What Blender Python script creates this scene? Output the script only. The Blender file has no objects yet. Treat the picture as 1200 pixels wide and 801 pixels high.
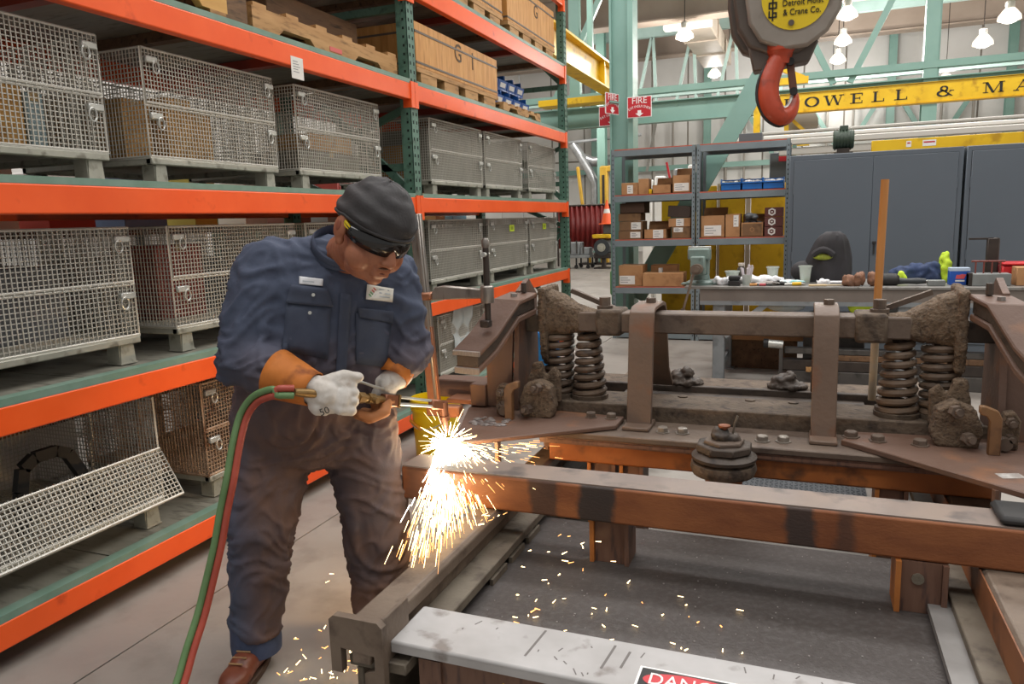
import bpy, bmesh, math, random
from mathutils import Vector, Matrix, noise

PI = math.pi
SC = bpy.context.scene
COL = SC.collection
TMP = bpy.data.scenes.new('scratch')     # shapes that need evaluating are worked out here, then it is removed

def evaluated_mesh(ob):
    TMP.collection.objects.link(ob)
    with bpy.context.temp_override(scene=TMP, view_layer=TMP.view_layers[0]):
        dg = bpy.context.evaluated_depsgraph_get()
        me = bpy.data.meshes.new_from_object(ob.evaluated_get(dg))
    bpy.data.objects.remove(ob)
    return me

# ------------------------------------------------------------------ camera
cam_d = bpy.data.cameras.new('camera')
cam_d.sensor_width = 36.0
cam_d.lens = 26.1
cam_d.clip_start = 0.05
cam_d.clip_end = 200
cam = bpy.data.objects.new('camera', cam_d)
COL.objects.link(cam)
cam.matrix_world = Matrix((
    (0.93058554, -0.02974361, 0.36486417, 0.0),
    (0.36471096, 0.16127392, -0.91704778, 0.0),
    (-0.03156676, 0.98646137, 0.160927, 1.47),
    (0, 0, 0, 1)))
SC.camera = cam

# ------------------------------------------------------------------ world, lights, exposure
SC.view_settings.view_transform = 'Standard'
SC.view_settings.look = 'None'
SC.view_settings.gamma = 1.0
SC.view_settings.exposure = -0.05
SC.view_settings.use_curve_mapping = False
try:
    SC.cycles.use_denoising = True
    SC.cycles.max_bounces = 6
    SC.cycles.diffuse_bounces = 3
    SC.cycles.glossy_bounces = 3
    SC.cycles.transmission_bounces = 4
    SC.cycles.transparent_max_bounces = 12
    SC.cycles.caustics_reflective = False
    SC.cycles.caustics_refractive = False
    SC.cycles.sample_clamp_indirect = 4.0
except Exception:
    pass
W = bpy.data.worlds.new('World')
SC.world = W
W.use_nodes = True
bg = W.node_tree.nodes['Background']
bg.inputs[0].default_value = (1.0, 0.98, 0.95, 1)
bg.inputs[1].default_value = 0.42

def area_light(name, loc, sx, sy, power, col=(1, 0.985, 0.965)):
    d = bpy.data.lights.new(name, 'AREA')
    d.shape = 'RECTANGLE'
    d.size = sx
    d.size_y = sy
    d.energy = power
    d.color = col
    o = bpy.data.objects.new(name, d)
    o.location = loc
    COL.objects.link(o)
    return o

CEIL = 8.4
for yy, sy_, pw in ((-0.4, 1.6, 430), (3.4, 1.6, 470), (7.4, 1.4, 620), (12.5, 1.4, 760)):
    area_light('skylight_lamp', (-0.6, yy, CEIL - 0.28), 13.0, sy_, pw)
# the glow of the cut
d = bpy.data.lights.new('cutting_glow', 'POINT')
d.energy = 22
d.color = (1.0, 0.62, 0.28)
d.shadow_soft_size = 0.05
o = bpy.data.objects.new('cutting_glow', d)
o.location = (-1.235, 2.36, 0.60)
COL.objects.link(o)

# ------------------------------------------------------------------ materials
def lin(c):
    if isinstance(c, str):
        c = c.lstrip('#')
        c = [int(c[i:i + 2], 16) / 255 for i in (0, 2, 4)]
    return tuple(x / 12.92 if x <= 0.04045 else ((x + 0.055) / 1.055) ** 2.4 for x in c) + (1.0,)

MATS = {}

def mat(name, c1, c2=None, scale=6.0, rough=0.6, metal=0.0, bump=0.0, bscale=40.0, c3=None, s3=20.0, lo=0.35, hi=0.65,
        lo3=0.55, hi3=0.7, stretch=(1, 1, 1), rough2=None, spec=0.5, emit=None, estr=0.0, alpha=1.0, trans=0.0, detail=4.0):
    """procedural material: c1/c2 blotches, c3 finer spots, bump from noise"""
    if name in MATS:
        return MATS[name]
    m = bpy.data.materials.new(name)
    m.use_nodes = True
    nt = m.node_tree
    N, L = nt.nodes, nt.links
    b = N['Principled BSDF']
    b.inputs['Roughness'].default_value = rough
    b.inputs['Metallic'].default_value = metal
    b.inputs['Specular IOR Level'].default_value = spec
    b.inputs['Base Color'].default_value = lin(c1)
    if alpha < 1:
        b.inputs['Alpha'].default_value = alpha
    if trans > 0:
        b.inputs['Transmission Weight'].default_value = trans
    if emit:
        b.inputs['Emission Color'].default_value = lin(emit)
        b.inputs['Emission Strength'].default_value = estr
    tc = mp = None
    if c2 or bump or c3:
        tc = N.new('ShaderNodeTexCoord')
        mp = N.new('ShaderNodeMapping')
        mp.inputs['Scale'].default_value = stretch
        L.new(tc.outputs['Object'], mp.inputs['Vector'])
    last = None
    if c2:
        n = N.new('ShaderNodeTexNoise')
        n.inputs['Scale'].default_value = scale
        n.inputs['Detail'].default_value = detail
        n.inputs['Roughness'].default_value = 0.6
        L.new(mp.outputs[0], n.inputs['Vector'])
        r = N.new('ShaderNodeValToRGB')
        r.color_ramp.elements[0].position = lo
        r.color_ramp.elements[0].color = lin(c1)
        r.color_ramp.elements[1].position = hi
        r.color_ramp.elements[1].color = lin(c2)
        L.new(n.outputs['Fac'], r.inputs['Fac'])
        last = r.outputs['Color']
        if rough2 is not None:
            mr = N.new('ShaderNodeMapRange')
            mr.inputs['From Min'].default_value = lo
            mr.inputs['From Max'].default_value = hi
            mr.inputs['To Min'].default_value = rough
            mr.inputs['To Max'].default_value = rough2
            L.new(n.outputs['Fac'], mr.inputs['Value'])
            L.new(mr.outputs[0], b.inputs['Roughness'])
    if c3:
        n3 = N.new('ShaderNodeTexNoise')
        n3.inputs['Scale'].default_value = s3
        n3.inputs['Detail'].default_value = 6
        L.new(mp.outputs[0], n3.inputs['Vector'])
        mr = N.new('ShaderNodeMapRange')
        mr.inputs['From Min'].default_value = lo3
        mr.inputs['From Max'].default_value = hi3
        L.new(n3.outputs['Fac'], mr.inputs['Value'])
        mx = N.new('ShaderNodeMix')
        mx.data_type = 'RGBA'
        L.new(mr.outputs[0], mx.inputs['Factor'])
        if last:
            L.new(last, mx.inputs['A'])
        else:
            mx.inputs['A'].default_value = lin(c1)
        mx.inputs['B'].default_value = lin(c3)
        last = mx.outputs['Result']
    if last:
        L.new(last, b.inputs['Base Color'])
    if bump:
        nb = N.new('ShaderNodeTexNoise')
        nb.inputs['Scale'].default_value = bscale
        nb.inputs['Detail'].default_value = 5
        L.new(mp.outputs[0], nb.inputs['Vector'])
        bp = N.new('ShaderNodeBump')
        bp.inputs['Strength'].default_value = bump
        bp.inputs['Distance'].default_value = 0.01
        L.new(nb.outputs['Fac'], bp.inputs['Height'])
        L.new(bp.outputs[0], b.inputs['Normal'])
    MATS[name] = m
    return m

def emission(name, col, strength):
    if name in MATS:
        return MATS[name]
    m = bpy.data.materials.new(name)
    m.use_nodes = True
    N = m.node_tree.nodes
    N.remove(N['Principled BSDF'])
    e = N.new('ShaderNodeEmission')
    e.inputs[0].default_value = lin(col)
    e.inputs[1].default_value = strength
    m.node_tree.links.new(e.outputs[0], N['Material Output'].inputs[0])
    MATS[name] = m
    return m

ORANGE = mat('orange_paint', '#fb6428', '#f2591c', 2.5, rough=0.38, c3='#c63f14', s3=9, lo3=0.62, hi3=0.8)
GREENPOST = mat('green_rack_paint', '#4d6f5f', '#5d8070', 4, rough=0.45, c3='#3c5549', s3=25)
GREENLIP = mat('green_deck_lip', '#6d8a7a', '#7f988a', 6, rough=0.45)
DECK = mat('deck_sheet', '#77756a', '#8a877b', 3, rough=0.55, c3='#57534a', s3=8, stretch=(1, 4, 1))
REDBAR = mat('dark_red_bar', '#8c2f1c', '#a83b20', 4, rough=0.5)
WIRE = mat('galvanized_wire', '#cdc9be', '#bdb9ae', 5, rough=0.45, metal=0.25)
GALV = mat('galvanized_plate', '#b9b7aa', '#a3a296', 8, rough=0.45, metal=0.35, c3='#7f7c70', s3=20)
WARMLITWIRE = mat('warm_lit_wire', '#a98a72', '#c0a78f', 6, rough=0.6, metal=0.1, c3='#7d5a44', s3=16)  # basket wire with the warm light painted into it as brown
ZINC = mat('zinc', '#d3d3cc', '#b4b5b0', 12, rough=0.35, metal=0.5)
BLACK = mat('black_rubber', '#1d1c1c', '#2a2827', 12, rough=0.6)
DARKSTEEL = mat('dark_steel', '#3a3431', '#4a423c', 8, rough=0.5, metal=0.5)
WOOD = mat('pallet_wood', '#c09461', '#a87b49', 3, rough=0.7, c3='#7d5a35', s3=6, stretch=(6, 1, 6))
DARKWOOD = mat('dark_pallet_wood', '#5d432e', '#7a5b3f', 3, rough=0.75, c3='#3b2a1d', s3=6, stretch=(6, 1, 6))
PLY = mat('plywood', '#d19a58', '#be8440', 2.2, rough=0.6, c3='#a86f33', s3=5, stretch=(7, 7, 1), lo3=0.5, hi3=0.75)
CARD = mat('cardboard', '#b98a5e', '#a87a50', 3, rough=0.75, c3='#8e6440', s3=7)
CARDDARK = mat('cardboard_dark', '#6e5038', '#81603f', 3, rough=0.75, c3='#523a28', s3=7)
PAPER = mat('white_paper', '#e9e7e2', '#dddad3', 5, rough=0.7)
TEAL = mat('teal_steel_paint', '#88aca1', '#7ca095', 1.2, rough=0.4)
GREYBLUE = mat('grey_shelf_paint', '#7c878b', '#717c80', 3, rough=0.4)
CABGREY = mat('cabinet_paint', '#5c646c', '#596169', 1.2, rough=0.42)
CABDARK = mat('cabinet_gap', '#23272a', rough=0.7)
YELLOW = mat('yellow_crane_paint', '#e7bd1f', '#d9ac12', 2, rough=0.4, c3='#b98d12', s3=6)
SIGNBLACK = mat('sign_black', '#141414', rough=0.5)
WHITEWALL = mat('white_wall_panel', '#e4e1dd', '#d8d5d0', 0.6, rough=0.6)
CONCRETE = None

# ------------------------------------------------------------------ mesh helpers
class MB:
    """collects verts and faces of one mesh"""
    def __init__(s):
        s.v = []
        s.f = []

    def add(s, vs, fs):
        n = len(s.v)
        s.v += [tuple(p) for p in vs]
        s.f += [tuple(i + n for i in q) for q in fs]
        return s

    def bb(s, x0, x1, y0, y1, z0, z1):
        if x0 > x1: x0, x1 = x1, x0
        if y0 > y1: y0, y1 = y1, y0
        if z0 > z1: z0, z1 = z1, z0
        vs = [(x0, y0, z0), (x1, y0, z0), (x1, y1, z0), (x0, y1, z0), (x0, y0, z1), (x1, y0, z1), (x1, y1, z1), (x0, y1, z1)]
        return s.add(vs, [(0, 3, 2, 1), (4, 5, 6, 7), (0, 1, 5, 4), (1, 2, 6, 5), (2, 3, 7, 6), (3, 0, 4, 7)])

    def obox(s, c, ax, ay, az, hx, hy, hz):
        """box with centre c, unit axes and half sizes"""
        c, ax, ay, az = Vector(c), Vector(ax).normalized(), Vector(ay).normalized(), Vector(az).normalized()
        vs = []
        for z in (-1, 1):
            for x, y in ((-1, -1), (1, -1), (1, 1), (-1, 1)):
                vs.append(c + ax * hx * x + ay * hy * y + az * hz * z)
        fs = [(0, 3, 2, 1), (4, 5, 6, 7), (0, 1, 5, 4), (1, 2, 6, 5), (2, 3, 7, 6), (3, 0, 4, 7)]
        if ax.cross(ay).dot(az) < 0:
            fs = [q[::-1] for q in fs]
        return s.add(vs, fs)

    def bar(s, p0, p1, w, h, up=(0, 0, 1)):
        """rectangular bar from p0 to p1: width w across, height h along up"""
        p0, p1 = Vector(p0), Vector(p1)
        d = p1 - p0
        if d.length < 1e-6:
            return s
        dn = d.normalized()
        u = Vector(up)
        if abs(dn.dot(u.normalized())) > 0.98:
            u = Vector((1, 0, 0)) if abs(dn.x) < 0.9 else Vector((0, 1, 0))
        sd = dn.cross(u).normalized()
        uu = sd.cross(dn).normalized()
        return s.obox((p0 + p1) / 2, dn, sd, uu, d.length / 2, w / 2, h / 2)

    def cyl(s, p0, p1, r0, r1=None, n=16, cap=True):
        p0, p1 = Vector(p0), Vector(p1)
        if r1 is None: r1 = r0
        d = (p1 - p0).normalized()
        a = d.orthogonal().normalized()
        b = d.cross(a)
        vs = []
        for p, r in ((p0, r0), (p1, r1)):
            for k in range(n):
                t = 2 * PI * k / n + PI / n
                vs.append(p + a * (r * math.cos(t)) + b * (r * math.sin(t)))
        fs = [(k, (k + 1) % n, n + (k + 1) % n, n + k) for k in range(n)]
        if cap:
            fs += [tuple(range(n))[::-1], tuple(range(n, 2 * n))]
        return s.add(vs, fs)

    def tube(s, pts, r, n=8, cap=True, closed=False):
        pts = [Vector(p) for p in pts]
        m = len(pts)
        rs = r if isinstance(r, (list, tuple)) else [r] * m
        vs = []
        prev = None
        for i, p in enumerate(pts):
            if closed:
                d = (pts[(i + 1) % m] - pts[i - 1]).normalized()
            else:
                d = (pts[min(i + 1, m - 1)] - pts[max(i - 1, 0)]).normalized()
            if prev is None:
                a = d.orthogonal().normalized()
            else:
                a = (prev - d * prev.dot(d))
                a = a.normalized() if a.length > 1e-6 else d.orthogonal().normalized()
            prev = a
            b = d.cross(a)
            for k in range(n):
                t = 2 * PI * k / n + PI / n
                vs.append(p + a * (rs[i] * math.cos(t)) + b * (rs[i] * math.sin(t)))
        fs = []
        last = m if closed else m - 1
        for i in range(last):
            j = (i + 1) % m
            for k in range(n):
                fs.append((i * n + k, i * n + (k + 1) % n, j * n + (k + 1) % n, j * n + k))
        if cap and not closed:
            fs += [tuple(range(n))[::-1], tuple(range((m - 1) * n, m * n))]
        return s.add(vs, fs)

    def lathe(s, prof, c=(0, 0, 0), n=24, axis='z', cap=True):
        """prof: list of (r, h)"""
        c = Vector(c)
        vs = []
        for r, h in prof:
            for k in range(n):
                t = 2 * PI * k / n
                x, y = r * math.cos(t), r * math.sin(t)
                vs.append(c + (Vector((x, y, h)) if axis == 'z' else Vector((h, x, y)) if axis == 'x' else Vector((y, h, x))))
        m = len(prof)
        fs = [(i * n + k, i * n + (k + 1) % n, (i + 1) * n + (k + 1) % n, (i + 1) * n + k) for i in range(m - 1) for k in range(n)]
        if cap:
            fs += [tuple(range(n))[::-1], tuple(range((m - 1) * n, m * n))]
        return s.add(vs, fs)

    def prism(s, poly, o, ex, ey, ez, depth):
        """polygon poly (u,v) in plane o + u ex + v ey, extruded by depth along ez"""
        o, ex, ey, ez = Vector(o), Vector(ex), Vector(ey), Vector(ez).normalized()
        n = len(poly)
        vs = [o + ex * u + ey * v for u, v in poly] + [o + ex * u + ey * v + ez * depth for u, v in poly]
        fs = [tuple(range(n))[::-1], tuple(range(n, 2 * n))] + [(k, (k + 1) % n, n + (k + 1) % n, n + k) for k in range(n)]
        return s.add(vs, fs)

    def sphere(s, c, r, n=12, m=8, sc=(1, 1, 1), M=None):
        c = Vector(c)
        vs = []
        for i in range(1, m):
            a = PI * i / m
            for k in range(n):
                t = 2 * PI * k / n
                p = Vector((r * sc[0] * math.sin(a) * math.cos(t), r * sc[1] * math.sin(a) * math.sin(t), r * sc[2] * math.cos(a)))
                vs.append(c + (M @ p if M else p))
        for q in (1, -1):
            p = Vector((0, 0, q * r * sc[2]))
            vs.append(c + (M @ p if M else p))
        t0, b0 = (m - 1) * n, (m - 1) * n + 1
        fs = []
        for i in range(m - 2):
            for k in range(n):
                fs.append((i * n + k, (i + 1) * n + k, (i + 1) * n + (k + 1) % n, i * n + (k + 1) % n))
        for k in range(n):
            fs.append((t0, k, (k + 1) % n))
            fs.append((b0, (m - 2) * n + (k + 1) % n, (m - 2) * n + k))
        return s.add(vs, fs)

    def mesh(s, name, smooth=True, ang=38):
        me = bpy.data.meshes.new(name)
        me.from_pydata(s.v, [], s.f)
        me.validate()
        if smooth:
            me.shade_smooth()
            me.set_sharp_from_angle(angle=math.radians(ang))
        return me

    def build(s, name, m, parent=None, loc=None, smooth=True, bev=0.0, seg=1, world=False, kind=None, label=None, fixn=False):
        """one mesh object; world=True: verts are world coordinates, moved into the parent's frame"""
        if world and parent is not None:
            r = parent
            off = Vector((0, 0, 0))
            while r is not None:
                off += Vector(r.location)
                r = r.parent
            s.v = [(p[0] - off.x, p[1] - off.y, p[2] - off.z) for p in s.v]
        elif world and loc is not None:
            s.v = [(p[0] - loc[0], p[1] - loc[1], p[2] - loc[2]) for p in s.v]
        me = s.mesh(name, smooth)
        if fixn:
            bm = bmesh.new()
            bm.from_mesh(me)
            bmesh.ops.recalc_face_normals(bm, faces=bm.faces)
            bm.to_mesh(me)
            bm.free()
            me.shade_smooth()
            me.set_sharp_from_angle(angle=math.radians(38))
        return link(name, me, m, parent, loc, bev, seg, kind, label)

def link(name, me, m, parent=None, loc=None, bev=0.0, seg=1, kind=None, label=None):
    ob = bpy.data.objects.new(name, me)
    COL.objects.link(ob)
    if m and not me.materials:
        me.materials.append(m)
    if loc is not None:
        ob.location = loc
    if parent is not None:
        ob.parent = parent
    if bev:
        b = ob.modifiers.new('bevel', 'BEVEL')
        b.width = bev
        b.segments = seg
        b.limit_method = 'ANGLE'
        b.angle_limit = math.radians(40)
    if kind: ob['kind'] = kind
    if label: ob['label'] = label
    return ob

def thing(name, label, cat, loc=(0, 0, 0), rz=0.0, group=None):
    ob = bpy.data.objects.new(name, None)
    ob.empty_display_size = 0.1
    COL.objects.link(ob)
    ob.location = loc
    ob.rotation_euler = (0, 0, rz)
    ob['label'] = label
    ob['category'] = cat
    if group: ob['group'] = group
    return ob

def tag(ob, label, cat, group=None, kind=None):
    ob['label'] = label
    ob['category'] = cat
    if group: ob['group'] = group
    if kind: ob['kind'] = kind
    return ob

def struct(ob):
    ob['kind'] = 'structure'
    return ob

def dup(root, loc, rz=0.0, label=None, group=None, scale=None):
    def cp(o, parent):
        c = o.copy()
        COL.objects.link(c)
        if parent is not None:
            c.parent = parent
        for ch in KIDS.get(o.name, []):
            cp(ch, c)
        return c
    r = cp(root, None)
    r.location = loc
    r.rotation_euler = (0, 0, rz)
    if scale: r.scale = scale
    if label: r['label'] = label
    if group: r['group'] = group
    return r

KIDS = {}

def index_kids(root):
    """remember the children of a finished prototype, for dup"""
    for ob in list(bpy.data.objects):
        if ob.parent is not None:
            k = KIDS.setdefault(ob.parent.name, [])
            if ob not in k:
                k.append(ob)

def text_obj(name, s, size, o, ex, ey, m, parent, spacing=1.0, align='CENTER', depth=0.0008, stretch=1.0):
    """flat lettering: baseline-centre at o (world), ex along the line, ey up; parent has no rotation"""
    c = bpy.data.curves.new(name, 'FONT')
    c.body = s
    c.size = size
    c.align_x = align
    c.align_y = 'CENTER'
    c.extrude = depth
    c.space_character = spacing
    c.resolution_u = 3
    t = bpy.data.objects.new(name, c)
    me = evaluated_mesh(t)
    bpy.data.curves.remove(c)
    ex, ey = Vector(ex).normalized(), Vector(ey).normalized()
    ez = ex.cross(ey)
    o = Vector(o)
    off = Vector((0, 0, 0))
    r = parent
    while r is not None:
        off += Vector(r.location)
        r = r.parent
    for v in me.vertices:
        p = v.co
        v.co = o + ex * p.x * stretch + ey * p.y + ez * (p.z + 0.001) - off
    me.name = name
    return link(name, me, m, parent)

def organic(capsules=(), ellipsoids=(), extra=None, voxel=0.01, smooth=6, sfac=0.5):
    """union of tapered capsules, ellipsoids and closed meshes, remeshed to one surface; returns a mesh"""
    mb = MB()
    for p0, r0, p1, r1 in capsules:
        p0, p1 = Vector(p0), Vector(p1)
        k = 5
        L_ = (p1 - p0).length
        k = max(2, int(L_ / (0.35 * max(r0, r1, 0.004))) + 1)
        k = min(k, 14)
        for i in range(k + 1):
            t = i / k
            mb.sphere(p0.lerp(p1, t), r0 + (r1 - r0) * t, 12, 8)
    for c, sc, M in ellipsoids:
        mb.sphere(c, 1.0, 18, 12, sc, M)
    if extra:
        for vs, fs in extra:
            mb.add(vs, fs)
    me = mb.mesh('tmp', False)
    ob = bpy.data.objects.new('tmp', me)
    rm = ob.modifiers.new('r', 'REMESH')
    rm.mode = 'VOXEL'
    rm.voxel_size = voxel
    if smooth:
        sm = ob.modifiers.new('s', 'SMOOTH')
        sm.iterations = smooth
        sm.factor = sfac
    out = evaluated_mesh(ob)
    bpy.data.meshes.remove(me)
    out.shade_smooth()
    return out

def smooth_path(pts, n=6):
    pts = [Vector(p) for p in pts]
    out = []
    for i in range(len(pts) - 1):
        p0, p1, p2, p3 = pts[max(i - 1, 0)], pts[i], pts[i + 1], pts[min(i + 2, len(pts) - 1)]
        for k in range(n):
            t = k / n
            out.append(0.5 * ((2 * p1) + (p2 - p0) * t + (2 * p0 - 5 * p1 + 4 * p2 - p3) * t * t + (3 * p1 - p0 - 3 * p2 + p3) * t ** 3))
    out.append(pts[-1])
    return out

def loft(rings, cap=True):
    """rings: lists of equal length of points -> verts, faces (closed)"""
    n = len(rings[0])
    vs = [p for r in rings for p in r]
    fs = [(i * n + k, i * n + (k + 1) % n, (i + 1) * n + (k + 1) % n, (i + 1) * n + k) for i in range(len(rings) - 1) for k in range(n)]
    if cap:
        fs += [tuple(range(n))[::-1], tuple(range((len(rings) - 1) * n, len(rings) * n))]
    return vs, fs

def ring(c, ax, ay, a, b, n=24, e=2.0):
    """superellipse ring"""
    c, ax, ay = Vector(c), Vector(ax), Vector(ay)
    out = []
    for k in range(n):
        t = 2 * PI * k / n
        x, y = math.cos(t), math.sin(t)
        x = math.copysign(abs(x) ** (2 / e), x)
        y = math.copysign(abs(y) ** (2 / e), y)
        out.append(c + ax * a * x + ay * b * y)
    return out
# ------------------------------------------------------------------ the setting: floor, walls, ceiling, steelwork
CONCRETE = mat('concrete_floor', '#9f9890', '#8e8780', 1.1, rough=0.55, c3='#7b746c', s3=4.5, lo3=0.5, hi3=0.75, bump=0.08, bscale=30, rough2=0.4)
JOINT = mat('floor_joint', '#5d534a', rough=0.8)
fl = struct(MB().bb(-12, 10, -3, 33, -0.2, -0.012).build('floor', JOINT, smooth=False))
xs = [-12, -8.32, -5.27, -2.22, 0.83, 3.88, 6.93, 10]
ys = [-3, 0.3, 4.9, 9.5, 14.1, 18.7, 23.3, 28, 33]
for i in range(len(xs) - 1):
    for j in range(len(ys) - 1):
        MB().bb(xs[i] + 0.004, xs[i + 1] - 0.004, ys[j] + 0.004, ys[j + 1] - 0.004, -0.05, 0).build('slab', CONCRETE, fl, smooth=False)

WALLJ = mat('wall_joint', '#8f877d', rough=0.8)
wb = struct(MB().bb(-12, 10, 32.04, 32.3, 0, CEIL).build('wall_back', WALLJ, smooth=False))
for i in range(15):
    x = -12 + i * 22 / 15
    for z0, z1 in ((0, 3.9), (3.95, CEIL)):
        MB().bb(x + 0.03, x + 22 / 15 - 0.03, 32.0, 32.06, z0, z1 - 0.02).build('panel', WHITEWALL, wb, smooth=False)
wl = struct(MB().bb(-12.3, -12.04, -3, 32, 0, CEIL).build('wall_left', WALLJ, smooth=False))
for i in range(14):
    y = -3 + i * 2.5
    MB().bb(-12.06, -12.0, y + 0.02, y + 2.48, 0, CEIL).build('panel', WHITEWALL, wl, smooth=False)
struct(MB().bb(10.0, 10.3, 2, 32, 0, CEIL).build('wall_right', WHITEWALL, smooth=False))
ROOF = mat('roof_deck', '#8d7f74', '#82756a', 0.8, rough=0.7)
ce = struct(MB().bb(-12, 10, -2, 32.3, CEIL, CEIL + 0.2).build('ceiling', ROOF, smooth=False))
PURL = mat('roof_purlin', '#a3958a', '#94867b', 1, rough=0.6)
for k in range(20):
    y = 9.3 + k * 1.2
    MB().bb(-12, 10, y - 0.05, y + 0.05, CEIL - 0.26, CEIL).build('purlin', PURL, ce, smooth=False)
BEIGE = mat('beige_girder', '#a39284', '#978678', 1, rough=0.6)
for (y, z0, z1) in ((20.3, 6.42, 7.25), (27.5, 7.0, 7.8)):
    g = MB()
    g.bb(-12, 10, y - 0.06, y + 0.06, z0, z1).bb(-12, 10, y - 0.28, y + 0.28, z0 - 0.04, z0).bb(-12, 10, y - 0.28, y + 0.28, z1, z1 + 0.04)
    g.build('girder', BEIGE, ce, smooth=False)
# daylight panels in the roof, seen far back
for x, y in ((-8.2, 24.2), (-4.6, 24.2), (1.6, 23.4), (5.2, 23.4), (-2.2, 30.0), (1.5, 30.0)):
    MB().bb(x - 1.5, x + 1.5, y - 0.45, y + 0.45, CEIL - 0.30, CEIL - 0.27).build('skylight_pane', emission('daylight', '#f4f8fb', 1.6), ce, smooth=False)

# teal columns, brace, trusses
def i_column(name, x, y, z0, z1, w, d, lab=None):
    m = MB()
    m.bb(x - w / 2, x + w / 2, y - d / 2, y - d / 2 + 0.025, z0, z1)
    m.bb(x - w / 2, x + w / 2, y + d / 2 - 0.025, y + d / 2, z0, z1)
    m.bb(x - 0.012, x + 0.012, y - d / 2 + 0.02, y + d / 2 - 0.02, z0, z1)
    return struct(m.build(name, TEAL, smooth=False))
# the near column shows one web face between two flange edges
col = MB()
col.bb(-2.36, -2.335, 9.52, 9.80, 0, CEIL)
col.bb(-2.125, -2.06, 9.50, 9.80, 0, CEIL)
col.bb(-2.34, -2.10, 9.58, 9.60, 0, CEIL)
col.bb(-2.42, -2.02, 9.46, 9.84, 0, 0.03)
struct(col.build('column', TEAL, smooth=False))
br = MB().bar((-0.24, 9.64, 3.6), (-2.06, 9.64, 0.42), 0.24, 0.05, (0, 1, 0))
struct(br.build('brace', TEAL, smooth=False))
for (x, y) in ((-6.21, 24.0), (2.15, 17.1), (-3.85, 31.7), (2.75, 31.7), (-8.5, 31.7), (6.5, 31.7)):
    i_column('column', x, y, 0, CEIL, 0.26, 0.3)

def truss(y, xa, xb, m, zb=3.95, zt=6.6, deep=0.45):
    t = struct(MB().bb(xa, xb, y - 0.012, y + 0.012, zb - deep, zb).bb(xa, xb, y - 0.13, y + 0.13, zb - 0.02, zb)
               .bb(xa, xb, y - 0.13, y + 0.13, zb - deep, zb - deep + 0.02).build('roof_truss', m, smooth=False))
    MB().bb(xa, xb, y - 0.1, y + 0.1, zb + 0.17, zb + 0.30).build('chord', m, t, smooth=False)
    MB().bb(xa, xb, y - 0.1, y + 0.1, zt, zt + 0.3).build('chord', m, t, smooth=False)
    if deep > 0.3:
        for a, b in ((0.72, 2.0), (0.42, -0.9), (5.6, 4.0), (-5.6, -4.2)):
            MB().bar((a, y + 0.03, zb + 0.05), (b, y + 0.03, zt + 0.1), 0.12, 0.12, (0, 1, 0)).build('web_bar', m, t, smooth=False)
        for b in (2.13, -5.0, 6.2):
            MB().bb(b - 0.12, b + 0.12, y - 0.085, y + 0.085, zb - 0.01, zt + 0.05).build('web_post', m, t, smooth=False)
    else:
        for k in range(9):
            a = -5.8 + k * 0.62
            MB().bar((a, y, zb - 0.05), (a + (0.5 if k % 2 else -0.1), y, zt + 0.1), 0.09, 0.09, (0, 1, 0)).build('web_bar', m, t, smooth=False)
    for k in range(int((xb - xa) / 0.6)):
        x = xa + 0.3 + 0.6 * k
        MB().cyl((x, y - 0.03, zb - 0.1), (x, y - 0.0, zb - 0.1), 0.022, n=6).build('bolt', m, t)
    return t
truss(17.0, -9.0, 9.8, TEAL)
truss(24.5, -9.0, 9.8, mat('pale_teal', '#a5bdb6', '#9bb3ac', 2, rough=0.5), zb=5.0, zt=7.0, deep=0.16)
# wall girts and the lattice low on the back wall
gi = struct(MB().bb(-12, 10, 31.5, 31.62, 3.32, 3.52).build('trim_1', TEAL, smooth=False))
for a, b in ((-1.2, -2.2), (-1.2, 0.0), (1.2, 2.2), (1.2, 0.1), (4.2, 3.2), (4.2, 5.2)):
    MB().bar((a, 31.55, 3.5), (b, 31.55, 5.2), 0.16, 0.16, (0, 1, 0)).build('web_bar', TEAL, gi, smooth=False)
for x in (-7.1, -6.0, -5.2, -3.1, -2.4, 0.6, 1.5, 3.9, 4.4, 5.4, 7.3):
    struct(MB().cyl((x, 31.6, 0), (x, 31.6, 6.0), 0.05, n=8).build('wall_pipe', mat('grey_pipe', '#9b958c', rough=0.5)))

# air duct running away under the roof
DUCT = mat('duct_sheet', '#c3b4a4', '#b3a494', 1.5, rough=0.5, metal=0.2)
du = thing('air_duct', 'long beige sheet metal air duct hung under the roof with a white square end', 'duct', (-2.95, 20.9, 6.6))
MB().bb(-0.45, 0.45, 0.05, 5.9, -0.26, 0.26).build('duct', DUCT, du, bev=0.02)
MB().bb(-0.72, 0.52, -0.25, 0.05, -0.32, 0.40).build('end_box', mat('white_duct', '#e2ddd6', rough=0.5), du, bev=0.02)
for k in range(2):
    MB().bb(-0.48, 0.48, 1.8 + k * 2, 1.86 + k * 2, -0.29, 0.29).build('flange', DUCT, du, smooth=False)
for k in (1, 5):
    MB().cyl((-0.46, k, 0.2), (-0.46, k, CEIL - 6.6), 0.012, n=6).cyl((0.46, k, 0.2), (0.46, k, CEIL - 6.6), 0.012, n=6).build('hanger', DARKSTEEL, du)

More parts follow.
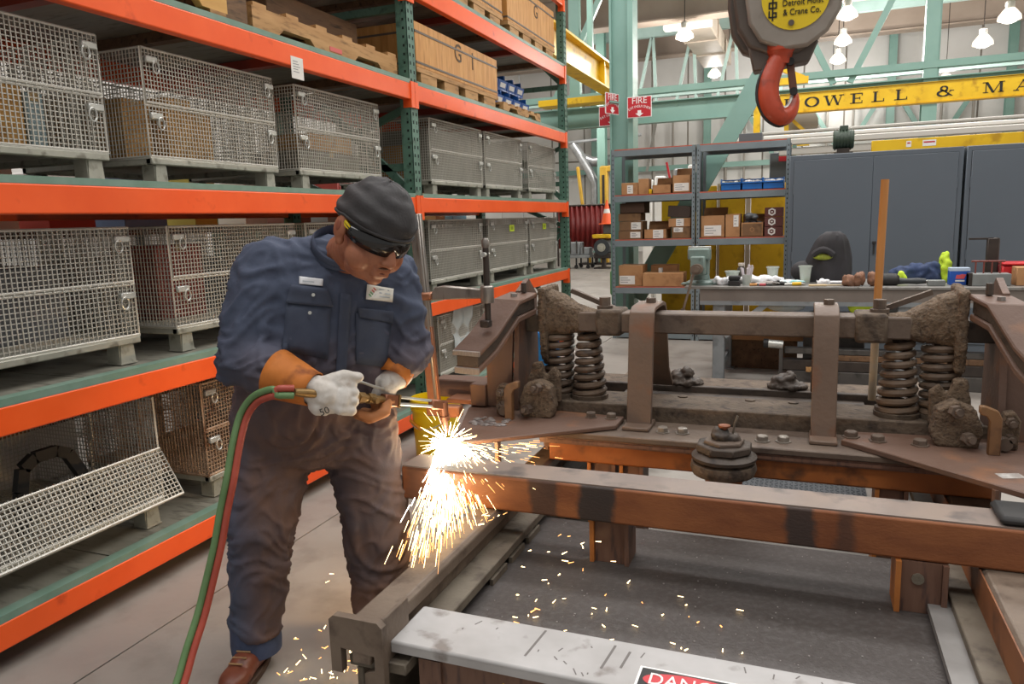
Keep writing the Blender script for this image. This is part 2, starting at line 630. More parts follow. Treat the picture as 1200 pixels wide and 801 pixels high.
# high bay lamps
LAMPGLOW = emission('lamp_glow', '#fff6e6', 5.0)
def hi_bay(loc, label, s=0.23):
    t = thing('high_bay_lamp', label, 'lamp', loc, group='high bay lamps under the roof')
    MB().lathe([(0.45 * s, 0.75 * s), (0.62 * s, 0.55 * s), (0.95 * s, 0.1 * s), (1.0 * s, -0.25 * s), (0.93 * s, -0.25 * s), (0.88 * s, 0.1 * s), (0.5 * s, 0.5 * s)], n=16, cap=False).build('reflector', emission('lamp_reflector', '#fff2dd', 2.2), t)
    MB().sphere((0, 0, -0.1 * s), 0.8 * s, 12, 8, (1, 1, 0.6)).build('bulb', LAMPGLOW, t)
    MB().lathe([(0.3 * s, 0.7 * s), (0.42 * s, 0.85 * s), (0.42 * s, 1.35 * s), (0.2 * s, 1.5 * s)], n=12).build('housing', mat('lamp_housing', '#cfcac2', rough=0.4, metal=0.3), t)
    MB().cyl((0, 0, 1.45 * s), (0, 0, CEIL - loc[2]), 0.012, n=6).build('stem', DARKSTEEL, t)
    ld = bpy.data.lights.new('high_bay_light', 'POINT')
    ld.energy = 320 if loc[1] < 26 else 85
    ld.shadow_soft_size = 0.2
    ld.color = (1, 0.97, 0.92)
    lo_ = bpy.data.objects.new('high_bay_light', ld)
    lo_.location = (0, 0, -0.3)
    COL.objects.link(lo_)
    lo_.parent = t
    return t
for loc, lab in (
    ((-2.99, 19.86, 5.90), 'bright high bay lamp below the white end of the air duct'),
    ((0.72, 19.6, 5.88), 'high bay lamp nearest the hoist block, highest of the three to its right'),
    ((0.76, 22.9, 5.96), 'high bay lamp in the middle of the three right of the hoist block'),
    ((0.71, 25.05, 5.87), 'high bay lamp lowest of the three right of the hoist block'),
    ((3.93, 19.71, 5.46), 'high bay lamp over the lettered yellow girder, the higher of two at its far end'),
    ((3.84, 21.84, 5.37), 'high bay lamp over the lettered yellow girder, the lower of two at its far end'),
    ((-3.17, 27.94, 6.3), 'small distant high bay lamp under the beige duct'),
    ((3.7, 26.11, 5.17), 'distant high bay lamp showing just above the ampersand of the yellow girder'),
    ((-6.76, 22.05, 5.75), 'high bay lamp beside the yellow crane runway behind the rack'),
    ((0.71, 30.47, 5.74), 'faint far high bay lamp above the left letters of the yellow girder')):
    hi_bay(loc, lab)

# yellow bridge girder with the painted name
sg = thing('crane_girder', 'long yellow crane girder with black serif lettering under the teal truss', 'crane girder', (3.0, 15.0, 3.42))
MB().bb(-3.55, 6.5, 0.0, 0.18, -0.165, 0.165).build('web', YELLOW, sg, smooth=False, bev=0.01)
MB().bb(-3.55, 6.5, -0.02, 0.2, 0.165, 0.172).bb(-3.55, 6.5, -0.02, 0.2, -0.172, -0.165).build('flange', YELLOW, sg, smooth=False)
LH = 0.20
def glyph(ch):
    """strokes of a wide roman capital in a unit box: list of polygons (u 0..w, v 0..1), width"""
    T, t, sv = 0.20, 0.07, 0.07
    q = lambda x0, x1, y0, y1: [(x0, y0), (x1, y0), (x1, y1), (x0, y1)]
    ser = lambda x, y: q(x - 0.2, x + 0.2, y, y + sv) if y < 0.5 else q(x - 0.2, x + 0.2, y - sv, y)
    sl = lambda a, b, w: [(a[0] - w / 2, a[1]), (a[0] + w / 2, a[1]), (b[0] + w / 2, b[1]), (b[0] - w / 2, b[1])]
    def arc(cx, cy, rx, ry, a0, a1, w0, w1, n=16):
        out = []
        for i in range(n):
            A, B = a0 + (a1 - a0) * i / n, a0 + (a1 - a0) * (i + 1) / n
            P = lambda a, o: (cx + math.cos(a) * (rx + o * (w0 * abs(math.cos(a)) + w1 * abs(math.sin(a)))), cy + math.sin(a) * (ry + o * (w0 * abs(math.cos(a)) + w1 * abs(math.sin(a)))))
            out.append([P(A, -0.5), P(A, 0.5), P(B, 0.5), P(B, -0.5)])
        return out
    if ch == 'P':
        return [q(0.2, 0.4, 0, 1), ser(0.3, 0), ser(0.3, 1)] + arc(0.6, 0.72, 0.32, 0.24, -PI / 2, PI / 2, T, t) + [q(0.4, 0.62, 0.93, 1.0), q(0.4, 0.62, 0.44, 0.51)], 1.1
    if ch == 'O':
        return arc(0.62, 0.5, 0.52, 0.46, 0, 2 * PI, T, t, 28), 1.24
    if ch == 'W':
        return [sl((0.5, 0), (0.2, 1), T), sl((0.5, 0), (0.85, 1), t), sl((1.2, 0), (0.85, 1), T), sl((1.2, 0), (1.5, 1), t), ser(0.2, 1), ser(0.85, 1), ser(1.5, 1)], 1.7
    if ch == 'E':
        return [q(0.2, 0.4, 0, 1), q(0.0, 1.0, 0, sv), q(0.0, 1.0, 1 - sv, 1), q(0.4, 0.8, 0.47, 0.54), q(0.93, 1.0, 0, 0.26), q(0.93, 1.0, 0.74, 1), q(0.76, 0.82, 0.36, 0.64)], 1.1
    if ch == 'L':
        return [q(0.2, 0.4, 0, 1), ser(0.3, 1), q(0.0, 1.0, 0, sv), q(0.93, 1.0, 0, 0.28)], 1.05
    if ch == 'M':
        return [q(0.18, 0.25, 0, 1), sl((0.75, 0), (0.25, 1), T), sl((0.75, 0), (1.25, 1), t), q(1.2, 1.4, 0, 1), ser(0.2, 0), ser(1.3, 0), ser(0.15, 1), ser(1.35, 1)], 1.55
    if ch == 'A':
        return [sl((0.2, 0), (0.7, 1), t), sl((1.2, 0), (0.7, 1), T), q(0.4, 1.0, 0.3, 0.37), ser(0.2, 0), ser(1.2, 0)], 1.4
    if ch == '&':
        return arc(0.55, 0.74, 0.24, 0.22, 0, 2 * PI, 0.14, t, 18) + arc(0.5, 0.28, 0.4, 0.25, 0.25 * PI, 1.95 * PI, 0.18, t, 22) + [sl((1.15, 0.02), (0.38, 0.68), 0.16), sl((0.85, 0.3), (1.12, 0.52), t), q(0.95, 1.3, 0.5, 0.56)], 1.3
    return [], 0.6
for ch, xc in (('P', -0.36), ('O', 0.02), ('W', 0.38), ('E', 0.76), ('L', 1.10), ('L', 1.46), ('&', 2.13), ('M', 2.84), ('A', 3.26)):
    polys, w = glyph(ch)
    m = MB()
    for p in polys:
        a2 = sum(p[i][0] * p[(i + 1) % len(p)][1] - p[(i + 1) % len(p)][0] * p[i][1] for i in range(len(p)))
        if a2 < 0: p = p[::-1]
        m.prism([((u - w / 2) * LH, (v - 0.5) * 0.172) for u, v in p], (xc - 3.0, 0.0, 0.0), (1, 0, 0), (0, 0, 1), (0, -1, 0), 0.006)
    m.build('letter', SIGNBLACK, sg, smooth=False, fixn=True)
tr = thing('crane_trolley', 'yellow trolley frame hanging at the end of the lettered girder behind the hook', 'crane trolley', (-0.55, 15.3, 3.3))
MB().bb(-0.5, 0.5, -0.06, 0.06, 0.5, 0.62).build('top_bar', YELLOW, tr, smooth=False)
MB().bb(-0.40, -0.36, -0.02, 0.02, 0.62, CEIL - 3.3).build('hanger', DARKSTEEL, tr, smooth=False)
MB().bar((-0.3, 0, 0.95), (0.42, 0, 0.6), 0.08, 0.08).build('brace', YELLOW, tr, smooth=False)
MB().bb(-0.45, -0.33, -0.05, 0.05, -0.6, 0.5).bb(0.1, 0.18, -0.05, 0.05, -0.6, 0.0).build('post', YELLOW, tr, smooth=False)
MB().bb(-0.6, 0.55, -0.06, 0.06, -0.62, -0.48).build('bottom_bar', YELLOW, tr, smooth=False)
MB().bar((0.1, 0, 0.0), (0.55, 0, -0.45), 0.06, 0.06).build('brace', YELLOW, tr, smooth=False)
MB().cyl((0.4, 0.15, -0.2), (0.4, 0.45, -0.2), 0.3, n=18).build('reel', mat('reel_grey', '#a9a49b', rough=0.5), tr)

# yellow runway behind the rack
rw = thing('crane_runway', 'yellow crane runway girder passing high behind the pallet rack', 'crane girder', (-4.0, 14.0, 4.35))
MB().bb(-0.02, 0.02, -3.2, 2.35, -0.26, 0.24).build('web', YELLOW, rw, smooth=False)
MB().bb(-0.16, 0.16, -3.2, 2.4, 0.22, 0.26).bb(-0.16, 0.16, -3.2, 2.2, -0.28, -0.25).build('flange', YELLOW, rw, smooth=False)
for yy_ in (1.2, 2.3):
    MB().bb(-0.12, 0.14, yy_, yy_ + 0.04, -0.25, 0.22).build('stiffener', YELLOW, rw, smooth=False)
for yy_ in (-2.9, 0.6):
    MB().bb(-0.05, 0.05, yy_, yy_ + 0.1, 0.26, CEIL - 4.35).build('hanger', TEAL, rw, smooth=False)
br2 = MB().bb(-1.6, 0.1, 2.1, 2.6, -0.42, -0.29).build('bracket', YELLOW, rw, smooth=False)

# fire signs on the near column
def fire_sign(label, o, ex, w=0.30, h=0.25, tilt=0):
    ex = Vector(ex).normalized()
    ez = ex.cross(Vector((0, 0, 1)))
    t = thing('fire_sign', label, 'sign', o, group='red fire extinguisher signs on the teal column')
    o = Vector(o)
    MB().obox((0, 0.03, 0.02) if tilt == 0 else (0, 0, 0), ex, ez, (0, 0, 1), w * 0.35, 0.035, 0.012).build('bracket', TEAL, t, smooth=False)
    RED = mat('sign_red', '#c32a33', '#b52630', 2, rough=0.4)
    WH = mat('sign_white', '#f1ecea', rough=0.5)
    MB().obox((0, 0, 0), ex, ez, (0, 0, 1), w / 2, 0.004, h / 2).build('plate', WH, t, smooth=False)
    MB().obox(ez * 0.004, ex, ez, (0, 0, 1), w / 2 - 0.008, 0.002, h / 2 - 0.008).build('face', RED, t, smooth=False)
    f0 = o + ez * 0.0065
    text_obj('lettering', 'FIRE', 0.105, f0 + Vector((0, 0, h * 0.29)), ex, (0, 0, 1), WH, t, stretch=1.0)
    # arched second line
    word = 'EXTINGUISHER'
    for i, c in enumerate(word):
        a = (i - (len(word) - 1) / 2) / len(word)
        ex2 = (ex + Vector((0, 0, -1.1 * a))).normalized()
        text_obj('lettering', c, 0.042, f0 + ex * (a * w * 0.92) + Vector((0, 0, h * 0.03 - 0.16 * a * a)), ex2, (Vector((0, 0, 1)) + ex * 1.1 * a).normalized(), WH, t)
    ar = MB()
    ar.prism([(-0.022, 0.035), (-0.022, 0.0), (-0.05, 0.0), (0, -0.04), (0.05, 0.0), (0.022, 0.0), (0.022, 0.035)][::-1], f0 - o + Vector((0, 0, -h * 0.3)), ex, (0, 0, 1), ez, 0.001)
    ar.build('arrow', WH, t, smooth=False, fixn=True)
fire_sign('red and white fire extinguisher sign facing out from the teal column above the shelving', (-1.965, 9.44, 2.805), (1, 0.02, 0))
fire_sign('red fire extinguisher sign half hidden behind the left edge of the teal column', (-2.41, 9.83, 2.78), (1, 0.0, 0), 0.34)
fire_sign('narrow fire extinguisher sign turned sideways on the face of the teal column', (-2.29, 9.36, 2.86), (0.42, 1.0, 0), 0.27)
# ------------------------------------------------------------------ pallet rack
FX, BX = -2.5, -3.62
LEVELS = [(0.175, 0.079), (0.905, 0.805), (1.650, 1.545), (2.402, 2.295), (3.100, 2.975), (3.86, 3.72)]
UPY = (1.09, 4.64, 8.125)
rack = thing('pallet_rack', 'tall pallet rack with orange beams and green perforated posts behind the worker', 'pallet rack', (FX, 4.6, 0))
HOLE = mat('post_hole', '#16211b', rough=0.9)
for uy in UPY:
    for ux in (FX - 0.045, BX + 0.04):
        m = MB()
        z1 = 4.3
        m.bb(ux - 0.04, ux + 0.04, uy - 0.05, uy - 0.046, 0, z1).bb(ux - 0.04, ux + 0.04, uy + 0.046, uy + 0.05, 0, z1)
        m.bb(ux + 0.036, ux + 0.04, uy - 0.05, uy + 0.05, 0, z1)
        m.bb(ux - 0.07, ux + 0.07, uy - 0.08, uy + 0.08, 0, 0.012)
        p = m.build('post', GREENPOST, rack, world=True, smooth=False)
        h = MB()
        for k in range(int(4.2 / 0.055)):
            z = 0.06 + k * 0.055
            for dy in (-0.022, 0.022):
                h.bb(ux + 0.0398, ux + 0.0412, uy + dy - 0.007, uy + dy + 0.007, z - 0.011, z + 0.011)
            h.bb(ux + 0.004, ux + 0.018, uy - 0.0512, uy - 0.0498, z - 0.008, z + 0.008)
        h.build('hole', HOLE, p, world=True, smooth=False, kind='stuff')
    for z in (0.35, 1.35, 1.86, 2.9):
        MB().bar((FX - 0.08, uy + 0.01, z), (BX + 0.08, uy + 0.01, z), 0.035, 0.05).build('brace', GREENPOST, rack, world=True, smooth=False)
    for (za, zb) in ((0.40, 1.32), (1.32, 0.40), (2.25, 1.90), (1.40, 1.82), (2.95, 3.9)):
        MB().bar((FX - 0.08, uy + 0.01, za), (BX + 0.08, uy + 0.01, zb), 0.035, 0.045).build('brace', GREENPOST, rack, world=True, smooth=False)
    MB().bar((FX - 0.08, uy + 0.01, 1.70), (FX - 0.75, uy + 0.01, 2.32), 0.035, 0.05).build('brace', GREENPOST, rack, world=True, smooth=False)
for bi in range(2):
    ya, yb = UPY[bi] + 0.05, UPY[bi + 1] - 0.05
    for li, (zt, zb) in enumerate(LEVELS):
        m = MB().bb(FX - 0.05, FX, ya, yb, zb, zt)
        b = m.build('beam', ORANGE, rack, world=True, bev=0.006, seg=2)
        for ye, s in ((ya, -1), (yb, 1)):
            MB().bb(FX - 0.06, FX + 0.006, ye - 0.002, ye + s * 0.048, zb - 0.05, zt + 0.012).build('end_plate', ORANGE, b, world=True, smooth=False)
        MB().bb(BX, BX + 0.05, ya, yb, zb, zt).build('beam', ORANGE, rack, world=True, bev=0.006)
        MB().bb(FX - 0.055, FX - 0.002, ya, yb, zt, zt + 0.027).build('deck_lip', GREENLIP, rack, world=True, smooth=False)
        n = 4
        for k in range(n):
            y0 = ya + (yb - ya) * k / n
            MB().bb(BX + 0.02, FX - 0.05, y0 + 0.004, y0 + (yb - ya) / n - 0.004, zt + 0.004, zt + 0.022).build('deck_sheet', DECK, rack, world=True, smooth=False)
        for k in range(5):
            y0 = ya + (yb - ya) * (k + 0.5) / 5
            MB().bb(BX + 0.05, FX - 0.05, y0 - 0.03, y0 + 0.03, zt - 0.045, zt + 0.003).build('cross_bar', REDBAR if k % 2 else DARKWOOD, rack, world=True, smooth=False)
# paper slip on a beam
tagp = MB().bb(FX + 0.0005, FX + 0.002, 3.325, 3.425, 2.235, 2.345).build('paper_slip', PAPER, loc=None, smooth=False)
tag(tagp, 'small white paper slip taped to an upper orange beam', 'paper')
INK = mat('print_grey', '#8d8d8d', rough=0.7)
mm = MB()
for k in range(5):
    mm.bb(FX + 0.002, FX + 0.0024, 3.34, 3.38 + 0.008 * (k % 3), 2.32 - k * 0.013, 2.324 - k * 0.013)
mm.build('print', INK, tagp, smooth=False)

# ------------------------------------------------------------------ wire baskets
def wires(mb, o, eu, ev, w, h, su, sv, r):
    """a woven grid of square wires"""
    o, eu, ev = Vector(o), Vector(eu).normalized(), Vector(ev).normalized()
    en = eu.cross(ev)
    def wire(a, b, off):
        d = (b - a).normalized()
        s1 = d.cross(en) * r
        s2 = en * r
        c = en * off
        vs = [a + c + s1 + s2, a + c - s1 + s2, a + c - s1 - s2, a + c + s1 - s2, b + c + s1 + s2, b + c - s1 + s2, b + c - s1 - s2, b + c + s1 - s2]
        mb.add(vs, [(0, 1, 5, 4), (1, 2, 6, 5), (2, 3, 7, 6), (3, 0, 4, 7)])
    nu = max(1, round(w / su))
    nv = max(1, round(h / sv))
    for i in range(nu + 1):
        p = o + eu * (w * i / nu)
        wire(p, p + ev * h, r * 0.8)
    for j in range(nv + 1):
        p = o + ev * (h * j / nv)
        wire(p, p + eu * w, -r * 0.8)

BW, BD, BF, BH = 0.90, 0.80, 0.115, 0.445
def rod_frame(mb, pts, r=0.005):
    mb.tube(pts, r, 6, closed=True)

def make_basket(wm, folded=False):
    t = thing('wire_basket', 'wire basket', 'wire basket', (0, 0, 0), group='wire mesh baskets on the rack')
    s = 0.0190
    r = 0.0017
    hx = BD / 2
    mid = BF + BH * 0.49
    def panel(name, o, eu, ev, w, h):
        m = MB()
        wires(m, o, eu, ev, w, h, s, s, r)
        o, eu, ev = Vector(o), Vector(eu).normalized(), Vector(ev).normalized()
        p = link(name, m.mesh(name, False), wm, t, kind='stuff')
        f = MB()
        rod_frame(f, [o, o + eu * w, o + eu * w + ev * h, o + ev * h], 0.006)
        f.build('rim', mat('bright_rim', '#d9d6cc', '#c8c5bb', 6, rough=0.4, metal=0.3) if wm is WIRE else wm, p)
        return p
    if not folded:
        panel('lower_gate', (hx, -BW / 2, BF), (0, 1, 0), (0, 0, 1), BW, mid - BF - 0.006)
        panel('upper_gate', (hx + 0.004, -BW / 2 + 0.004, mid + 0.006), (0, 1, 0), (0, 0, 1), BW - 0.008, BF + BH - mid - 0.006)
        hinge = MB()
        for k in range(24):
            y = -BW / 2 + 0.03 + k * (BW - 0.06) / 23
            hinge.tube([(hx - 0.004, y, mid - 0.012), (hx + 0.01, y + 0.008, mid), (hx + 0.0, y + 0.016, mid + 0.012)], 0.0022, 4)
        hinge.build('hinge_coil', wm, t, kind='stuff')
    else:
        panel('lower_gate', (hx, -BW / 2, BF), (0, 1, 0), (0, 0, 1), BW, mid - BF - 0.006)
        panel('upper_gate', (hx + 0.012, -BW / 2 + 0.004, mid + 0.004), (0, 1, 0), (0.50, 0, -0.87), BW - 0.008, 0.222)
        hinge = MB()
        for k in range(30):
            y = -BW / 2 + 0.03 + k * (BW - 0.06) / 29
            hinge.tube([(hx - 0.006, y, mid - 0.016), (hx + 0.012, y + 0.006, mid + 0.012), (hx + 0.016, y + 0.012, mid - 0.012)], 0.0024, 4)
        hinge.build('hinge_coil', wm, t, kind='stuff')
    panel('side_panel', (-hx, -BW / 2, BF), (1, 0, 0), (0, 0, 1), BD, BH)
    panel('side_panel', (-hx, BW / 2, BF), (1, 0, 0), (0, 0, 1), BD, BH)
    panel('back_panel', (-hx, -BW / 2, BF), (0, 1, 0), (0, 0, 1), BW, BH)
    panel('floor_panel', (-hx, -BW / 2, BF - 0.004), (1, 0, 0), (0, 1, 0), BD, BW)
    for y in (-BW / 2 - 0.004, BW / 2 + 0.004):
        MB().tube([(-0.02, y, BF), (-0.02, y, mid), (0.0, y, mid + 0.01), (0.0, y, BF + BH)], 0.006, 6).build('side_rod', wm, t)
    bf = MB()
    bf.bb(hx - 0.03, hx + 0.008, -BW / 2, BW / 2, BF - 0.034, BF - 0.006).bb(-hx, -hx + 0.03, -BW / 2, BW / 2, BF - 0.034, BF - 0.006)
    bf.bb(-hx, hx, -BW / 2, -BW / 2 + 0.03, BF - 0.034, BF - 0.006).bb(-hx, hx, BW / 2 - 0.03, BW / 2, BF - 0.034, BF - 0.006)
    bf.build('base_frame', GALV, t, bev=0.004)
    for x in (hx - 0.03, -hx + 0.03):
        for y in (-BW / 2 + 0.06, BW / 2 - 0.06):
            f = MB()
            sx = 1 if x > 0 else -1
            # folded channel foot: front web with two flanges flaring downwards
            f.prism([(-0.036, 0.0), (0.036, 0.0), (0.03, BF - 0.034), (-0.03, BF - 0.034)], (x + sx * 0.02, y, 0), (0, 1, 0), (0, 0, 1), (1, 0, 0), 0.006)
            f.bb(x - 0.05, x + 0.02, y - 0.036, y - 0.030, 0, BF - 0.034).bb(x - 0.05, x + 0.02, y + 0.030, y + 0.036, 0, BF - 0.034)
            f.bb(x - 0.05, x + 0.03, y - 0.04, y + 0.04, 0, 0.006)
            f.build('foot', GALV, t, smooth=False, fixn=True)
    if not folded:
        for z in (mid - 0.05, BF + BH - 0.045):
            for y in (-BW / 2 + 0.045, BW / 2 - 0.045):
                l = MB().bb(hx + 0.004, hx + 0.022, y - 0.034, y + 0.034, z - 0.014, z + 0.014).build('latch', ZINC, t, bev=0.004)
                sgn = -1 if y > 0 else 1
                rg = MB()
                cy_, cz = y + sgn * 0.02, z - 0.03
                rg.tube([(hx + 0.02, cy_ + 0.017 * math.cos(a), cz + 0.026 * math.sin(a)) for a in [2 * PI * k / 12 for k in range(12)]], 0.004, 6, closed=True)
                rg.build('ring', ZINC, l)
    index_kids(t)
    return t

P1 = make_basket(WIRE)
P2 = make_basket(WARMLITWIRE)
P3 = make_basket(WIRE, folded=True)
DZ = [z + 0.0265 for z, _ in LEVELS]
BXC = -2.62 - BD / 2
def put(proto, lev, y0, y1, label, first=False, scale=True):
    loc = (BXC, (y0 + y1) / 2, DZ[lev])
    sc = (1, (y1 - y0) / BW, 1)
    if first:
        proto.location = loc
        proto.scale = sc
        proto['label'] = label
        return proto
    return dup(proto, loc, 0, label, 'wire mesh baskets on the rack', sc)
L3A = put(P1, 2, 1.36, 2.265, 'galvanized wire basket at the near end of the third shelf, holding a pale blue carton', True)
put(P1, 2, 2.475, 3.305, 'galvanized wire basket with tan cartons showing right through its whole front, third shelf')
put(P1, 2, 3.49, 4.345, 'galvanized wire basket directly above the black cap, in front of a green post')
put(P1, 2, 5.06, 6.01, 'galvanized wire basket just past the middle green post on the shelf below the bound crate')
put(P1, 2, 6.08, 6.98, 'galvanized wire basket middle of three beyond the post, shelf above the yellow tags')
put(P1, 2, 7.17, 8.03, 'galvanized wire basket last on its shelf, against the far post and a bright wall')
put(P1, 1, 1.38, 2.315, 'galvanized wire basket nearest the camera on the shelf level with the worker chest')
put(P1, 1, 2.52, 3.40, 'galvanized wire basket half hidden behind the shoulder of the worker')
put(P1, 1, 3.50, 4.40, 'galvanized wire basket seen only in slivers behind the head of the worker')
put(P1, 1, 4.98, 5.95, 'galvanized wire basket without a yellow tag, right behind the steel bar clamp')
RT1 = put(P1, 1, 6.11, 7.08, 'galvanized wire basket with a yellow tag, next to the screw of the bar clamp')
RT2 = put(P1, 1, 7.17, 8.03, 'galvanized wire basket with a yellow tag, beside the far green post')
put(P3, 0, 1.43, 2.345, 'wire basket on the bottom shelf with its front gate folded down outwards', True)
put(P2, 0, 2.62, 3.50, 'brownish wire basket on the bottom shelf with a paper plate on its side panel', True)
put(P1, 0, 5.06, 5.95, 'wire basket on the bottom shelf behind the bar clamp, with clear plastic over it')
put(P1, 0, 6.1, 7.0, 'wire basket on the bottom shelf behind the plastic covered one')
pl = MB().bb(-0.12, 0.06, -0.458, -0.455, 0.46, 0.51).build('name_plate', mat('brown_plate', '#a38c76', rough=0.6), P2, smooth=False)
TAGY = mat('yellow_tag', '#c9e03a', rough=0.6)
for tb, off in ((RT1, 0.05), (RT2, 0.0)):
    tg = MB().bb(BD / 2 + 0.009, BD / 2 + 0.012, off - 0.055, off + 0.055, 0.44, 0.50).build('yellow_tag', TAGY, tb, smooth=False)
    MB().bb(BD / 2 + 0.012, BD / 2 + 0.0125, off - 0.03, off + 0.03, 0.455, 0.485).build('print', mat('tag_print', '#8fa52c', rough=0.6), tg, smooth=False)

# things lying in the baskets
def carton(name, label, cat, c, s, m, group=None, rz=0, lab=None, tape=True):
    t = thing(name, label, cat, c, rz, group)
    MB().bb(-s[0] / 2, s[0] / 2, -s[1] / 2, s[1] / 2, 0, s[2]).build('body', m, t, bev=0.004)
    if tape:
        MB().bb(-s[0] / 2 - 0.001, s[0] / 2 + 0.001, -0.02, 0.02, s[2] - 0.03, s[2] + 0.001).build('tape', mat('packing_tape', '#c8a878', rough=0.3), t, smooth=False)
    return t
TAN = mat('tan_carton', '#d6a25c', '#c8934d', 4, rough=0.7, c3='#a97838', s3=14)
bz3 = DZ[2] + BF
bz2 = DZ[1] + BF
for k, (y, x, w, h) in enumerate(((2.62, -2.95, 0.16, 0.27), (2.80, -2.88, 0.16, 0.29), (2.97, -2.92, 0.15, 0.24), (2.60, -3.2, 0.18, 0.31))):
    carton('carton', ['tan carton standing nearest the post end inside the basket of tan cartons', 'tallest front tan carton inside the third shelf basket', 'tan carton farthest along inside the third shelf basket', 'tan carton at the back inside the third shelf basket'][k],
           'carton', (x, y, bz3), (0.24, w, h), TAN, 'tan cartons in the baskets')
carton('carton', 'tan carton inside the nearest basket of the third shelf', 'carton', (-2.93, 1.93, bz3), (0.3, 0.24, 0.24), TAN, 'tan cartons in the baskets')
carton('carton', 'small pale blue carton inside the nearest basket of the third shelf', 'carton', (-2.86, 2.10, bz3), (0.16, 0.07, 0.22), mat('pale_blue', '#9fb4b8', rough=0.6))
carton('carton', 'low tan carton inside the basket above the black cap', 'carton', (-2.9, 4.0, bz3 + 0.13), (0.3, 0.45, 0.10), TAN, 'tan cartons in the baskets')
carton('carton', 'grey carton beneath the low tan one in the basket above the black cap', 'carton', (-2.9, 3.95, bz3), (0.36, 0.6, 0.125), mat('grey_carton', '#8b8578', '#7d776b', 3, rough=0.7))
carton('carton', 'tan carton behind the middle green post', 'carton', (-2.95, 5.25, bz3), (0.4, 0.3, 0.27), TAN, 'tan cartons in the baskets')
carton('carton', 'dark red carton standing inside the chest high near basket', 'carton', (-2.95, 1.72, bz2), (0.3, 0.16, 0.4), mat('dark_red_box', '#8b2a2a', '#7a2323', 4, rough=0.6))
carton('carton', 'grey metal can inside the chest high near basket', 'carton', (-3.0, 2.05, bz2), (0.24, 0.3, 0.3), mat('grey_carton2', '#8f9092', '#7d7e80', 3, rough=0.6), tape=False)
carton('carton', 'red carton inside the basket behind the shoulder of the worker', 'carton', (-3.05, 2.85, bz2), (0.3, 0.3, 0.36), mat('dull_red_box', '#a4483c', '#8f3a30', 4, rough=0.6))
# greyish stacked parts filling the far baskets
FILL = mat('grey_green_sheet', '#8d8b80', '#86847a', 2, rough=0.7)
for (y0, y1, lev, nm) in ((5.1, 5.95, 2, 'past the middle post on the third shelf'), (6.12, 6.93, 2, 'in the middle far basket of the third shelf'), (5.03, 5.9, 1, 'behind the bar clamp on the second shelf'),
                          (6.16, 7.02, 1, 'in the nearer yellow tagged basket'), (7.22, 7.98, 1, 'in the far yellow tagged basket')):
    carton('carton', 'grey carton filling the basket ' + nm, 'carton', (-2.98, (y0 + y1) / 2, DZ[lev] + BF), (0.62, y1 - y0 - 0.06, 0.385), FILL, 'grey cartons filling the far baskets', tape=False)
# black strap loop in the folded basket
lp = MB()
loop = [(-2.80, 1.84, 0.32), (-2.79, 1.84, 0.5), (-2.79, 1.86, 0.585), (-2.79, 1.91, 0.615), (-2.79, 2.0, 0.615), (-2.79, 2.05, 0.59), (-2.78, 2.09, 0.5), (-2.77, 2.13, 0.33)]
for a, b in zip(loop, loop[1:]):
    lp.bar(a, b, 0.045, 0.03, (1, 0, 0))
tag(lp.build('strap_loop', BLACK), 'black bent metal handle loop standing in the folded down basket', 'handle')
# clear plastic over the basket behind the clamp
PLAS = mat('clear_plastic', '#dfe6e6', '#cdd8d8', 6, rough=0.18, alpha=0.55, bump=0.6, bscale=9)
pv, pf = [], []
for i in range(15):
    for j in range(15):
        u, v = i / 14, j / 14
        n1 = noise.noise(Vector((u * 3.1, v * 3.7, 1.3))) * 0.03
        pv.append((-2.60 + n1 + 0.02 * math.sin(v * 9), 5.28 + 0.33 * u + 0.03 * noise.noise(Vector((v * 4, u * 2, 7))), 0.83 - 0.40 * v + 0.02 * n1))
for i in range(14):
    for j in range(14):
        a = i * 15 + j
        pf.append((a, a + 1, a + 16, a + 15))
pb = MB().add(pv, pf).build('plastic_sheet', PLAS)
sol = pb.modifiers.new('solid', 'SOLIDIFY')
sol.thickness = 0.002
tag(pb, 'crumpled clear plastic sheet hanging over the bottom basket behind the bar clamp', 'plastic sheet')

# ------------------------------------------------------------------ pallets, crates and bins on the upper shelves
def crate(name, label, c, sx, sy, h, letter, lz=0.12):
    """strapped plywood crate on a skid; c = centre of its base"""
    t = thing(name, label, 'crate', c)
    MB().bb(-sx / 2, sx / 2, -sy / 2, sy / 2, lz, h).build('box', PLY, t, bev=0.004)
    n = 4
    for k in range(n):
        y = -sy / 2 + sy * (k + 0.5) / n
        w = sy / n * 0.33
        MB().bb(-sx / 2, sx / 2, y - w, y + w, 0, lz - 0.035).build('skid', WOOD, t, smooth=False)
    MB().bb(-sx / 2 - 0.004, sx / 2 + 0.004, -sy / 2, sy / 2, lz - 0.035, lz - 0.001).build('base_board', WOOD, t, smooth=False)
    STRAP = mat('crate_strap', '#5d5045', rough=0.5)
    for z in (lz + 0.03, h - 0.065):
        MB().bb(-sx / 2 - 0.003, sx / 2 + 0.003, -sy / 2 - 0.003, sy / 2 + 0.003, z - 0.007, z + 0.007).build('strap', STRAP, t, smooth=False)
    PENC = mat('marker_grey', '#5b4a39', rough=0.8)
    for s, y, z, sz in letter:
        text_obj('marking', s, sz, Vector(c) + Vector((sx / 2 + 0.001, y, z)), (0, 1, 0), (0, 0, 1), PENC, t)
    return t
d4, d5 = DZ[3], DZ[4]
crate('wooden_crate', 'plywood crate on skids marked G1, strapped, past the middle green post', (-3.0, 5.52, d4), 0.9, 1.48, 0.42, [('G', -0.05, 0.325, 0.19), ('1', 0.22, 0.31, 0.19)])
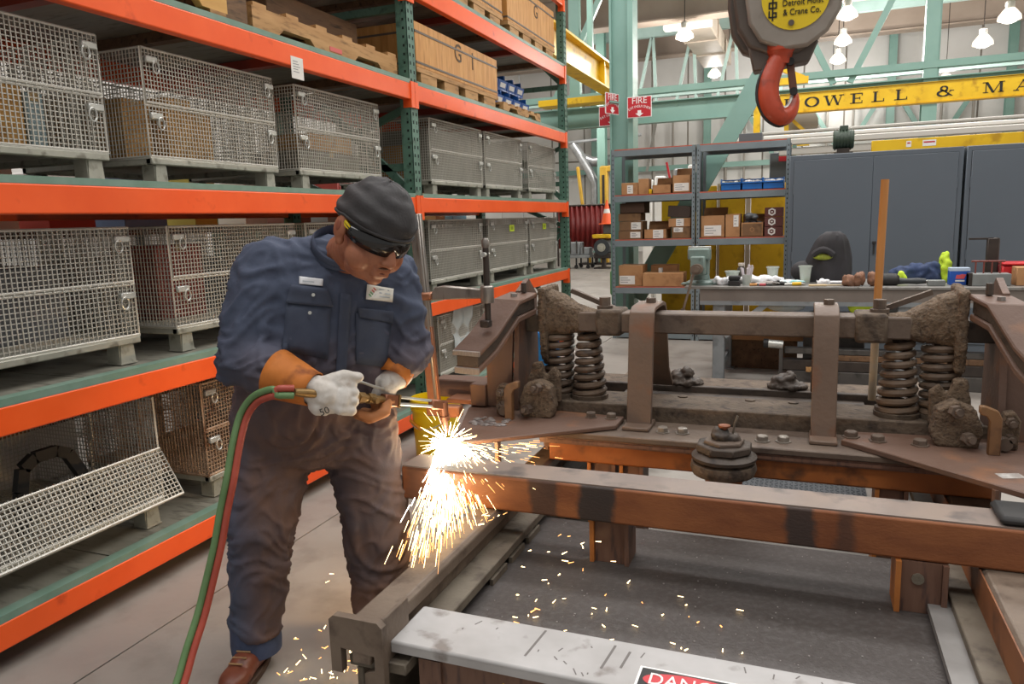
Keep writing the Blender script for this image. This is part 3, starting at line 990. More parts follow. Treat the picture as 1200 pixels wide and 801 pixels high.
crate('wooden_crate', 'plywood crate marked with a G on the highest shelf by the far post', (-3.0, 7.22, d5), 0.9, 1.35, 0.50, [('G', 0.1, 0.36, 0.17)])
crate('wooden_crate', 'plain plywood crate top of the rack beside the lettered highest crate', (-3.0, 5.75, d5), 0.9, 1.35, 0.50, [])
def pallet(name, label, c, sx, sy, h, m1=WOOD, m2=DARKWOOD):
    t = thing(name, label, 'pallet', c)
    for x in (-sx / 2 + 0.02, 0, sx / 2 - 0.02):
        # stringer with two fork notches
        prof = [(-sy / 2, 0.02), (-sy * 0.36, 0.02), (-sy * 0.33, 0.055), (-sy * 0.17, 0.055), (-sy * 0.14, 0.02), (sy * 0.14, 0.02), (sy * 0.17, 0.055), (sy * 0.33, 0.055), (sy * 0.36, 0.02), (sy / 2, 0.02), (sy / 2, h - 0.02), (-sy / 2, h - 0.02)]
        MB().prism(prof, (x - 0.02, 0, 0), (0, 1, 0), (0, 0, 1), (1, 0, 0), 0.04).build('stringer', m1, t, smooth=False, fixn=True)
    for k in range(6):
        y = -sy / 2 + 0.06 + k * (sy - 0.12) / 5
        MB().bb(-sx / 2, sx / 2, y - 0.05, y + 0.05, h - 0.02, h + 0.001 * (k % 3)).build('top_board', m1, t, smooth=False)
    for y in (-sy / 2 + 0.06, 0, sy / 2 - 0.06):
        MB().bb(-sx / 2, sx / 2, y - 0.05, y + 0.05, 0, 0.02).build('bottom_board', m2, t, smooth=False)
    return t
pallet('wooden_pallet', 'worn wooden pallet with fork notches above the paper slip', (-3.05, 3.83, d4), 0.98, 1.4, 0.145)
MB().bb(0.4905, 0.4925, -0.06, 0.06, 0.03, 0.055).build('paint_mark', mat('pink_paint', '#d4645c', rough=0.6), bpy.data.objects['wooden_pallet'], smooth=False)
carton('carton', 'brown flat crate lying on the worn wooden pallet', 'crate', (-3.15, 4.0, d4 + 0.146), (0.7, 0.9, 0.20), DARKWOOD, tape=False)
pallet('wooden_pallet', 'clean yellowish pallet at the upper left end of the rack', (-3.0, 2.35, d4), 0.98, 1.1, 0.14, mat('fresh_wood', '#d2a561', '#c39450', 3, rough=0.7, stretch=(5, 1, 5)), WOOD)
carton('carton', 'dark brown box beside the worn wooden pallet', 'box', (-3.0, 3.0, d4), (0.9, 0.17, 0.16), DARKWOOD, tape=False)
# blue bins on a little pallet
pallet('wooden_pallet', 'small light pallet under the blue parts bins', (-3.0, 6.86, d4), 0.92, 1.0, 0.09)
BLUE = mat('blue_plastic', '#1f5ba8', '#194e95', 3, rough=0.35)
def bin_(label, c, sx=0.34, sy=0.22, h=0.15, m=None, group='blue plastic parts bins'):
    m = m or BLUE
    t = thing('parts_bin', label, 'bin', c, group=group)
    b = MB()
    b.bb(-sx / 2, sx / 2, -sy / 2, sy / 2, 0, 0.008)
    b.bb(-sx / 2, sx / 2 - 0.02, -sy / 2, -sy / 2 + 0.006, 0, h).bb(-sx / 2, sx / 2 - 0.02, sy / 2 - 0.006, sy / 2, 0, h)
    b.bb(-sx / 2, -sx / 2 + 0.006, -sy / 2, sy / 2, 0, h)
    b.obox((sx / 2, 0, h * 0.3), (0, 1, 0), (0.25, 0, 0.97), (-0.97, 0, 0.25), sy / 2, h * 0.31, 0.004)
    b.build('tub', m, t, smooth=False, fixn=True)
    MB().obox((sx / 2 + 0.007, 0, h * 0.32), (0, 1, 0), (0.25, 0, 0.97), (0.97, 0, -0.25), sy * 0.3, h * 0.14, 0.002).build('label_card', PAPER, t, smooth=False)
    pts = MB()
    random.seed(int(abs(c[1]) * 100 + c[2] * 77))
    for k in range(9):
        pts.sphere((random.uniform(-sx * .35, sx * .3), random.uniform(-sy * .35, sy * .35), h * 0.5), 0.035, 6, 4, (1, 1, 0.7))
    pts.build('contents', GALV if random.random() < .6 else DARKSTEEL, t, kind='stuff')
    return t
for lev in range(2):
    for k in range(4):
        bin_('blue plastic parts bin on the rack, %s row, %s from the bound crate' % (('lower', 'upper')[lev], ('first', 'second', 'third', 'fourth')[k]), (-2.85 - 0.05 * lev, 6.52 + 0.225 * k, d4 + 0.09 + lev * 0.16), 0.4, 0.21, 0.15)
carton('carton', 'dark bound bundle standing behind the blue bins', 'bundle', (-3.25, 6.75, d4 + 0.091), (0.25, 0.7, 0.36), BLACK, tape=False)

# ------------------------------------------------------------------ behind the rack
random.seed(5)
bk = [('white board stack leaning behind the bottom shelf of the rack', (-4.3, 1.9, 0), (0.12, 2.6, 0.95), mat('white_board', '#e8e5df', '#dcd8d0', 2, rough=0.6), 'board'),
      ('pale panel standing behind the head of the worker', (-4.3, 4.9, 0), (0.12, 1.7, 1.25), mat('pale_board', '#cfcac2', '#c1bcb4', 2, rough=0.6), 'board'),
      ('light grey cabinet behind the near end of the rack', (-4.9, 2.3, 0), (0.6, 1.6, 1.86), mat('light_grey_cab', '#b3b5b8', '#a7a9ac', 2, rough=0.5), 'cabinet'),
      ('tan box pile behind the near shelf end', (-4.6, 0.9, 0), (0.5, 0.9, 1.85), CARD, 'carton'),
      ('white cabinet far behind the rack', (-5.2, 4.4, 0), (0.5, 1.6, 1.9), mat('white_cab', '#d9d6d0', '#cdcac4', 2, rough=0.5), 'cabinet'),
      ('green machine cabinet behind the middle post', (-5.2, 6.3, 0), (0.6, 0.9, 1.8), mat('machine_green', '#4f7260', '#456656', 2, rough=0.45), 'cabinet'),
      ('red tool cabinet behind the far bay of the rack', (-5.1, 7.6, 0), (0.6, 1.1, 1.95), mat('tool_red', '#a33a2c', '#933226', 2, rough=0.45), 'cabinet')]
for lab, c, s, m, cat in bk:
    t = thing(cat if cat != 'carton' else 'carton', lab, cat, c)
    MB().bb(-s[0] / 2, s[0] / 2, -s[1] / 2, s[1] / 2, 0, s[2]).build('body', m, t, bev=0.01)
    for k in range(2):
        MB().bb(s[0] / 2, s[0] / 2 + 0.012, -s[1] / 2 + 0.02 + k * s[1] / 2, -0.02 + k * s[1] / 2, 0.04, s[2] - 0.04).build('door' if cat == 'cabinet' else 'panel', m, t, bev=0.004)
cols = ['#c9a36b', '#7fb0c9', '#d8d3c8', '#b5483b', '#6d87a8', '#d9c45a', '#e5e2dc', '#8c5a4a', '#a9b2ae', '#4a5f7c', '#d07a3c', '#c4ccd2']
CN = ['tan', 'light blue', 'off white', 'red', 'slate blue', 'yellow', 'white', 'brown', 'grey green', 'navy', 'orange', 'pale grey']
ORD = ['first', 'second', 'third', 'fourth', 'fifth', 'sixth', 'seventh', 'eighth', 'ninth', 'tenth', 'eleventh', 'twelfth', 'thirteenth', 'last']
for k in range(14):
    y = 1.5 + k * 0.5
    h = random.uniform(0.25, 0.4)
    c = cols[k % len(cols)]
    s = (0.26, random.uniform(0.18, 0.4), h)
    carton('storage_box', CN[k % len(cols)] + ' storage box on the top board of the rear shelf, %s along' % ORD[k], 'box', (-3.92, y, DZ[2] - 0.17 - 0.02), s, mat('box_' + c[1:], c, rough=0.6), 'storage boxes on the rear rack row', tape=False)
rs = thing('rear_shelf', 'low grey shelf row standing close behind the pallet rack', 'shelf', (-3.92, 5.0, 0))
for z in (0.5, 1.0, DZ[2] - 0.19):
    MB().bb(-0.2, 0.2, -4.0, 3.7, z - 0.03, z).build('board', DARKWOOD, rs, smooth=False)
for y in (-3.9, -1.3, 1.2, 3.6):
    for x in (-0.17, 0.17):
        MB().bb(x - 0.02, x + 0.02, y - 0.02, y + 0.02, 0, DZ[2] - 0.19).build('post', GREYBLUE, rs, smooth=False)
for k in range(9):
    y = 1.7 + k * 0.72
    c = cols[(k * 5 + 1) % len(cols)]
    carton('storage_box', CN[(k * 5 + 1) % len(cols)] + ' storage box on the middle board of the rear shelf, %s along' % ORD[k], 'box', (-3.92, y, 1.0), (0.3, random.uniform(0.3, 0.5), random.uniform(0.2, 0.34)), mat('box_' + c[1:], c, rough=0.6), 'storage boxes on the rear rack row', tape=False)
# ------------------------------------------------------------------ welding fixture: rails, deck plate, beams, posts
RUSTBEAM = mat('rust_beam', '#a8653a', '#8a4c28', 2.6, rough=0.55, c3='#4a4440', s3=1.7, lo3=0.56, hi3=0.66, stretch=(1.3, 6, 2.2), bump=0.12, bscale=60)
RUSTTOP = mat('rust_beam_top', '#7c6f68', '#8b7a6e', 5, rough=0.5, c3='#5a524e', s3=9)
RAILM = mat('rail_steel', '#7c6d5f', '#6c5d50', 6, rough=0.55, metal=0.2, c3='#584a3f', s3=16, bump=0.15, bscale=70)
RAILSIDE = mat('rail_dusty', '#736a5c', '#61574b', 7, rough=0.7, c3='#4d443b', s3=18, bump=0.2, bscale=80)
POSTM = mat('rust_post', '#7a5b4b', '#6c4d3e', 5, rough=0.55, c3='#54403a', s3=10, stretch=(6, 6, 1))
POSTEDGE = mat('rust_post_edge', '#c07a3c', '#a86430', 6, rough=0.6)
DECKP = mat('deck_plate', '#443e3b', '#504b49', 1.8, rough=0.5, metal=0.15, c3='#5d5957', s3=52, lo3=0.45, hi3=0.85, bump=0.2, bscale=110)
WHITEPAINT = mat('worn_white_paint', '#b5b3b2', '#a19e9c', 4, rough=0.5, c3='#7d7671', s3=11, lo3=0.58, hi3=0.7)
ZT = 0.51
def rail(label, x0, x1, ya, yb, side):
    """rail head on a web and channel; side: +1 = step on the +X side"""
    xc = (x0 + x1) / 2
    t = thing('steel_rail', label, 'rail', (xc, (ya + yb) / 2, 0))
    hw = (x1 - x0) / 2
    prof = [(-hw, ZT - 0.012), (-hw + 0.012, ZT), (hw - 0.012, ZT), (hw, ZT - 0.012), (hw, ZT - 0.045), (hw - 0.014, ZT - 0.06), (hw - 0.018, 0.415), (-hw + 0.03, 0.415), (-hw + 0.03, ZT - 0.06), (-hw, ZT - 0.045)]
    L_ = yb - ya
    MB().prism(prof, (0, -L_ / 2, 0), (1, 0, 0), (0, 0, 1), (0, 1, 0), L_).build('rail_head', RAILM, t, fixn=True, bev=0.003)
    # channel below, with a step flange
    w = 0.065
    m = MB()
    m.bb(-hw, hw - 0.004 + w, -L_ / 2 + 0.03, L_ / 2, 0.385, 0.415) if side > 0 else m.bb(-hw - w, hw, -L_ / 2 + 0.03, L_ / 2, 0.385, 0.415)
    m.bb(-0.03, -0.01, -L_ / 2 + 0.03, L_ / 2, 0.10, 0.385)
    m.bb(-hw, hw + (w if side > 0 else 0), -L_ / 2 + 0.03, L_ / 2, 0.08, 0.10)
    m.build('channel', RAILSIDE, t, bev=0.003)
    for k in range(4):
        y = -L_ / 2 + 0.3 + k * (L_ - 0.6) / 3
        MB().bb(-0.04, 0.04, y - 0.04, y + 0.04, 0, 0.08).build('leg', DARKSTEEL, t, smooth=False)
    return t, hw
lr, hw = rail('long rusty rail running under the left beam end, clamp plate on its near end', -1.035, -0.935, 1.40, 4.6, 1)
yl = -1.6
# hooked plate over the near end of the rail head
hp = MB()
hp.prism([(-0.075, -0.115), (-0.075, 0.022), (-0.062, 0.034), (0.062, 0.034), (0.075, 0.022), (0.075, -0.135), (0.02, -0.135), (0.02, -0.105), (0.05, -0.095), (0.05, -0.055), (-0.045, -0.048), (-0.045, -0.115)][::-1], (-0.005, yl - 0.002, ZT - 0.012), (1, 0, 0), (0, 0, 1), (0, 1, 0), 0.022)
hp.build('clamp_plate', RAILM, lr, fixn=True)
MB().bb(0.052, 0.064, yl + 0.02, yl + 0.14, ZT - 0.13, ZT + 0.022).build('clamp_arm', RAILM, lr, bev=0.003)
rr, hwr = rail('rusty rail with a grey channel on the right side of the deck plate', 0.462, 0.62, 1.2, 4.6, -1)
MB().bb(-0.20, -hwr - 0.005, -1.65, 1.6, 0.372, 0.392).build('floor_channel', mat('grey_channel', '#8b8885', '#7a7774', 5, rough=0.5, metal=0.2), rr, smooth=False)
MB().bb(-hwr - 0.004, -hwr, -1.65, 1.6, 0.36, ZT - 0.002).build('side_face', mat('rail_rust_side', '#8d5a37', '#74462a', 5, rough=0.6, c3='#553626', s3=9), rr, smooth=False)
# small arched bracket between rail and deck
ab = MB()
arc = [(-0.06, 0.0), (-0.06, -0.10), (-0.045, -0.10)] + [(0.0 - 0.045 * math.cos(a), -0.10 + 0.065 * math.sin(a)) for a in [PI * k / 10 for k in range(1, 10)]] + [(0.045, -0.10), (0.06, -0.10), (0.06, 0.0)]
for k in range(3):
    ab = MB().prism(arc, (0.105, -0.98 + k * 0.16, 0.38), (0, 1, 0), (0, 0, 1), (1, 0, 0), 0.012)
    ab.build('arched_rib', RAILSIDE, lr, fixn=True)

dp = thing('deck_plate', 'dark scaly steel deck plate lying between the two rails, dusted with slag', 'steel plate', (-0.23, 1.9, 0.36))
MB().bb(-0.675, 0.69, -0.26, 0.62, -0.02, 0.0).build('plate', DECKP, dp, smooth=False)
for x in (-0.5, 0.5):
    MB().bb(x - 0.04, x + 0.04, -0.26, 0.62, -0.28, -0.02).build('bearer', DARKSTEEL, dp, smooth=False)
for x in (-0.5, 0.5):
    for y in (-0.2, 0.5):
        MB().bb(x - 0.04, x + 0.04, y - 0.04, y + 0.04, -0.36, -0.28).build('foot', DARKSTEEL, dp, smooth=False)
sl = MB()
random.seed(11)
for k in range(150):
    x, y = random.uniform(-0.62, 0.64), random.uniform(-0.25, 0.6)
    s = random.uniform(0.0008, 0.0022)
    sl.bb(x - s, x + s, y - s, y + s, 0, s)
sl.build('slag_grit', mat('slag_grit', '#8f8a86', rough=0.6), dp, smooth=False, kind='stuff')
WL = ['small loose washer on the deck plate, nearest the arched rib', 'small loose washer on the deck plate, the one farther right', 'small loose washer on the deck plate close to the white channel']
for (x, y) in ((-0.32, 1.66), (0.02, 1.74), (-0.62, 1.58)):
    w = MB().lathe([(0.007, 0), (0.012, 0), (0.012, 0.003), (0.007, 0.003)], (0, 0, 0), 14, cap=False).build('washer', RAILSIDE, loc=(x, y, 0.36))
    tag(w, WL.pop(), 'washer', 'loose washers on the deck plate')

# cross beams
def cross_beam(name, label, x0, x1, y0, y1, z0, z1, m, mt):
    t = thing(name, label, 'beam', ((x0 + x1) / 2, (y0 + y1) / 2, z0))
    MB().bb(x0, x1, y0, y1, z0, z1 - 0.004).build('tube', m, t, world=True, bev=0.008, seg=2)
    MB().bb(x0 + 0.004, x1 - 0.004, y0 + 0.006, y1 - 0.006, z1 - 0.006, z1).build('top_scale', mt, t, world=True, smooth=False)
    return t
def banded(name, c1, c2, dark, bands, half):
    m = mat(name, c1, c2, 3.0, rough=0.55, stretch=(1.2, 5, 3), bump=0.12, bscale=60)
    nt_ = m.node_tree; N2, L2 = nt_.nodes, nt_.links
    tc_ = N2.new('ShaderNodeTexCoord'); sp = N2.new('ShaderNodeSeparateXYZ'); L2.new(tc_.outputs['Object'], sp.inputs[0])
    nz_ = N2.new('ShaderNodeTexNoise'); nz_.inputs['Scale'].default_value = 14; nz_.inputs['Detail'].default_value = 5; L2.new(tc_.outputs['Object'], nz_.inputs['Vector'])
    ad = N2.new('ShaderNodeMath'); ad.operation = 'MULTIPLY_ADD'; ad.inputs[1].default_value = 0.07; L2.new(nz_.outputs['Fac'], ad.inputs[0]); L2.new(sp.outputs['X'], ad.inputs[2])
    mr_ = N2.new('ShaderNodeMapRange'); mr_.inputs['From Min'].default_value = -half + 0.035; mr_.inputs['From Max'].default_value = half + 0.035; L2.new(ad.outputs[0], mr_.inputs['Value'])
    rp_ = N2.new('ShaderNodeValToRGB'); cr = rp_.color_ramp
    cr.elements[0].position = 0; cr.elements[0].color = (0, 0, 0, 1); cr.elements[1].position = 1; cr.elements[1].color = (0, 0, 0, 1)
    for a_, b_, k_ in bands:
        for pos, val in ((a_ - 0.012, 0), (a_ + 0.006, k_), (b_ - 0.006, k_), (b_ + 0.012, 0)):
            e_ = cr.elements.new((pos + half) / (2 * half)); e_.color = (val, val, val, 1)
    L2.new(mr_.outputs[0], rp_.inputs['Fac'])
    mx_ = N2.new('ShaderNodeMix'); mx_.data_type = 'RGBA'
    bsd = N2['Principled BSDF']
    src = bsd.inputs['Base Color'].links[0].from_socket
    L2.new(rp_.outputs['Color'], mx_.inputs['Factor']); L2.new(src, mx_.inputs['A']); mx_.inputs['B'].default_value = lin(dark); L2.new(mx_.outputs['Result'], bsd.inputs['Base Color'])
    return m
RUSTBEAM2 = banded('scorched_beam', '#9c6038', '#7d482a', '#35302e', ((-0.53, -0.44, 0.75), (-0.36, -0.25, 0.95), (0.26, 0.34, 0.9), (0.395, 0.44, 0.6), (-0.99, -0.92, 0.5)), 1.02)
fb = cross_beam('steel_beam', 'thick rusty square beam lying across both rails in front, struck by the sparks', -1.305, 0.72, 2.183, 2.325, 0.511, 0.634, RUSTBEAM2, RUSTTOP)
MB().bb(0.50, 0.72, 2.19, 2.33, 0.634, 0.66).build('charred_lump', BLACK, fb, world=True, bev=0.01)
bb_ = cross_beam('steel_beam', 'orange brown I-beam lying across the rails under the truck frame', -0.945, 0.62, 2.74, 2.86, 0.511, 0.60, mat('orange_beam', '#8f5228', '#a8632f', 4, rough=0.55, c3='#5c3a24', s3=9), mat('brown_scale', '#6b4a34', '#7b563c', 5, rough=0.6))
MB().bb(-0.945, 0.62, 2.725, 2.875, 0.592, 0.604).build('flange', POSTM, bb_, world=True, smooth=False)

def ipost(label, x, y, z0, z1, w=0.115, d=0.11):
    t = thing('support_post', label, 'post', (x, y, z0))
    h = z1 - z0
    MB().bb(-w / 2, w / 2, -0.005, 0.005, 0, h).build('web', POSTM, t, smooth=False)
    for s in (-1, 1):
        MB().bb(s * w / 2 - 0.007, s * w / 2 + 0.007, -d / 2, d / 2, 0, h).build('flange', POSTEDGE if s < 0 else POSTM, t, smooth=False)
    MB().bb(-w / 2 + 0.008, w / 2 - 0.008, -d / 2 + 0.012, -d / 2 + 0.02, 0, h).build('face_plate', POSTM, t, smooth=False)
    return t
ipost('brown steel post under the front beam left of the deck centre', -0.565, 2.265, 0.361, 0.51)
p2 = ipost('brown steel post with a bolt hole under the front beam at the right', 0.322, 2.225, 0.361, 0.51)
MB().cyl((-0.008, -0.038, 0.10), (-0.008, -0.048, 0.10), 0.016, n=14).build('bolt', RAILSIDE, p2)
for lab, x, w in (('orange edged steel post under the back beam near the pivot stack', -0.61, 0.08), ('dark steel post with a bolt under the back beam left of the pivot stack', -0.73, 0.10), ('orange edged steel post under the back beam at the right', 0.30, 0.09)):
    q = ipost(lab, x, 2.80, 0.0, 0.511, w)
    if 'bolt' in lab:
        MB().cyl((0.02, -0.044, 0.42), (0.02, -0.052, 0.42), 0.013, n=12).build('bolt', POSTEDGE, q)
# white channel in front with its danger label
wc = thing('white_channel', 'scuffed white painted steel channel lying in front with a danger label', 'channel', (-0.2, 1.53, 0.0))
MB().bb(-0.725, 0.85, -0.085, 0.095, 0.447, 0.462).build('web', WHITEPAINT, wc, bev=0.006, seg=2)
MB().bb(-0.72, 0.85, -0.085, -0.075, 0.434, 0.452).bb(-0.72, 0.85, 0.085, 0.095, 0.434, 0.452).build('flange', WHITEPAINT, wc, smooth=False)
SC_ = mat('scuff_mark', '#6b6663', rough=0.6)
sm = MB()
random.seed(3)
for k in range(34):
    x = random.uniform(-0.6, 0.6); y = random.uniform(-0.07, 0.08); a = random.uniform(0.5, 2.4); l = random.uniform(0.003, 0.012)
    sm.obox((x, y, 0.4621), (math.cos(a), math.sin(a), 0), (-math.sin(a), math.cos(a), 0), (0, 0, 1), l, 0.0016, 0.0003)
for x, l in ((-0.2, 0.05), (-0.16, 0.035), (-0.38, 0.06)):
    sm.obox((x, 0.02, 0.4621), (0.1, 1, 0), (1, -0.1, 0), (0, 0, 1), l, 0.003, 0.0003)
sm.build('scuff', SC_, wc, smooth=False, kind='stuff')
dl = MB().bb(-0.122, 0.12, -0.16, 0.008, 0.4621, 0.4629).build('danger_label', mat('label_white', '#ece9e6', rough=0.4), wc, smooth=False)
MB().bb(-0.116, 0.114, -0.075, 0.002, 0.463, 0.4634).build('black_panel', SIGNBLACK, dl, smooth=False)
ov = MB()
ov.lathe([(0.0001, 0), (0.034, 0), (0.034, 0.0005), (0.0001, 0.0005)], (0, 0, 0), 36, cap=False)
ov.v = [(-0.001 + p[0] * 3.15, -0.037 + p[1], 0.4636 + p[2]) for p in ov.v]
ov.build('red_oval', mat('danger_red', '#c3202c', rough=0.4), dl, smooth=False, fixn=True)
text_obj('lettering', 'DANGER', 0.058, (-0.2 - 0.001, 1.53 - 0.037, 0.4636), (1, 0, 0), (0, 1, 0), mat('label_white', '#ece9e6'), dl, stretch=0.82)
# brown supports below the white channel
ub = thing('steel_beam', 'brown steel beam lying under the white channel', 'beam', (-0.3, 1.53, 0.0))
MB().bb(-0.52, 0.8, -0.05, 0.06, 0.29, 0.433).build('tube', POSTM, ub, bev=0.006)
MB().bb(-0.56, -0.50, -0.06, 0.07, 0.0, 0.413).bb(0.6, 0.68, -0.06, 0.07, 0.0, 0.29).build('support', POSTM, ub, smooth=False)
sy = MB()
for k in range(4):
    sy.obox((-0.36 + 0.012 * k, -0.0505, 0.36 + 0.01 * (k % 2)), (0.5, 0, 0.8), (0, 1, 0), (0.8, 0, -0.5), 0.02, 0.0004, 0.002)
sy.build('chalk_mark', mat('yellow_chalk', '#d8b43a', rough=0.8), ub, smooth=False)

# ------------------------------------------------------------------ the truck frame with springs
DIRT = mat('greasy_dirt', '#6a5b4c', '#584a3d', 9, rough=0.8, c3='#3d322a', s3=22, lo3=0.5, hi3=0.68, bump=0.5, bscale=60)
CRUST = mat('crusted_grease', '#75624f', '#655443', 26, rough=0.85, c3='#493b30', s3=70, lo3=0.5, hi3=0.7, bump=0.8, bscale=110)
DIRT2 = mat('dusty_steel', '#6d5e51', '#5d4e43', 6, rough=0.65, c3='#4a3c33', s3=14, bump=0.25, bscale=50)
DARKDIRT = mat('dark_grease', '#3f362f', '#4d4239', 8, rough=0.6, c3='#2c2521', s3=20, bump=0.35, bscale=50)
PLATE = mat('rusty_plate', '#6e564a', '#634a3c', 4, rough=0.55, c3='#80593f', s3=7, bump=0.15, bscale=60)
CUT = mat('cut_steel', '#8f8a86', '#a19b95', 30, rough=0.4, metal=0.5, stretch=(8, 8, 1))
SPRING = mat('spring_steel', '#6f5c4b', '#5d4c3e', 8, rough=0.6, c3='#45382e', s3=16, bump=0.2, bscale=60)
STRAPM = mat('strap_steel', '#655346', '#6f5b4d', 4, rough=0.55, c3='#7a5138', s3=6, bump=0.15, bscale=50)
TXC = -0.265
tk = thing('truck_frame', 'greasy railcar truck frame with coil springs set on the fixture behind the front beam', 'truck frame', (TXC, 3.1, 0.604))
def T(mb, name, m, parent=None, **kw):
    return mb.build(name, m, parent or tk, world=True, **kw)

def crust(me, amp, sc, amp2=0.0, sc2=60):
    for v in me.vertices:
        p = v.co
        n = noise.fractal(p * sc, 1.0, 2.0, 3)
        d = amp * n
        if amp2:
            d += amp2 * abs(noise.noise(p * sc2))
        v.co = p + v.normal * d

def off_mesh(me):
    for v in me.vertices:
        v.co -= Vector(tk.location)
    return me
# near and far sills: angle irons
T(MB().bb(-1.16, 0.66, 2.72, 2.985, 0.612, 0.636), 'sill_flange', DIRT2, bev=0.004)
T(MB().bb(-1.10, 0.62, 2.965, 2.99, 0.63, 0.70), 'sill_web', DIRT, bev=0.004)
T(MB().bb(-1.10, 0.62, 2.99, 3.24, 0.672, 0.69), 'spring_plank', DIRT, bev=0.004)
T(MB().bb(-1.10, 0.62, 3.40, 3.62, 0.60, 0.618), 'sill_flange', DARKDIRT, bev=0.004)
T(MB().bb(-1.10, 0.62, 3.42, 3.45, 0.615, 0.69), 'sill_web', DARKDIRT, bev=0.004)
T(MB().bb(-1.10, 0.62, 3.44, 3.62, 0.672, 0.69), 'spring_plank', DIRT, bev=0.004)
T(MB().bb(-0.98, 0.5, 2.73, 2.90, 0.585, 0.611), 'packing_plate', POSTM, smooth=False)
for x in (-1.0, -0.42, 0.0, 0.5):
    T(MB().bb(x - 0.05, x + 0.05, 2.98, 3.45, 0.56, 0.60), 'cross_tie', DARKDIRT, smooth=False)
T(MB().bb(-0.78, 0.25, 3.22, 3.42, 0.625, 0.66), 'inner_ledge', DARKDIRT, bev=0.003)
# bolts
def bolt(x, y, z, r=0.021, m=None, parent=None, tilt=0):
    b = MB()
    random.seed(int(x * 997) + int(y * 131))
    a = random.uniform(0, PI)
    vs = MB()
    vs.lathe([(r * 1.35, 0), (r * 1.35, 0.004), (r, 0.004), (r, 0.020), (r * 0.85, 0.023)], (0, 0, 0), 6)
    vs.v = [(x + p[0] * math.cos(a) - p[1] * math.sin(a), y + p[0] * math.sin(a) + p[1] * math.cos(a), z + p[2]) for p in vs.v]
    return T(vs, 'bolt', m or DIRT2, parent, smooth=False)
for x, y in ((-0.81, 2.895), (-0.725, 2.90), (-0.50, 2.82), (-0.425, 2.825), (-0.13, 2.80), (-0.057, 2.81), (-0.634, 2.90), (0.073, 2.92)):
    bolt(x, y, 0.648 if x in (-0.634, 0.073) else 0.636 if -0.6 < x < 0.05 else 0.655, m=mat('bright_bolt', '#9b938a', '#80776d', 20, rough=0.45, metal=0.4) if x > -0.66 else DIRT2)
for x, y in ((0.172, 2.87), (0.257, 2.84), (0.389, 2.825)):
    bolt(x, y, 0.656, 0.023)
for x in (-0.97, -0.9, -0.45, -0.40, -0.11, -0.05, 0.2):
    T(MB().cyl((x, 2.80, 0.575), (x, 2.80, 0.55), 0.016, n=6).cyl((x, 2.80, 0.55), (x, 2.80, 0.535), 0.010, n=8), 'nut', PLATE)
for x, z in ((-0.48, 0.66), (-0.2, 0.66), (-0.12, 0.65), (-0.03, 0.66)):
    T(MB().cyl((x, 3.2, z), (x, 3.2, z + 0.035), 0.022, n=8), 'nut', DIRT)
# crusted lumps on the far sill
for x in (-0.51, -0.06):
    me = organic(ellipsoids=[((x, 3.47, 0.70), (0.085, 0.06, 0.02), None), ((x - 0.02, 3.47, 0.72), (0.05, 0.045, 0.035), None), ((x + 0.01, 3.46, 0.745), (0.03, 0.03, 0.022), None)], voxel=0.007, smooth=2)
    crust(me, 0.012, 30, 0.008, 70)
    link('grease_lump', off_mesh(me), DARKDIRT, tk)
# springs
def coil(x, y, z0, z1, r0, r1, turns, wr):
    pts = []
    n = int(turns * 14)
    for i in range(n + 1):
        t = i / n
        a = 2 * PI * turns * t + 0.7
        # flattened end turns
        tt = min(1, max(0, (t * turns - 0.55) / (turns - 1.1)))
        r = r0 + (r1 - r0) * t
        pts.append((x + r * math.cos(a), y + r * math.sin(a), z0 + wr + (z1 - z0 - 2 * wr) * tt))
    T(MB().tube(pts, wr, 8), 'coil_spring', SPRING)
    T(MB().lathe([(r0 + wr, 0), (r0 + wr * 1.1, 0.02), (r0 * 0.8, 0.024)], (x, y, z0 - 0.012), 20), 'spring_seat', DIRT)
for s in (-1, 1):
    for y in (3.10,):
        coil(TXC + s * 0.745, y, 0.70, 0.975, 0.055, 0.058, 8.2, 0.0148)
        coil(TXC + s * 0.60 * 1.01, y, 0.70, 0.985, 0.066, 0.038, 8.4, 0.0148)
for s, x in ((-1, -1.275), (1, 0.80)):
    coil(x, 3.36, 0.69, 0.98, 0.046, 0.046, 6.5, 0.012)
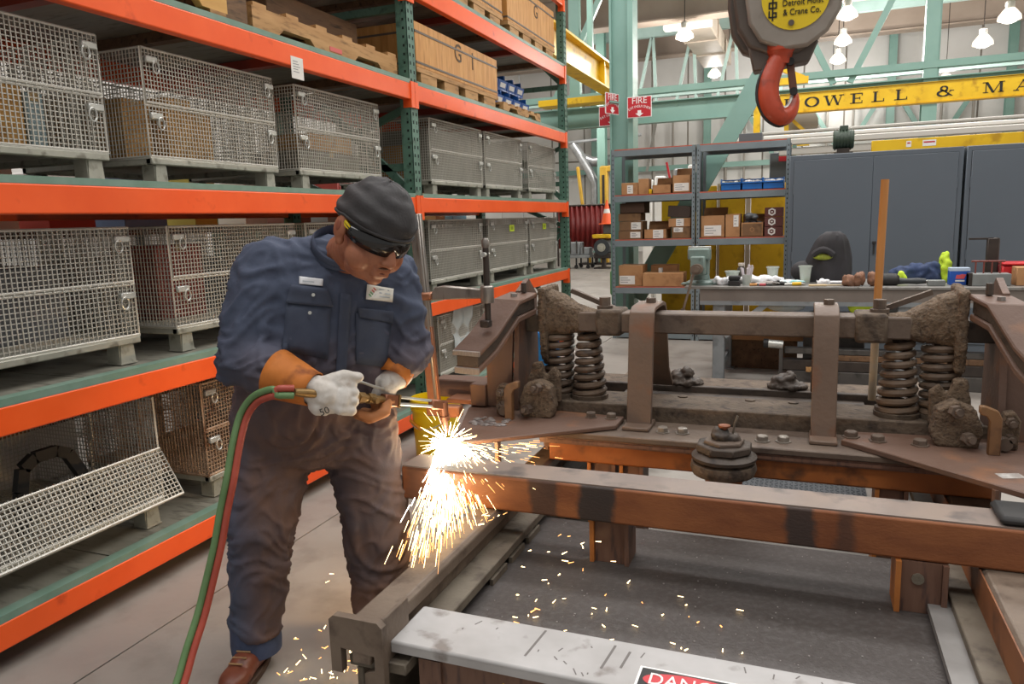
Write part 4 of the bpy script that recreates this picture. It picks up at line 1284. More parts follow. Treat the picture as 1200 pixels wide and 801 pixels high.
# equaliser bars and crusted end castings, near and far
for y0 in (3.03,):
    bar = T(MB().bb(-0.90, 0.37, y0, y0 + 0.13, 0.992, 1.075), 'top_bar', DIRT2, bev=0.006)
    for s in (-1, 1):
        rg_ = []
        for dx, hw_, hh_, zc_ in ((0.50, 0.050, 0.040, 1.034), (0.56, 0.056, 0.042, 1.034), (0.62, 0.062, 0.050, 1.036), (0.67, 0.070, 0.066, 1.046), (0.72, 0.078, 0.088, 1.060), (0.765, 0.082, 0.098, 1.064), (0.79, 0.080, 0.095, 1.064), (0.80, 0.066, 0.080, 1.06)):
            rg_.append(ring((TXC + s * dx, y0 + 0.068, zc_), (0, s, 0), (0, 0, 1), hw_, hh_, 24, 3.2))
        flv = MB().prism([(-0.105, 0.10), (-0.10, 0.16), (0.105, 0.16), (0.12, 0.05), (0.115, -0.04), (0.075, -0.10), (0.02, -0.08), (-0.06, -0.165), (-0.085, -0.10)] if s < 0 else [(-0.105, -0.05), (-0.10, 0.155), (0.10, 0.165), (0.105, 0.0), (0.085, -0.13), (0.03, -0.15), (-0.04, -0.13), (-0.085, -0.14)], (TXC + s * 0.79 - 0.014, y0 + 0.068, 1.02), (0, 1, 0), (0, 0, 1), (1, 0, 0), 0.030)
        me = organic((), (), [loft(rg_), (flv.v, flv.f)], voxel=0.006, smooth=3)
        for v in me.vertices:
            p = v.co
            q = Vector((p.x * 70, p.y * 70, p.z * 105))
            v.co = p + v.normal * (0.012 * (0.3 - abs(noise.noise(q + Vector((0, 0, 3 * noise.noise(p * 25)))))) + 0.006 * noise.noise(p * 22))
        link('end_casting', off_mesh(me), CRUST, tk)
        # clamp sleeve and bolt next to it
        T(MB().bb(TXC + s * 0.50 - 0.055, TXC + s * 0.50 + 0.055, y0 - 0.012, y0 + 0.142, 0.978, 1.088), 'clamp_sleeve', DIRT, bev=0.012, seg=2)
        T(MB().cyl((TXC + s * 0.53, y0 + 0.06, 1.085), (TXC + s * 0.53, y0 + 0.06, 1.10), 0.034, n=14).cyl((TXC + s * 0.53, y0 + 0.06, 1.10), (TXC + s * 0.53, y0 + 0.06, 1.135), 0.024, n=6), 'sleeve_bolt', DIRT2)
        # short bar beyond the casting
        T(MB().bb(TXC + s * 0.80, TXC + s * 1.0, y0 + 0.01, y0 + 0.12, 0.985, 1.065), 'bar_end', DARKDIRT, bev=0.006)
        # sloping stay behind the casting
        T(MB().bar((TXC + s * 0.72, y0 + 0.2, 1.15), (TXC + s * 0.50, y0 + 0.2, 1.06), 0.03, 0.02), 'stay', DIRT2, smooth=False)
# U straps
for x0, x1, m in ((-0.655, -0.555, STRAPM), (0.035, 0.122, STRAPM)):
    xm, w = (x0 + x1) / 2, (x1 - x0)
    pts = [(2.875, 0.640), (2.885, 0.70), (2.90, 0.80), (2.915, 0.92), (2.93, 1.04), (2.945, 1.085), (2.975, 1.102), (3.05, 1.106), (3.15, 1.106), (3.20, 1.095), (3.225, 1.06), (3.25, 0.95), (3.29, 0.80), (3.40, 0.70)]
    t_ = 0.018
    outer, inner = [], []
    for i, (y, z) in enumerate(pts):
        a = Vector(pts[max(i - 1, 0)]); b = Vector(pts[min(i + 1, len(pts) - 1)])
        d_ = (b - a).normalized()
        nrm = Vector((-d_.y, d_.x))
        outer.append((y + nrm.x * t_ / 2, z + nrm.y * t_ / 2)); inner.append((y - nrm.x * t_ / 2, z - nrm.y * t_ / 2))
    vs = [(x, p[0], p[1]) for x in (x0, x1) for p in outer + inner]
    n = len(pts)
    fs = []
    for i in range(n - 1):
        fs += [(i, i + 1, 2 * n + i + 1, 2 * n + i), (n + i + 1, n + i, 3 * n + i, 3 * n + i + 1), (i + 1, i, n + i, n + i + 1), (2 * n + i, 2 * n + i + 1, 3 * n + i + 1, 3 * n + i)]
    fs += [(0, 2 * n, 3 * n, n), (n - 1, 2 * n - 1, 4 * n - 1, 3 * n - 1)]
    T(MB().add(vs, fs), 'strap', m, fixn=True, bev=0.003)
    T(MB().bb(x0 - 0.004, x1 + 0.004, 2.80, 2.95, 0.636, 0.652), 'strap_foot', m, bev=0.004)
    T(MB().cyl((xm + 0.01, 3.08, 1.11), (xm + 0.01, 3.08, 1.135), 0.02, n=6), 'strap_nut', DIRT2)
# cut end plates (arms) left and right
def arm_plate(poly, zt, th, m, name='arm_plate'):
    return T(MB().prism([(p[0], p[1]) for p in poly], (0, 0, zt - th), (1, 0, 0), (0, 1, 0), (0, 0, 1), th), name, m, fixn=True, bev=0.003)
arm_plate([(-1.235, 2.44), (-1.17, 2.445), (-0.68, 2.80), (-0.68, 2.94), (-1.0, 2.97), (-1.10, 3.25), (-1.40, 3.25), (-1.38, 2.92), (-1.28, 2.62)], 0.656, 0.017, PLATE)
rp = arm_plate([(0.137, 2.825), (0.62, 2.40), (0.70, 2.37), (0.76, 2.40), (0.80, 2.75), (0.86, 3.25), (0.60, 3.25), (0.50, 2.97), (0.20, 2.95)], 0.656, 0.02, PLATE)
T(MB().obox((0.60, 2.56, 0.6565), (1, 0.3, 0), (-0.3, 1, 0), (0, 0, 1), 0.035, 0.022, 0.0006), 'chalk_dust', mat('chalk_dust', '#c9c6c1', '#97908a', 30, rough=0.8), smooth=False)
T(MB().cyl((-1.075, 2.52, 0.64), (-1.075, 2.52, 0.545), 0.012, n=8), 'drop_pin', PLATE)
T(MB().cyl((0.547, 2.47, 0.64), (0.547, 2.47, 0.56), 0.012, n=8), 'drop_pin', PLATE)
random.seed(8)
sg2 = MB()
for k in range(26):
    x, y = random.uniform(-1.27, -1.12), random.uniform(2.66, 2.78)
    sg2.sphere((x, y, 0.658), random.uniform(0.006, 0.018), 6, 4, (1.3, 1, 0.45))
T(sg2, 'slag_lump', mat('fresh_slag', '#8d8682', '#6a625e', 40, rough=0.5, metal=0.3), kind='stuff')
# end frames: gusset plate, sloping horn with rail shaped cut end, upright plates
for s in (-1, 1):
    X = lambda x: x if s < 0 else 2 * TXC - x          # mirrored about the truck centre
    gus = [(X(-1.30), 0.66), (X(-1.19), 0.66), (X(-1.17), 1.0), (X(-1.155), 1.12), (X(-1.20), 1.12), (X(-1.275), 0.97), (X(-1.30), 0.86)]
    T(MB().prism(gus, (0, 2.955, 0), (1, 0, 0), (0, 0, 1), (0, 1, 0), 0.018), 'gusset', PLATE, fixn=True)
    T(MB().bb(X(-1.375), X(-1.30), 2.93, 3.02, 0.66, 0.76), 'foot_block', PLATE, bev=0.004)
    # horn: I section swept from the top outwards and down towards the front
    top = [Vector((X(-1.13), 3.00, 1.165)), Vector((X(-1.165), 2.88, 1.145)), Vector((X(-1.225), 2.77, 1.02)), Vector((X(-1.275), 2.70, 0.955))]
    wv = Vector((0.064 * (-s), -0.004, -0.002)) if s < 0 else Vector((0.064, -0.004, -0.002))
    def slab(dz0, dz1, wk, name, m):
        vs, fs = [], []
        for p in top:
            a = Vector((0, 0, dz0)); b = Vector((0, 0, dz1))
            vs += [p - wv * wk + a, p + wv * wk + a, p + wv * wk + b, p - wv * wk + b]
        for i in range(len(top) - 1):
            for k in range(4):
                fs.append((i * 4 + k, i * 4 + (k + 1) % 4, i * 4 + 4 + (k + 1) % 4, i * 4 + 4 + k))
        fs += [(3, 2, 1, 0), tuple(4 * (len(top) - 1) + k for k in range(4))]
        return T(MB().add(vs, fs), name, m, fixn=True, bev=0.004)
    horn = slab(0.0, -0.02, 1.0, 'horn_flange', PLATE)
    slab(-0.02, -0.07, 0.78, 'horn_web', DARKDIRT)
    slab(-0.07, -0.095, 0.9, 'horn_flange', PLATE)
    e = top[-1]
    dirn = (top[-1] - top[-2]).normalized()
    T(MB().obox(e + Vector((0, 0, -0.01)) + dirn * 0.002, wv, (0, 0, 1), dirn, 0.062, 0.009, 0.003), 'cut_face', CUT, smooth=False)
    T(MB().obox(e + Vector((0, 0, -0.083)) + dirn * 0.002, wv, (0, 0, 1), dirn, 0.056, 0.012, 0.003), 'cut_face', CUT, smooth=False)
    T(MB().cyl((X(-1.15), 2.93, 1.15), (X(-1.15), 2.93, 1.165), 0.014, n=6), 'horn_bolt', CUT)
    T(MB().cyl((X(-1.125), 2.985, 1.165), (X(-1.125), 2.985, 1.205), 0.012, n=8), 'stud', DARKDIRT)
    # upright plates with a leaning top
    T(MB().prism([(2.92, 0.66), (3.2, 0.66), (3.2, 1.14), (3.10, 1.215), (2.99, 1.17), (2.96, 1.0)], (X(-1.165), 0, 0), (0, 1, 0), (0, 0, 1), (1, 0, 0), 0.022), 'upright_plate', PLATE, fixn=True)
    # bolted hanger casting
    bl_ = MB().prism([(-0.075, 0.0), (-0.085, 0.06), (-0.06, 0.135), (0.0, 0.16), (0.055, 0.13), (0.07, 0.05), (0.055, 0.0)], (X(-1.02), 2.83, 0.655), (s * -1.0, 0, 0), (0, 0, 1), (0, 1, 0), 0.07)
    b2_ = MB().prism([(-0.03, 0.0), (-0.045, 0.10), (-0.02, 0.17), (0.015, 0.175), (0.03, 0.10), (0.035, 0.0)], (X(-1.05), 2.92, 0.70), (1, 0, 0), (0, 0, 1), (0, 1, 0), 0.04)
    b3_ = MB().prism([(-0.025, 0.0), (-0.03, 0.12), (0.0, 0.15), (0.025, 0.11), (0.03, 0.0)], (X(-0.985), 2.94, 0.70), (1, 0, 0), (0, 0, 1), (0, 1, 0), 0.04)
    for b_ in (bl_, b2_, b3_):
        bm_ = bmesh.new(); tm_ = b_.mesh('t', False); bm_.from_mesh(tm_); bmesh.ops.recalc_face_normals(bm_, faces=bm_.faces); bm_.to_mesh(tm_); b_.v = [tuple(v.co) for v in tm_.vertices]; b_.f = [tuple(p.vertices) for p in tm_.polygons]; bm_.free()
    me = organic((), (), [(b_.v, b_.f) for b_ in (bl_, b2_, b3_)], voxel=0.006, smooth=4)
    for v in me.vertices:
        p = v.co
        v.co = p + v.normal * (0.006 * (0.3 - abs(noise.noise(p * 75))) + 0.006 * noise.noise(p * 20))
    link('hanger_casting', off_mesh(me), CRUST, tk)
    for (dx, dy, z) in ((-1.015, 2.825, 0.785), (-1.055, 2.818, 0.695)):
        b0 = Vector((X(dx), dy, z)); d_ = Vector((-0.25 * (1 if s < 0 else -1), -1, 0.1)).normalized()
        T(MB().cyl(b0, b0 + d_ * 0.030, 0.022, n=6).cyl(b0 + d_ * 0.030, b0 + d_ * 0.046, 0.012, n=8), 'hanger_bolt', DIRT2)
    side_ = T(MB().prism([(-0.026, 0.0), (-0.030, 0.10), (-0.012, 0.130), (0.018, 0.125), (0.030, 0.07), (0.028, 0.0)], (X(-1.185), 2.84, 0.657), (-s * 1.0, 0, 0), (0, 0, 1), (0, 1, 0), 0.05), 'hanger_plate', CRUST, fixn=True, bev=0.006, seg=2)
    for z_ in (0.70, 0.755):
        T(MB().cyl((X(-1.185), 2.84, z_), (X(-1.185), 2.815, z_), 0.017, n=6).cyl((X(-1.185), 2.815, z_), (X(-1.185), 2.80, z_), 0.010, n=8), 'hanger_bolt', DIRT2)
    # bent keeper bar in front of the hanger
    kp = MB().prism([(0.0, 0.0), (0.0, 0.125), (0.012, 0.150), (0.05, 0.165), (0.066, 0.165), (0.066, 0.138), (0.045, 0.13), (0.036, 0.115), (0.036, 0.0)], (X(-1.145), 2.765, 0.655), (-s, 0, 0), (0, 0, 1), (0, 1, 0), 0.026)
    T(kp, 'keeper_bar', mat('keeper_rust', '#86623f', '#745236', 6, rough=0.6, c3='#5a3f2c', s3=12), fixn=True, bev=0.003)
    T(MB().cyl((X(-1.165), 2.80, 0.685), (X(-1.165), 2.83, 0.685), 0.022, n=12), 'pin_end', DIRT2)
# centre pivot stack in front
pc = (-0.252, 2.655)
def octa(r, z0, z1, m, name, n=8, sy=1.0):
    mb = MB().lathe([(r, 0), (r, z1 - z0)], (0, 0, 0), n)
    a = PI / 8
    mb.v = [(pc[0] + p[0] * math.cos(a) - p[1] * math.sin(a), pc[1] + (p[0] * math.sin(a) + p[1] * math.cos(a)) * sy, z0 + p[2]) for p in mb.v]
    return T(mb, name, m, bev=0.004)
octa(0.100, 0.635, 0.662, DARKDIRT, 'pivot_block')
octa(0.074, 0.66, 0.676, DIRT2, 'pivot_block', 6)
T(MB().lathe([(0.09, 0.600), (0.112, 0.606), (0.114, 0.618), (0.10, 0.628), (0.08, 0.635)], (pc[0], pc[1], 0), 28), 'pivot_disc', DARKDIRT)
T(MB().lathe([(0.075, 0.545), (0.108, 0.552), (0.116, 0.575), (0.112, 0.592), (0.085, 0.600)], (pc[0] - 0.002, pc[1], 0), 28), 'pivot_disc', DIRT)
T(MB().lathe([(0.04, 0.47), (0.062, 0.50), (0.07, 0.545)], (pc[0], pc[1], 0), 20), 'pivot_shank', RUSTBEAM)
me = organic((), [((pc[0] - 0.01, pc[1], 0.69), (0.035, 0.032, 0.03), None), ((pc[0] + 0.02, pc[1] + 0.005, 0.68), (0.04, 0.03, 0.018), None)], voxel=0.006, smooth=2)
crust(me, 0.007, 40, 0.006, 70)
link('grease_lump', off_mesh(me), DARKDIRT, tk)
T(MB().cyl((pc[0], pc[1], 0.705), (pc[0], pc[1], 0.722), 0.012, n=10).cyl((pc[0], pc[1], 0.722), (pc[0], pc[1], 0.728), 0.021, n=14), 'copper_bolt', mat('copper_bolt', '#8c5334', '#7a4429', 20, rough=0.45, metal=0.4))
T(MB().tube([(pc[0] + 0.03, pc[1], 0.70), (pc[0] + 0.035, pc[1] - 0.005, 0.735), (pc[0] + 0.045, pc[1], 0.765)], 0.004, 6), 'cotter_wire', RAILSIDE)
# blue rag box behind the left springs
bx = thing('blue_crate', 'bright blue plastic crate standing behind the left coil springs', 'crate', (-1.285, 3.66, 0.604))
MB().bb(-0.06, 0.08, -0.05, 0.05, 0.08, 0.29).build('body', mat('bright_blue', '#2f8fd6', '#237fc6', 4, rough=0.4), bx, bev=0.006)
MB().bb(-0.065, 0.085, -0.055, 0.055, 0.26, 0.275).build('rim', mat('bright_blue', '#2f8fd6'), bx, smooth=False)
MB().bb(-0.06, 0.08, -0.05, 0.05, 0.0, 0.08).build('base', DARKSTEEL, bx, smooth=False)
# ------------------------------------------------------------------ grey boltless shelving
SY = 8.88
sh = thing('steel_shelving', 'two bay grey steel shelving unit loaded with boxes beside the cabinets', 'shelving', (-1.2, SY, 0))
REDEDGE = mat('shelf_red_edge', '#c0604a', '#ac523e', 4, rough=0.6)
BOARD = mat('particle_board', '#7c5a42', '#6d4e39', 5, rough=0.75)
for x in (-2.17, -1.225, -1.175, -0.21):
    for y in (SY, SY + 0.56):
        m = MB().bb(x - 0.02, x + 0.02, y, y + 0.004, 0, 2.26).bb(x - 0.02 if x in (-2.17, -1.175) else x + 0.016, x - 0.016 if x in (-2.17, -1.175) else x + 0.02, y, y + 0.04, 0, 2.26)
        p = m.build('post', GREYBLUE, sh, world=True, smooth=False)
        if y == SY:
            h = MB()
            for k in range(42):
                h.bb(x - 0.005, x + 0.005, y - 0.0008, y, 0.05 + k * 0.052, 0.068 + k * 0.052)
            h.build('slot', CABDARK, p, world=True, smooth=False, kind='stuff')
SHZ = (2.26, 1.73, 1.205, 0.64, 0.10)
for xa, xb in ((-2.15, -1.245), (-1.155, -0.23)):
    for z in SHZ:
        MB().bb(xa, xb, SY - 0.004, SY + 0.02, z - 0.085, z - 0.012).build('shelf_beam', GREYBLUE, sh, world=True, bev=0.003)
        MB().bb(xa, xb, SY + 0.55, SY + 0.57, z - 0.085, z - 0.012).build('shelf_beam', GREYBLUE, sh, world=True, smooth=False)
        b = MB().bb(xa, xb, SY + 0.0, SY + 0.56, z - 0.012, z).build('shelf_board', BOARD, sh, world=True, smooth=False)
        MB().bb(xa, xb, SY - 0.003, SY, z - 0.012, z).build('edge', REDEDGE, b, world=True, smooth=False)
def box_(label, x0, x1, z0, h, d=0.3, y=0.05, m=CARD, labm=None, lab=(0.2, 0.8, 0.15, 0.6), openb=False, group=None, name='cardboard_box', cat='box'):
    t = thing(name, label, cat, ((x0 + x1) / 2, SY + y + d / 2, z0 + 0.001), 0, group)
    w = x1 - x0
    if openb:
        b = MB().bb(-w / 2, w / 2, -d / 2, -d / 2 + 0.006, 0, h).bb(-w / 2, w / 2, d / 2 - 0.006, d / 2, 0, h).bb(-w / 2, -w / 2 + 0.006, -d / 2, d / 2, 0, h).bb(w / 2 - 0.006, w / 2, -d / 2, d / 2, 0, h).bb(-w / 2, w / 2, -d / 2, d / 2, 0, 0.006)
        b.build('body', m, t, smooth=False)
        MB().obox((0, d / 2 + 0.03, h + 0.04), (1, 0, 0), (0, 0.5, 0.85), (0, -0.85, 0.5), w / 2, 0.06, 0.003).build('flap', m, t, smooth=False)
    else:
        MB().bb(-w / 2, w / 2, -d / 2, d / 2, 0, h).build('body', m, t, bev=0.004)
        MB().bb(-w / 2, w / 2, -0.012, 0.012, h - 0.0005, h + 0.0008).build('flap_seam', CARDDARK, t, smooth=False)
    if labm:
        l = MB().bb(-w / 2 + w * lab[0], -w / 2 + w * lab[1], -d / 2 - 0.0012, -d / 2 - 0.0002, h * lab[2], h * lab[3]).build('paper_label', labm, t, smooth=False)
        pm = MB()
        for k in range(3):
            zz = h * (lab[2] + (lab[3] - lab[2]) * (0.25 + 0.25 * k))
            pm.bb(-w / 2 + w * (lab[0] + 0.05), -w / 2 + w * (lab[0] + (lab[1] - lab[0]) * (0.55 + 0.15 * (k % 2))), -d / 2 - 0.0016, -d / 2 - 0.0012, zz - 0.004, zz + 0.004)
        pm.build('print', INK, l, smooth=False)
    return t
z = 1.73
box_('cardboard box with a white label, first on the top stocked shelf', -2.08, -1.88, z, 0.14, labm=PAPER, lab=(0.35, 0.7, 0.1, 0.8))
box_('plain upright cardboard box beside the first labelled box', -1.875, -1.755, z, 0.18, 0.2)
box_('small yellow box next to the upright plain carton', -1.752, -1.715, z, 0.055, 0.1, m=YELLOW)
box_('low open carton with crumpled brown paper on the top stocked shelf', -1.71, -1.49, z, 0.10, openb=True, m=CARD)
box_('open carton with raised flap and white label at the end of the left top shelf', -1.475, -1.265, z, 0.20, openb=True, labm=PAPER, lab=(0.1, 0.9, 0.1, 0.55))
z = 1.205
box_('lower left labelled carton of the stacked four, left middle shelf', -2.12, -1.83, z, 0.10, m=CARDDARK, labm=PAPER, lab=(0.5, 0.92, 0.15, 0.85))
box_('brown carton with two white labels lying on the lower left one', -2.11, -1.83, z + 0.102, 0.11, m=CARDDARK, labm=PAPER, lab=(0.52, 0.94, 0.12, 0.88))
box_('flattened cartons topping the left stack of the middle shelf', -2.12, -1.85, z + 0.215, 0.09, m=CARDDARK)
box_('dark open carton leaning at the top of the left stack', -2.10, -1.80, z + 0.306, 0.12, m=mat('very_dark_card', '#4a3527', rough=0.8), openb=True)
box_('open carton of small parts with white label in the middle of the left shelf', -1.81, -1.54, z, 0.11, m=CARD, openb=True, labm=PAPER, lab=(0.4, 0.85, 0.05, 0.95))
box_('carton lying at the right of the left middle shelf with an open front', -1.48, -1.265, z, 0.13, m=CARDDARK, labm=PAPER, lab=(0.1, 0.6, 0.55, 0.95))
box_('tan open carton above the one with an open front', -1.52, -1.265, z + 0.132, 0.10, m=CARD, labm=PAPER, lab=(0.35, 0.7, 0.1, 0.95))
tb = box_('dark printed carton tilted on top of the right stack', -1.53, -1.27, z + 0.245, 0.13, m=mat('black_card', '#3c3029', '#46382f', 4, rough=0.6))
tb.rotation_euler = (0, 0.07, 0)
box_('large cardboard carton with a big white label on the right middle shelf', -1.15, -0.875, z, 0.25, labm=PAPER, lab=(0.15, 0.85, 0.08, 0.55), openb=True)
box_('tall cardboard carton with a paper slip next to the large one', -0.87, -0.71, z, 0.26, labm=PAPER, lab=(0.55, 0.9, 0.45, 0.95))
ob = box_('open brown box with a round dark mark holding grey gear', -0.70, -0.455, z, 0.16, m=CARD, openb=True)
MB().bb(-0.105, 0.105, -0.153, -0.1505, 0.012, 0.145).build('dark_panel', CARDDARK, ob, smooth=False)
MB().lathe([(0.02, 0), (0.026, 0), (0.026, 0.001), (0.02, 0.001)], (0, -0.154, 0.08), 6, 'y', cap=False).build('emblem', CARD, ob, smooth=False, fixn=True)
gear = MB()
random.seed(21)
for k in range(10):
    gear.sphere((random.uniform(-.08, .08), random.uniform(-.08, .08), random.uniform(0.14, 0.24)), random.uniform(0.03, 0.05), 8, 6, (1.2, 1, 0.7))
g = gear.build('gear_bundle', mat('gear_grey', '#8b9095', '#6d7277', 14, rough=0.6, bump=0.4, bscale=30), loc=(-0.57, SY + 0.2, 1.206))
tag(g, 'grey crumpled gear bundle sticking out of the open brown box', 'gear')
for k in range(3):
    b3 = box_('maroon box with a white hexagon mark, %s of the pile of three' % ('bottom', 'middle', 'top')[k], -0.445, -0.25, z + 0.108 * k, 0.105, m=mat('maroon_card', '#6a3b35', '#5b302b', 5, rough=0.6))
    MB().lathe([(0.026, 0), (0.044, 0), (0.044, 0.001), (0.026, 0.001)], (-0.02, -0.1515, 0.055), 6, 'y', cap=False).build('hexagon_mark', PAPER, b3, smooth=False, fixn=True)
    MB().bb(-0.03, -0.01, -0.1518, -0.1505, 0.048, 0.062).build('mark_core', PAPER, b3, smooth=False)
for k, (x, m2) in enumerate(((-0.815, GALV), (-0.585, PAPER), (-0.36, PAPER))):
    t = thing('parts_bin', 'blue open front bin on the grey shelving, %s' % ('left one full of bright fittings', 'middle one with white packets', 'right one of the row of three')[k], 'bin', (x, SY + 0.18, 1.731), 0, 'blue bins on the grey shelving')
    w, h, d = 0.222, 0.13, 0.3
    b = MB().bb(-w / 2, w / 2, -d / 2, d / 2, 0, 0.006).bb(-w / 2, -w / 2 + 0.006, -d / 2, d / 2, 0, h).bb(w / 2 - 0.006, w / 2, -d / 2, d / 2, 0, h).bb(-w / 2, w / 2, -d / 2, -d / 2 + 0.006, 0, h * 0.62).bb(-w / 2, w / 2, d / 2 - 0.006, d / 2, 0, h)
    b.build('tub', mat('shelf_blue', '#1f6fbf', '#1a62ad', 4, rough=0.4), t, smooth=False)
    MB().bb(-w / 2, w / 2, -d / 2 - 0.012, -d / 2 + 0.004, h * 0.55, h * 0.66).build('lip', mat('shelf_blue', '#1f6fbf'), t, bev=0.003)
    cm = MB()
    for q in range(12):
        cm.sphere((random.uniform(-.09, .09), random.uniform(-.12, .1), h * 0.72), 0.03, 6, 4, (1.2, 1, 0.6))
    cm.build('contents', m2, t, kind='stuff')
z = 0.64
box_('square cardboard box with white label on the low shelf', -2.12, -1.83, z, 0.25, labm=PAPER, lab=(0.03, 0.68, 0.08, 0.5))
lb = box_('long low cardboard box in front on the low shelf', -1.82, -1.34, z, 0.16, 0.28, 0.01)
box_('cardboard box behind the long low one', -1.78, -1.46, z, 0.235, 0.2, 0.32)
MB().bb(-0.06, -0.02, -0.08, 0.0, 0.16, 0.215).build('clear_bag', PLAS, lb, smooth=False)
box_('cardboard box on the lowest shelf board', -2.05, -1.6, 0.10, 0.2)
box_('grey case on top of the shelving behind its upper rail', -0.75, -0.5, 2.261, 0.001 + 0.10, 0.3, 0.2, m=mat('dark_case', '#5b5f63', rough=0.5), name='tool_case', cat='case')
# yellow panels behind the shelving
yp = thing('yellow_screen', 'big yellow steel screen standing behind the grey shelving', 'screen', (-1.0, 9.95, 0))
YP = mat('yellow_screen_paint', '#d9ab17', '#c79a10', 2, rough=0.5, c3='#a98309', s3=6)
for x0, x1 in ((-0.78, -0.08), (-0.05, 0.27), (0.34, 0.88)):
    MB().bb(x0, x1, -0.02, 0.02, 0.02, 1.83).build('panel', YP, yp, bev=0.006)
MB().bb(-0.07, -0.04, -0.04, 0.04, 0, 1.85).bb(0.28, 0.33, -0.04, 0.04, 0, 1.9).build('post', mat('beige_post', '#b9a78e', rough=0.6), yp, smooth=False)
gm = thing('green_machine', 'edge of a green machine standing left of the grey shelving', 'machine', (-2.36, 9.95, 0))
MB().bb(-0.05, 0.05, 0.0, 0.2, 0, 0.42).build('stand', DARKSTEEL, gm, smooth=False)
MB().bb(-0.12, 0.14, -0.05, 0.25, 0.42, 0.76).build('body', mat('bright_green', '#4e8a45', '#437a3c', 4, rough=0.5), gm, bev=0.03, seg=2)

# ------------------------------------------------------------------ cabinets
CY = 8.5
def cabinet(label, x0, x1):
    t = thing('steel_cabinet', label, 'cabinet', ((x0 + x1) / 2, CY + 0.25, 0))
    w = x1 - x0
    H = 2.045
    MB().bb(-w / 2, w / 2, -0.25, 0.27, 0.02, H).build('body', CABGREY, t, bev=0.006)
    for s in (-1, 1):
        xa, xb = (-w / 2 + 0.045, -0.002) if s < 0 else (0.002, w / 2 - 0.045)
        MB().bb(xa - 0.004, xb + 0.004, -0.2512, -0.2495, 0.10, H - 0.045).build('door_gap', CABDARK, t, smooth=False)
        d_ = MB().bb(xa, xb, -0.2650, -0.2510, 0.104, H - 0.05).build('door', CABGREY, t, bev=0.003)
        for zz in (0.4, 1.0, 1.7):
            xx = xa - 0.002 if s < 0 else xb + 0.002
            MB().cyl((xx, -0.262, zz - 0.05), (xx, -0.262, zz + 0.05), 0.006, n=8).build('hinge', CABGREY, d_)
        if s > 0:
            MB().bb(0.02, 0.055, -0.29, -0.265, 1.12, 1.15).build('handle', BLACK, d_, bev=0.004)
            MB().bb(0.03, 0.045, -0.285, -0.265, 1.02, 1.13).build('handle_plate', BLACK, d_, smooth=False)
    return t
cabinet('grey two door steel cabinet next to the shelving, black jacket in front of it', -0.185, 1.40)
cabinet('grey two door steel cabinet at the right edge, standing behind the red box', 1.425, 3.01)
yb = thing('yellow_rail', 'yellow steel rail with two small stickers running above the cabinets', 'rail', (1.6, 9.5, 2.165))
MB().bb(-0.95, 1.6, -0.04, 0.04, -0.06, 0.06).build('rail', YELLOW, yb, bev=0.004)
for x, w in ((-0.58, 0.05), (-0.38, 0.13)):
    l = MB().bb(x - w / 2, x + w / 2, -0.042, -0.0405, -0.03, 0.035).build('sticker', PAPER, yb, smooth=False)
    MB().bb(x - w / 2 + 0.01, x + w / 2 - 0.01, -0.0428, -0.042, 0.005, 0.02).build('print', mat('sign_red', '#c32a33'), l, smooth=False)
for x in (-0.9, 1.5):
    MB().bb(x - 0.04, x + 0.04, -0.03, 0.03, -2.165, -0.06).build('post', YELLOW, yb, smooth=False)
gmo = thing('green_motor', 'dark green finned motor standing on top of the first cabinet', 'motor', (0.33, 8.72, 2.046))
MB().bb(-0.09, 0.09, -0.08, 0.08, 0.0, 0.02).bb(-0.06, 0.06, -0.06, 0.06, 0.02, 0.06).build('foot', DARKSTEEL, gmo, smooth=False)
MB().cyl((-0.10, 0, 0.15), (0.10, 0, 0.15), 0.095, n=18).build('body', mat('motor_green', '#39493a', '#2f3d31', 6, rough=0.5), gmo, bev=0.01)
for k in range(6):
    MB().cyl((-0.085 + k * 0.03, 0, 0.15), (-0.075 + k * 0.03, 0, 0.15), 0.108, n=18).build('fin', mat('motor_green', '#39493a'), gmo)
MB().bb(-0.04, 0.04, -0.05, 0.05, 0.24, 0.29).build('terminal_box', mat('motor_green', '#39493a'), gmo, bev=0.005)
ct = thing('cable_trunking', 'long pale grey cable trunking running along above the cabinets', 'trunking', (2.0, 11.5, 2.62))
for k, (z0, z1, y) in enumerate(((-0.22, -0.14, 0.0), (-0.12, -0.07, 0.1), (-0.04, 0.0, 0.25), (-0.36, -0.26, 0.05))):
    MB().bb(-3.3 + 0.3 * k, 5.0, y - 0.06, y + 0.06, z0, z1).build('tray', mat(('tray_a', 'tray_b', 'tray_c', 'tray_d')[k], ('#c9c5bd', '#dedad3', '#b2aea6', '#bdb9b1')[k], rough=0.45, metal=0.2), ct, bev=0.01)
for x in (-2.2, 0.5, 3.2):
    MB().bb(x - 0.03, x + 0.03, 0.3, 0.36, -2.62, 0.0).build('post', TEAL, ct, smooth=False)

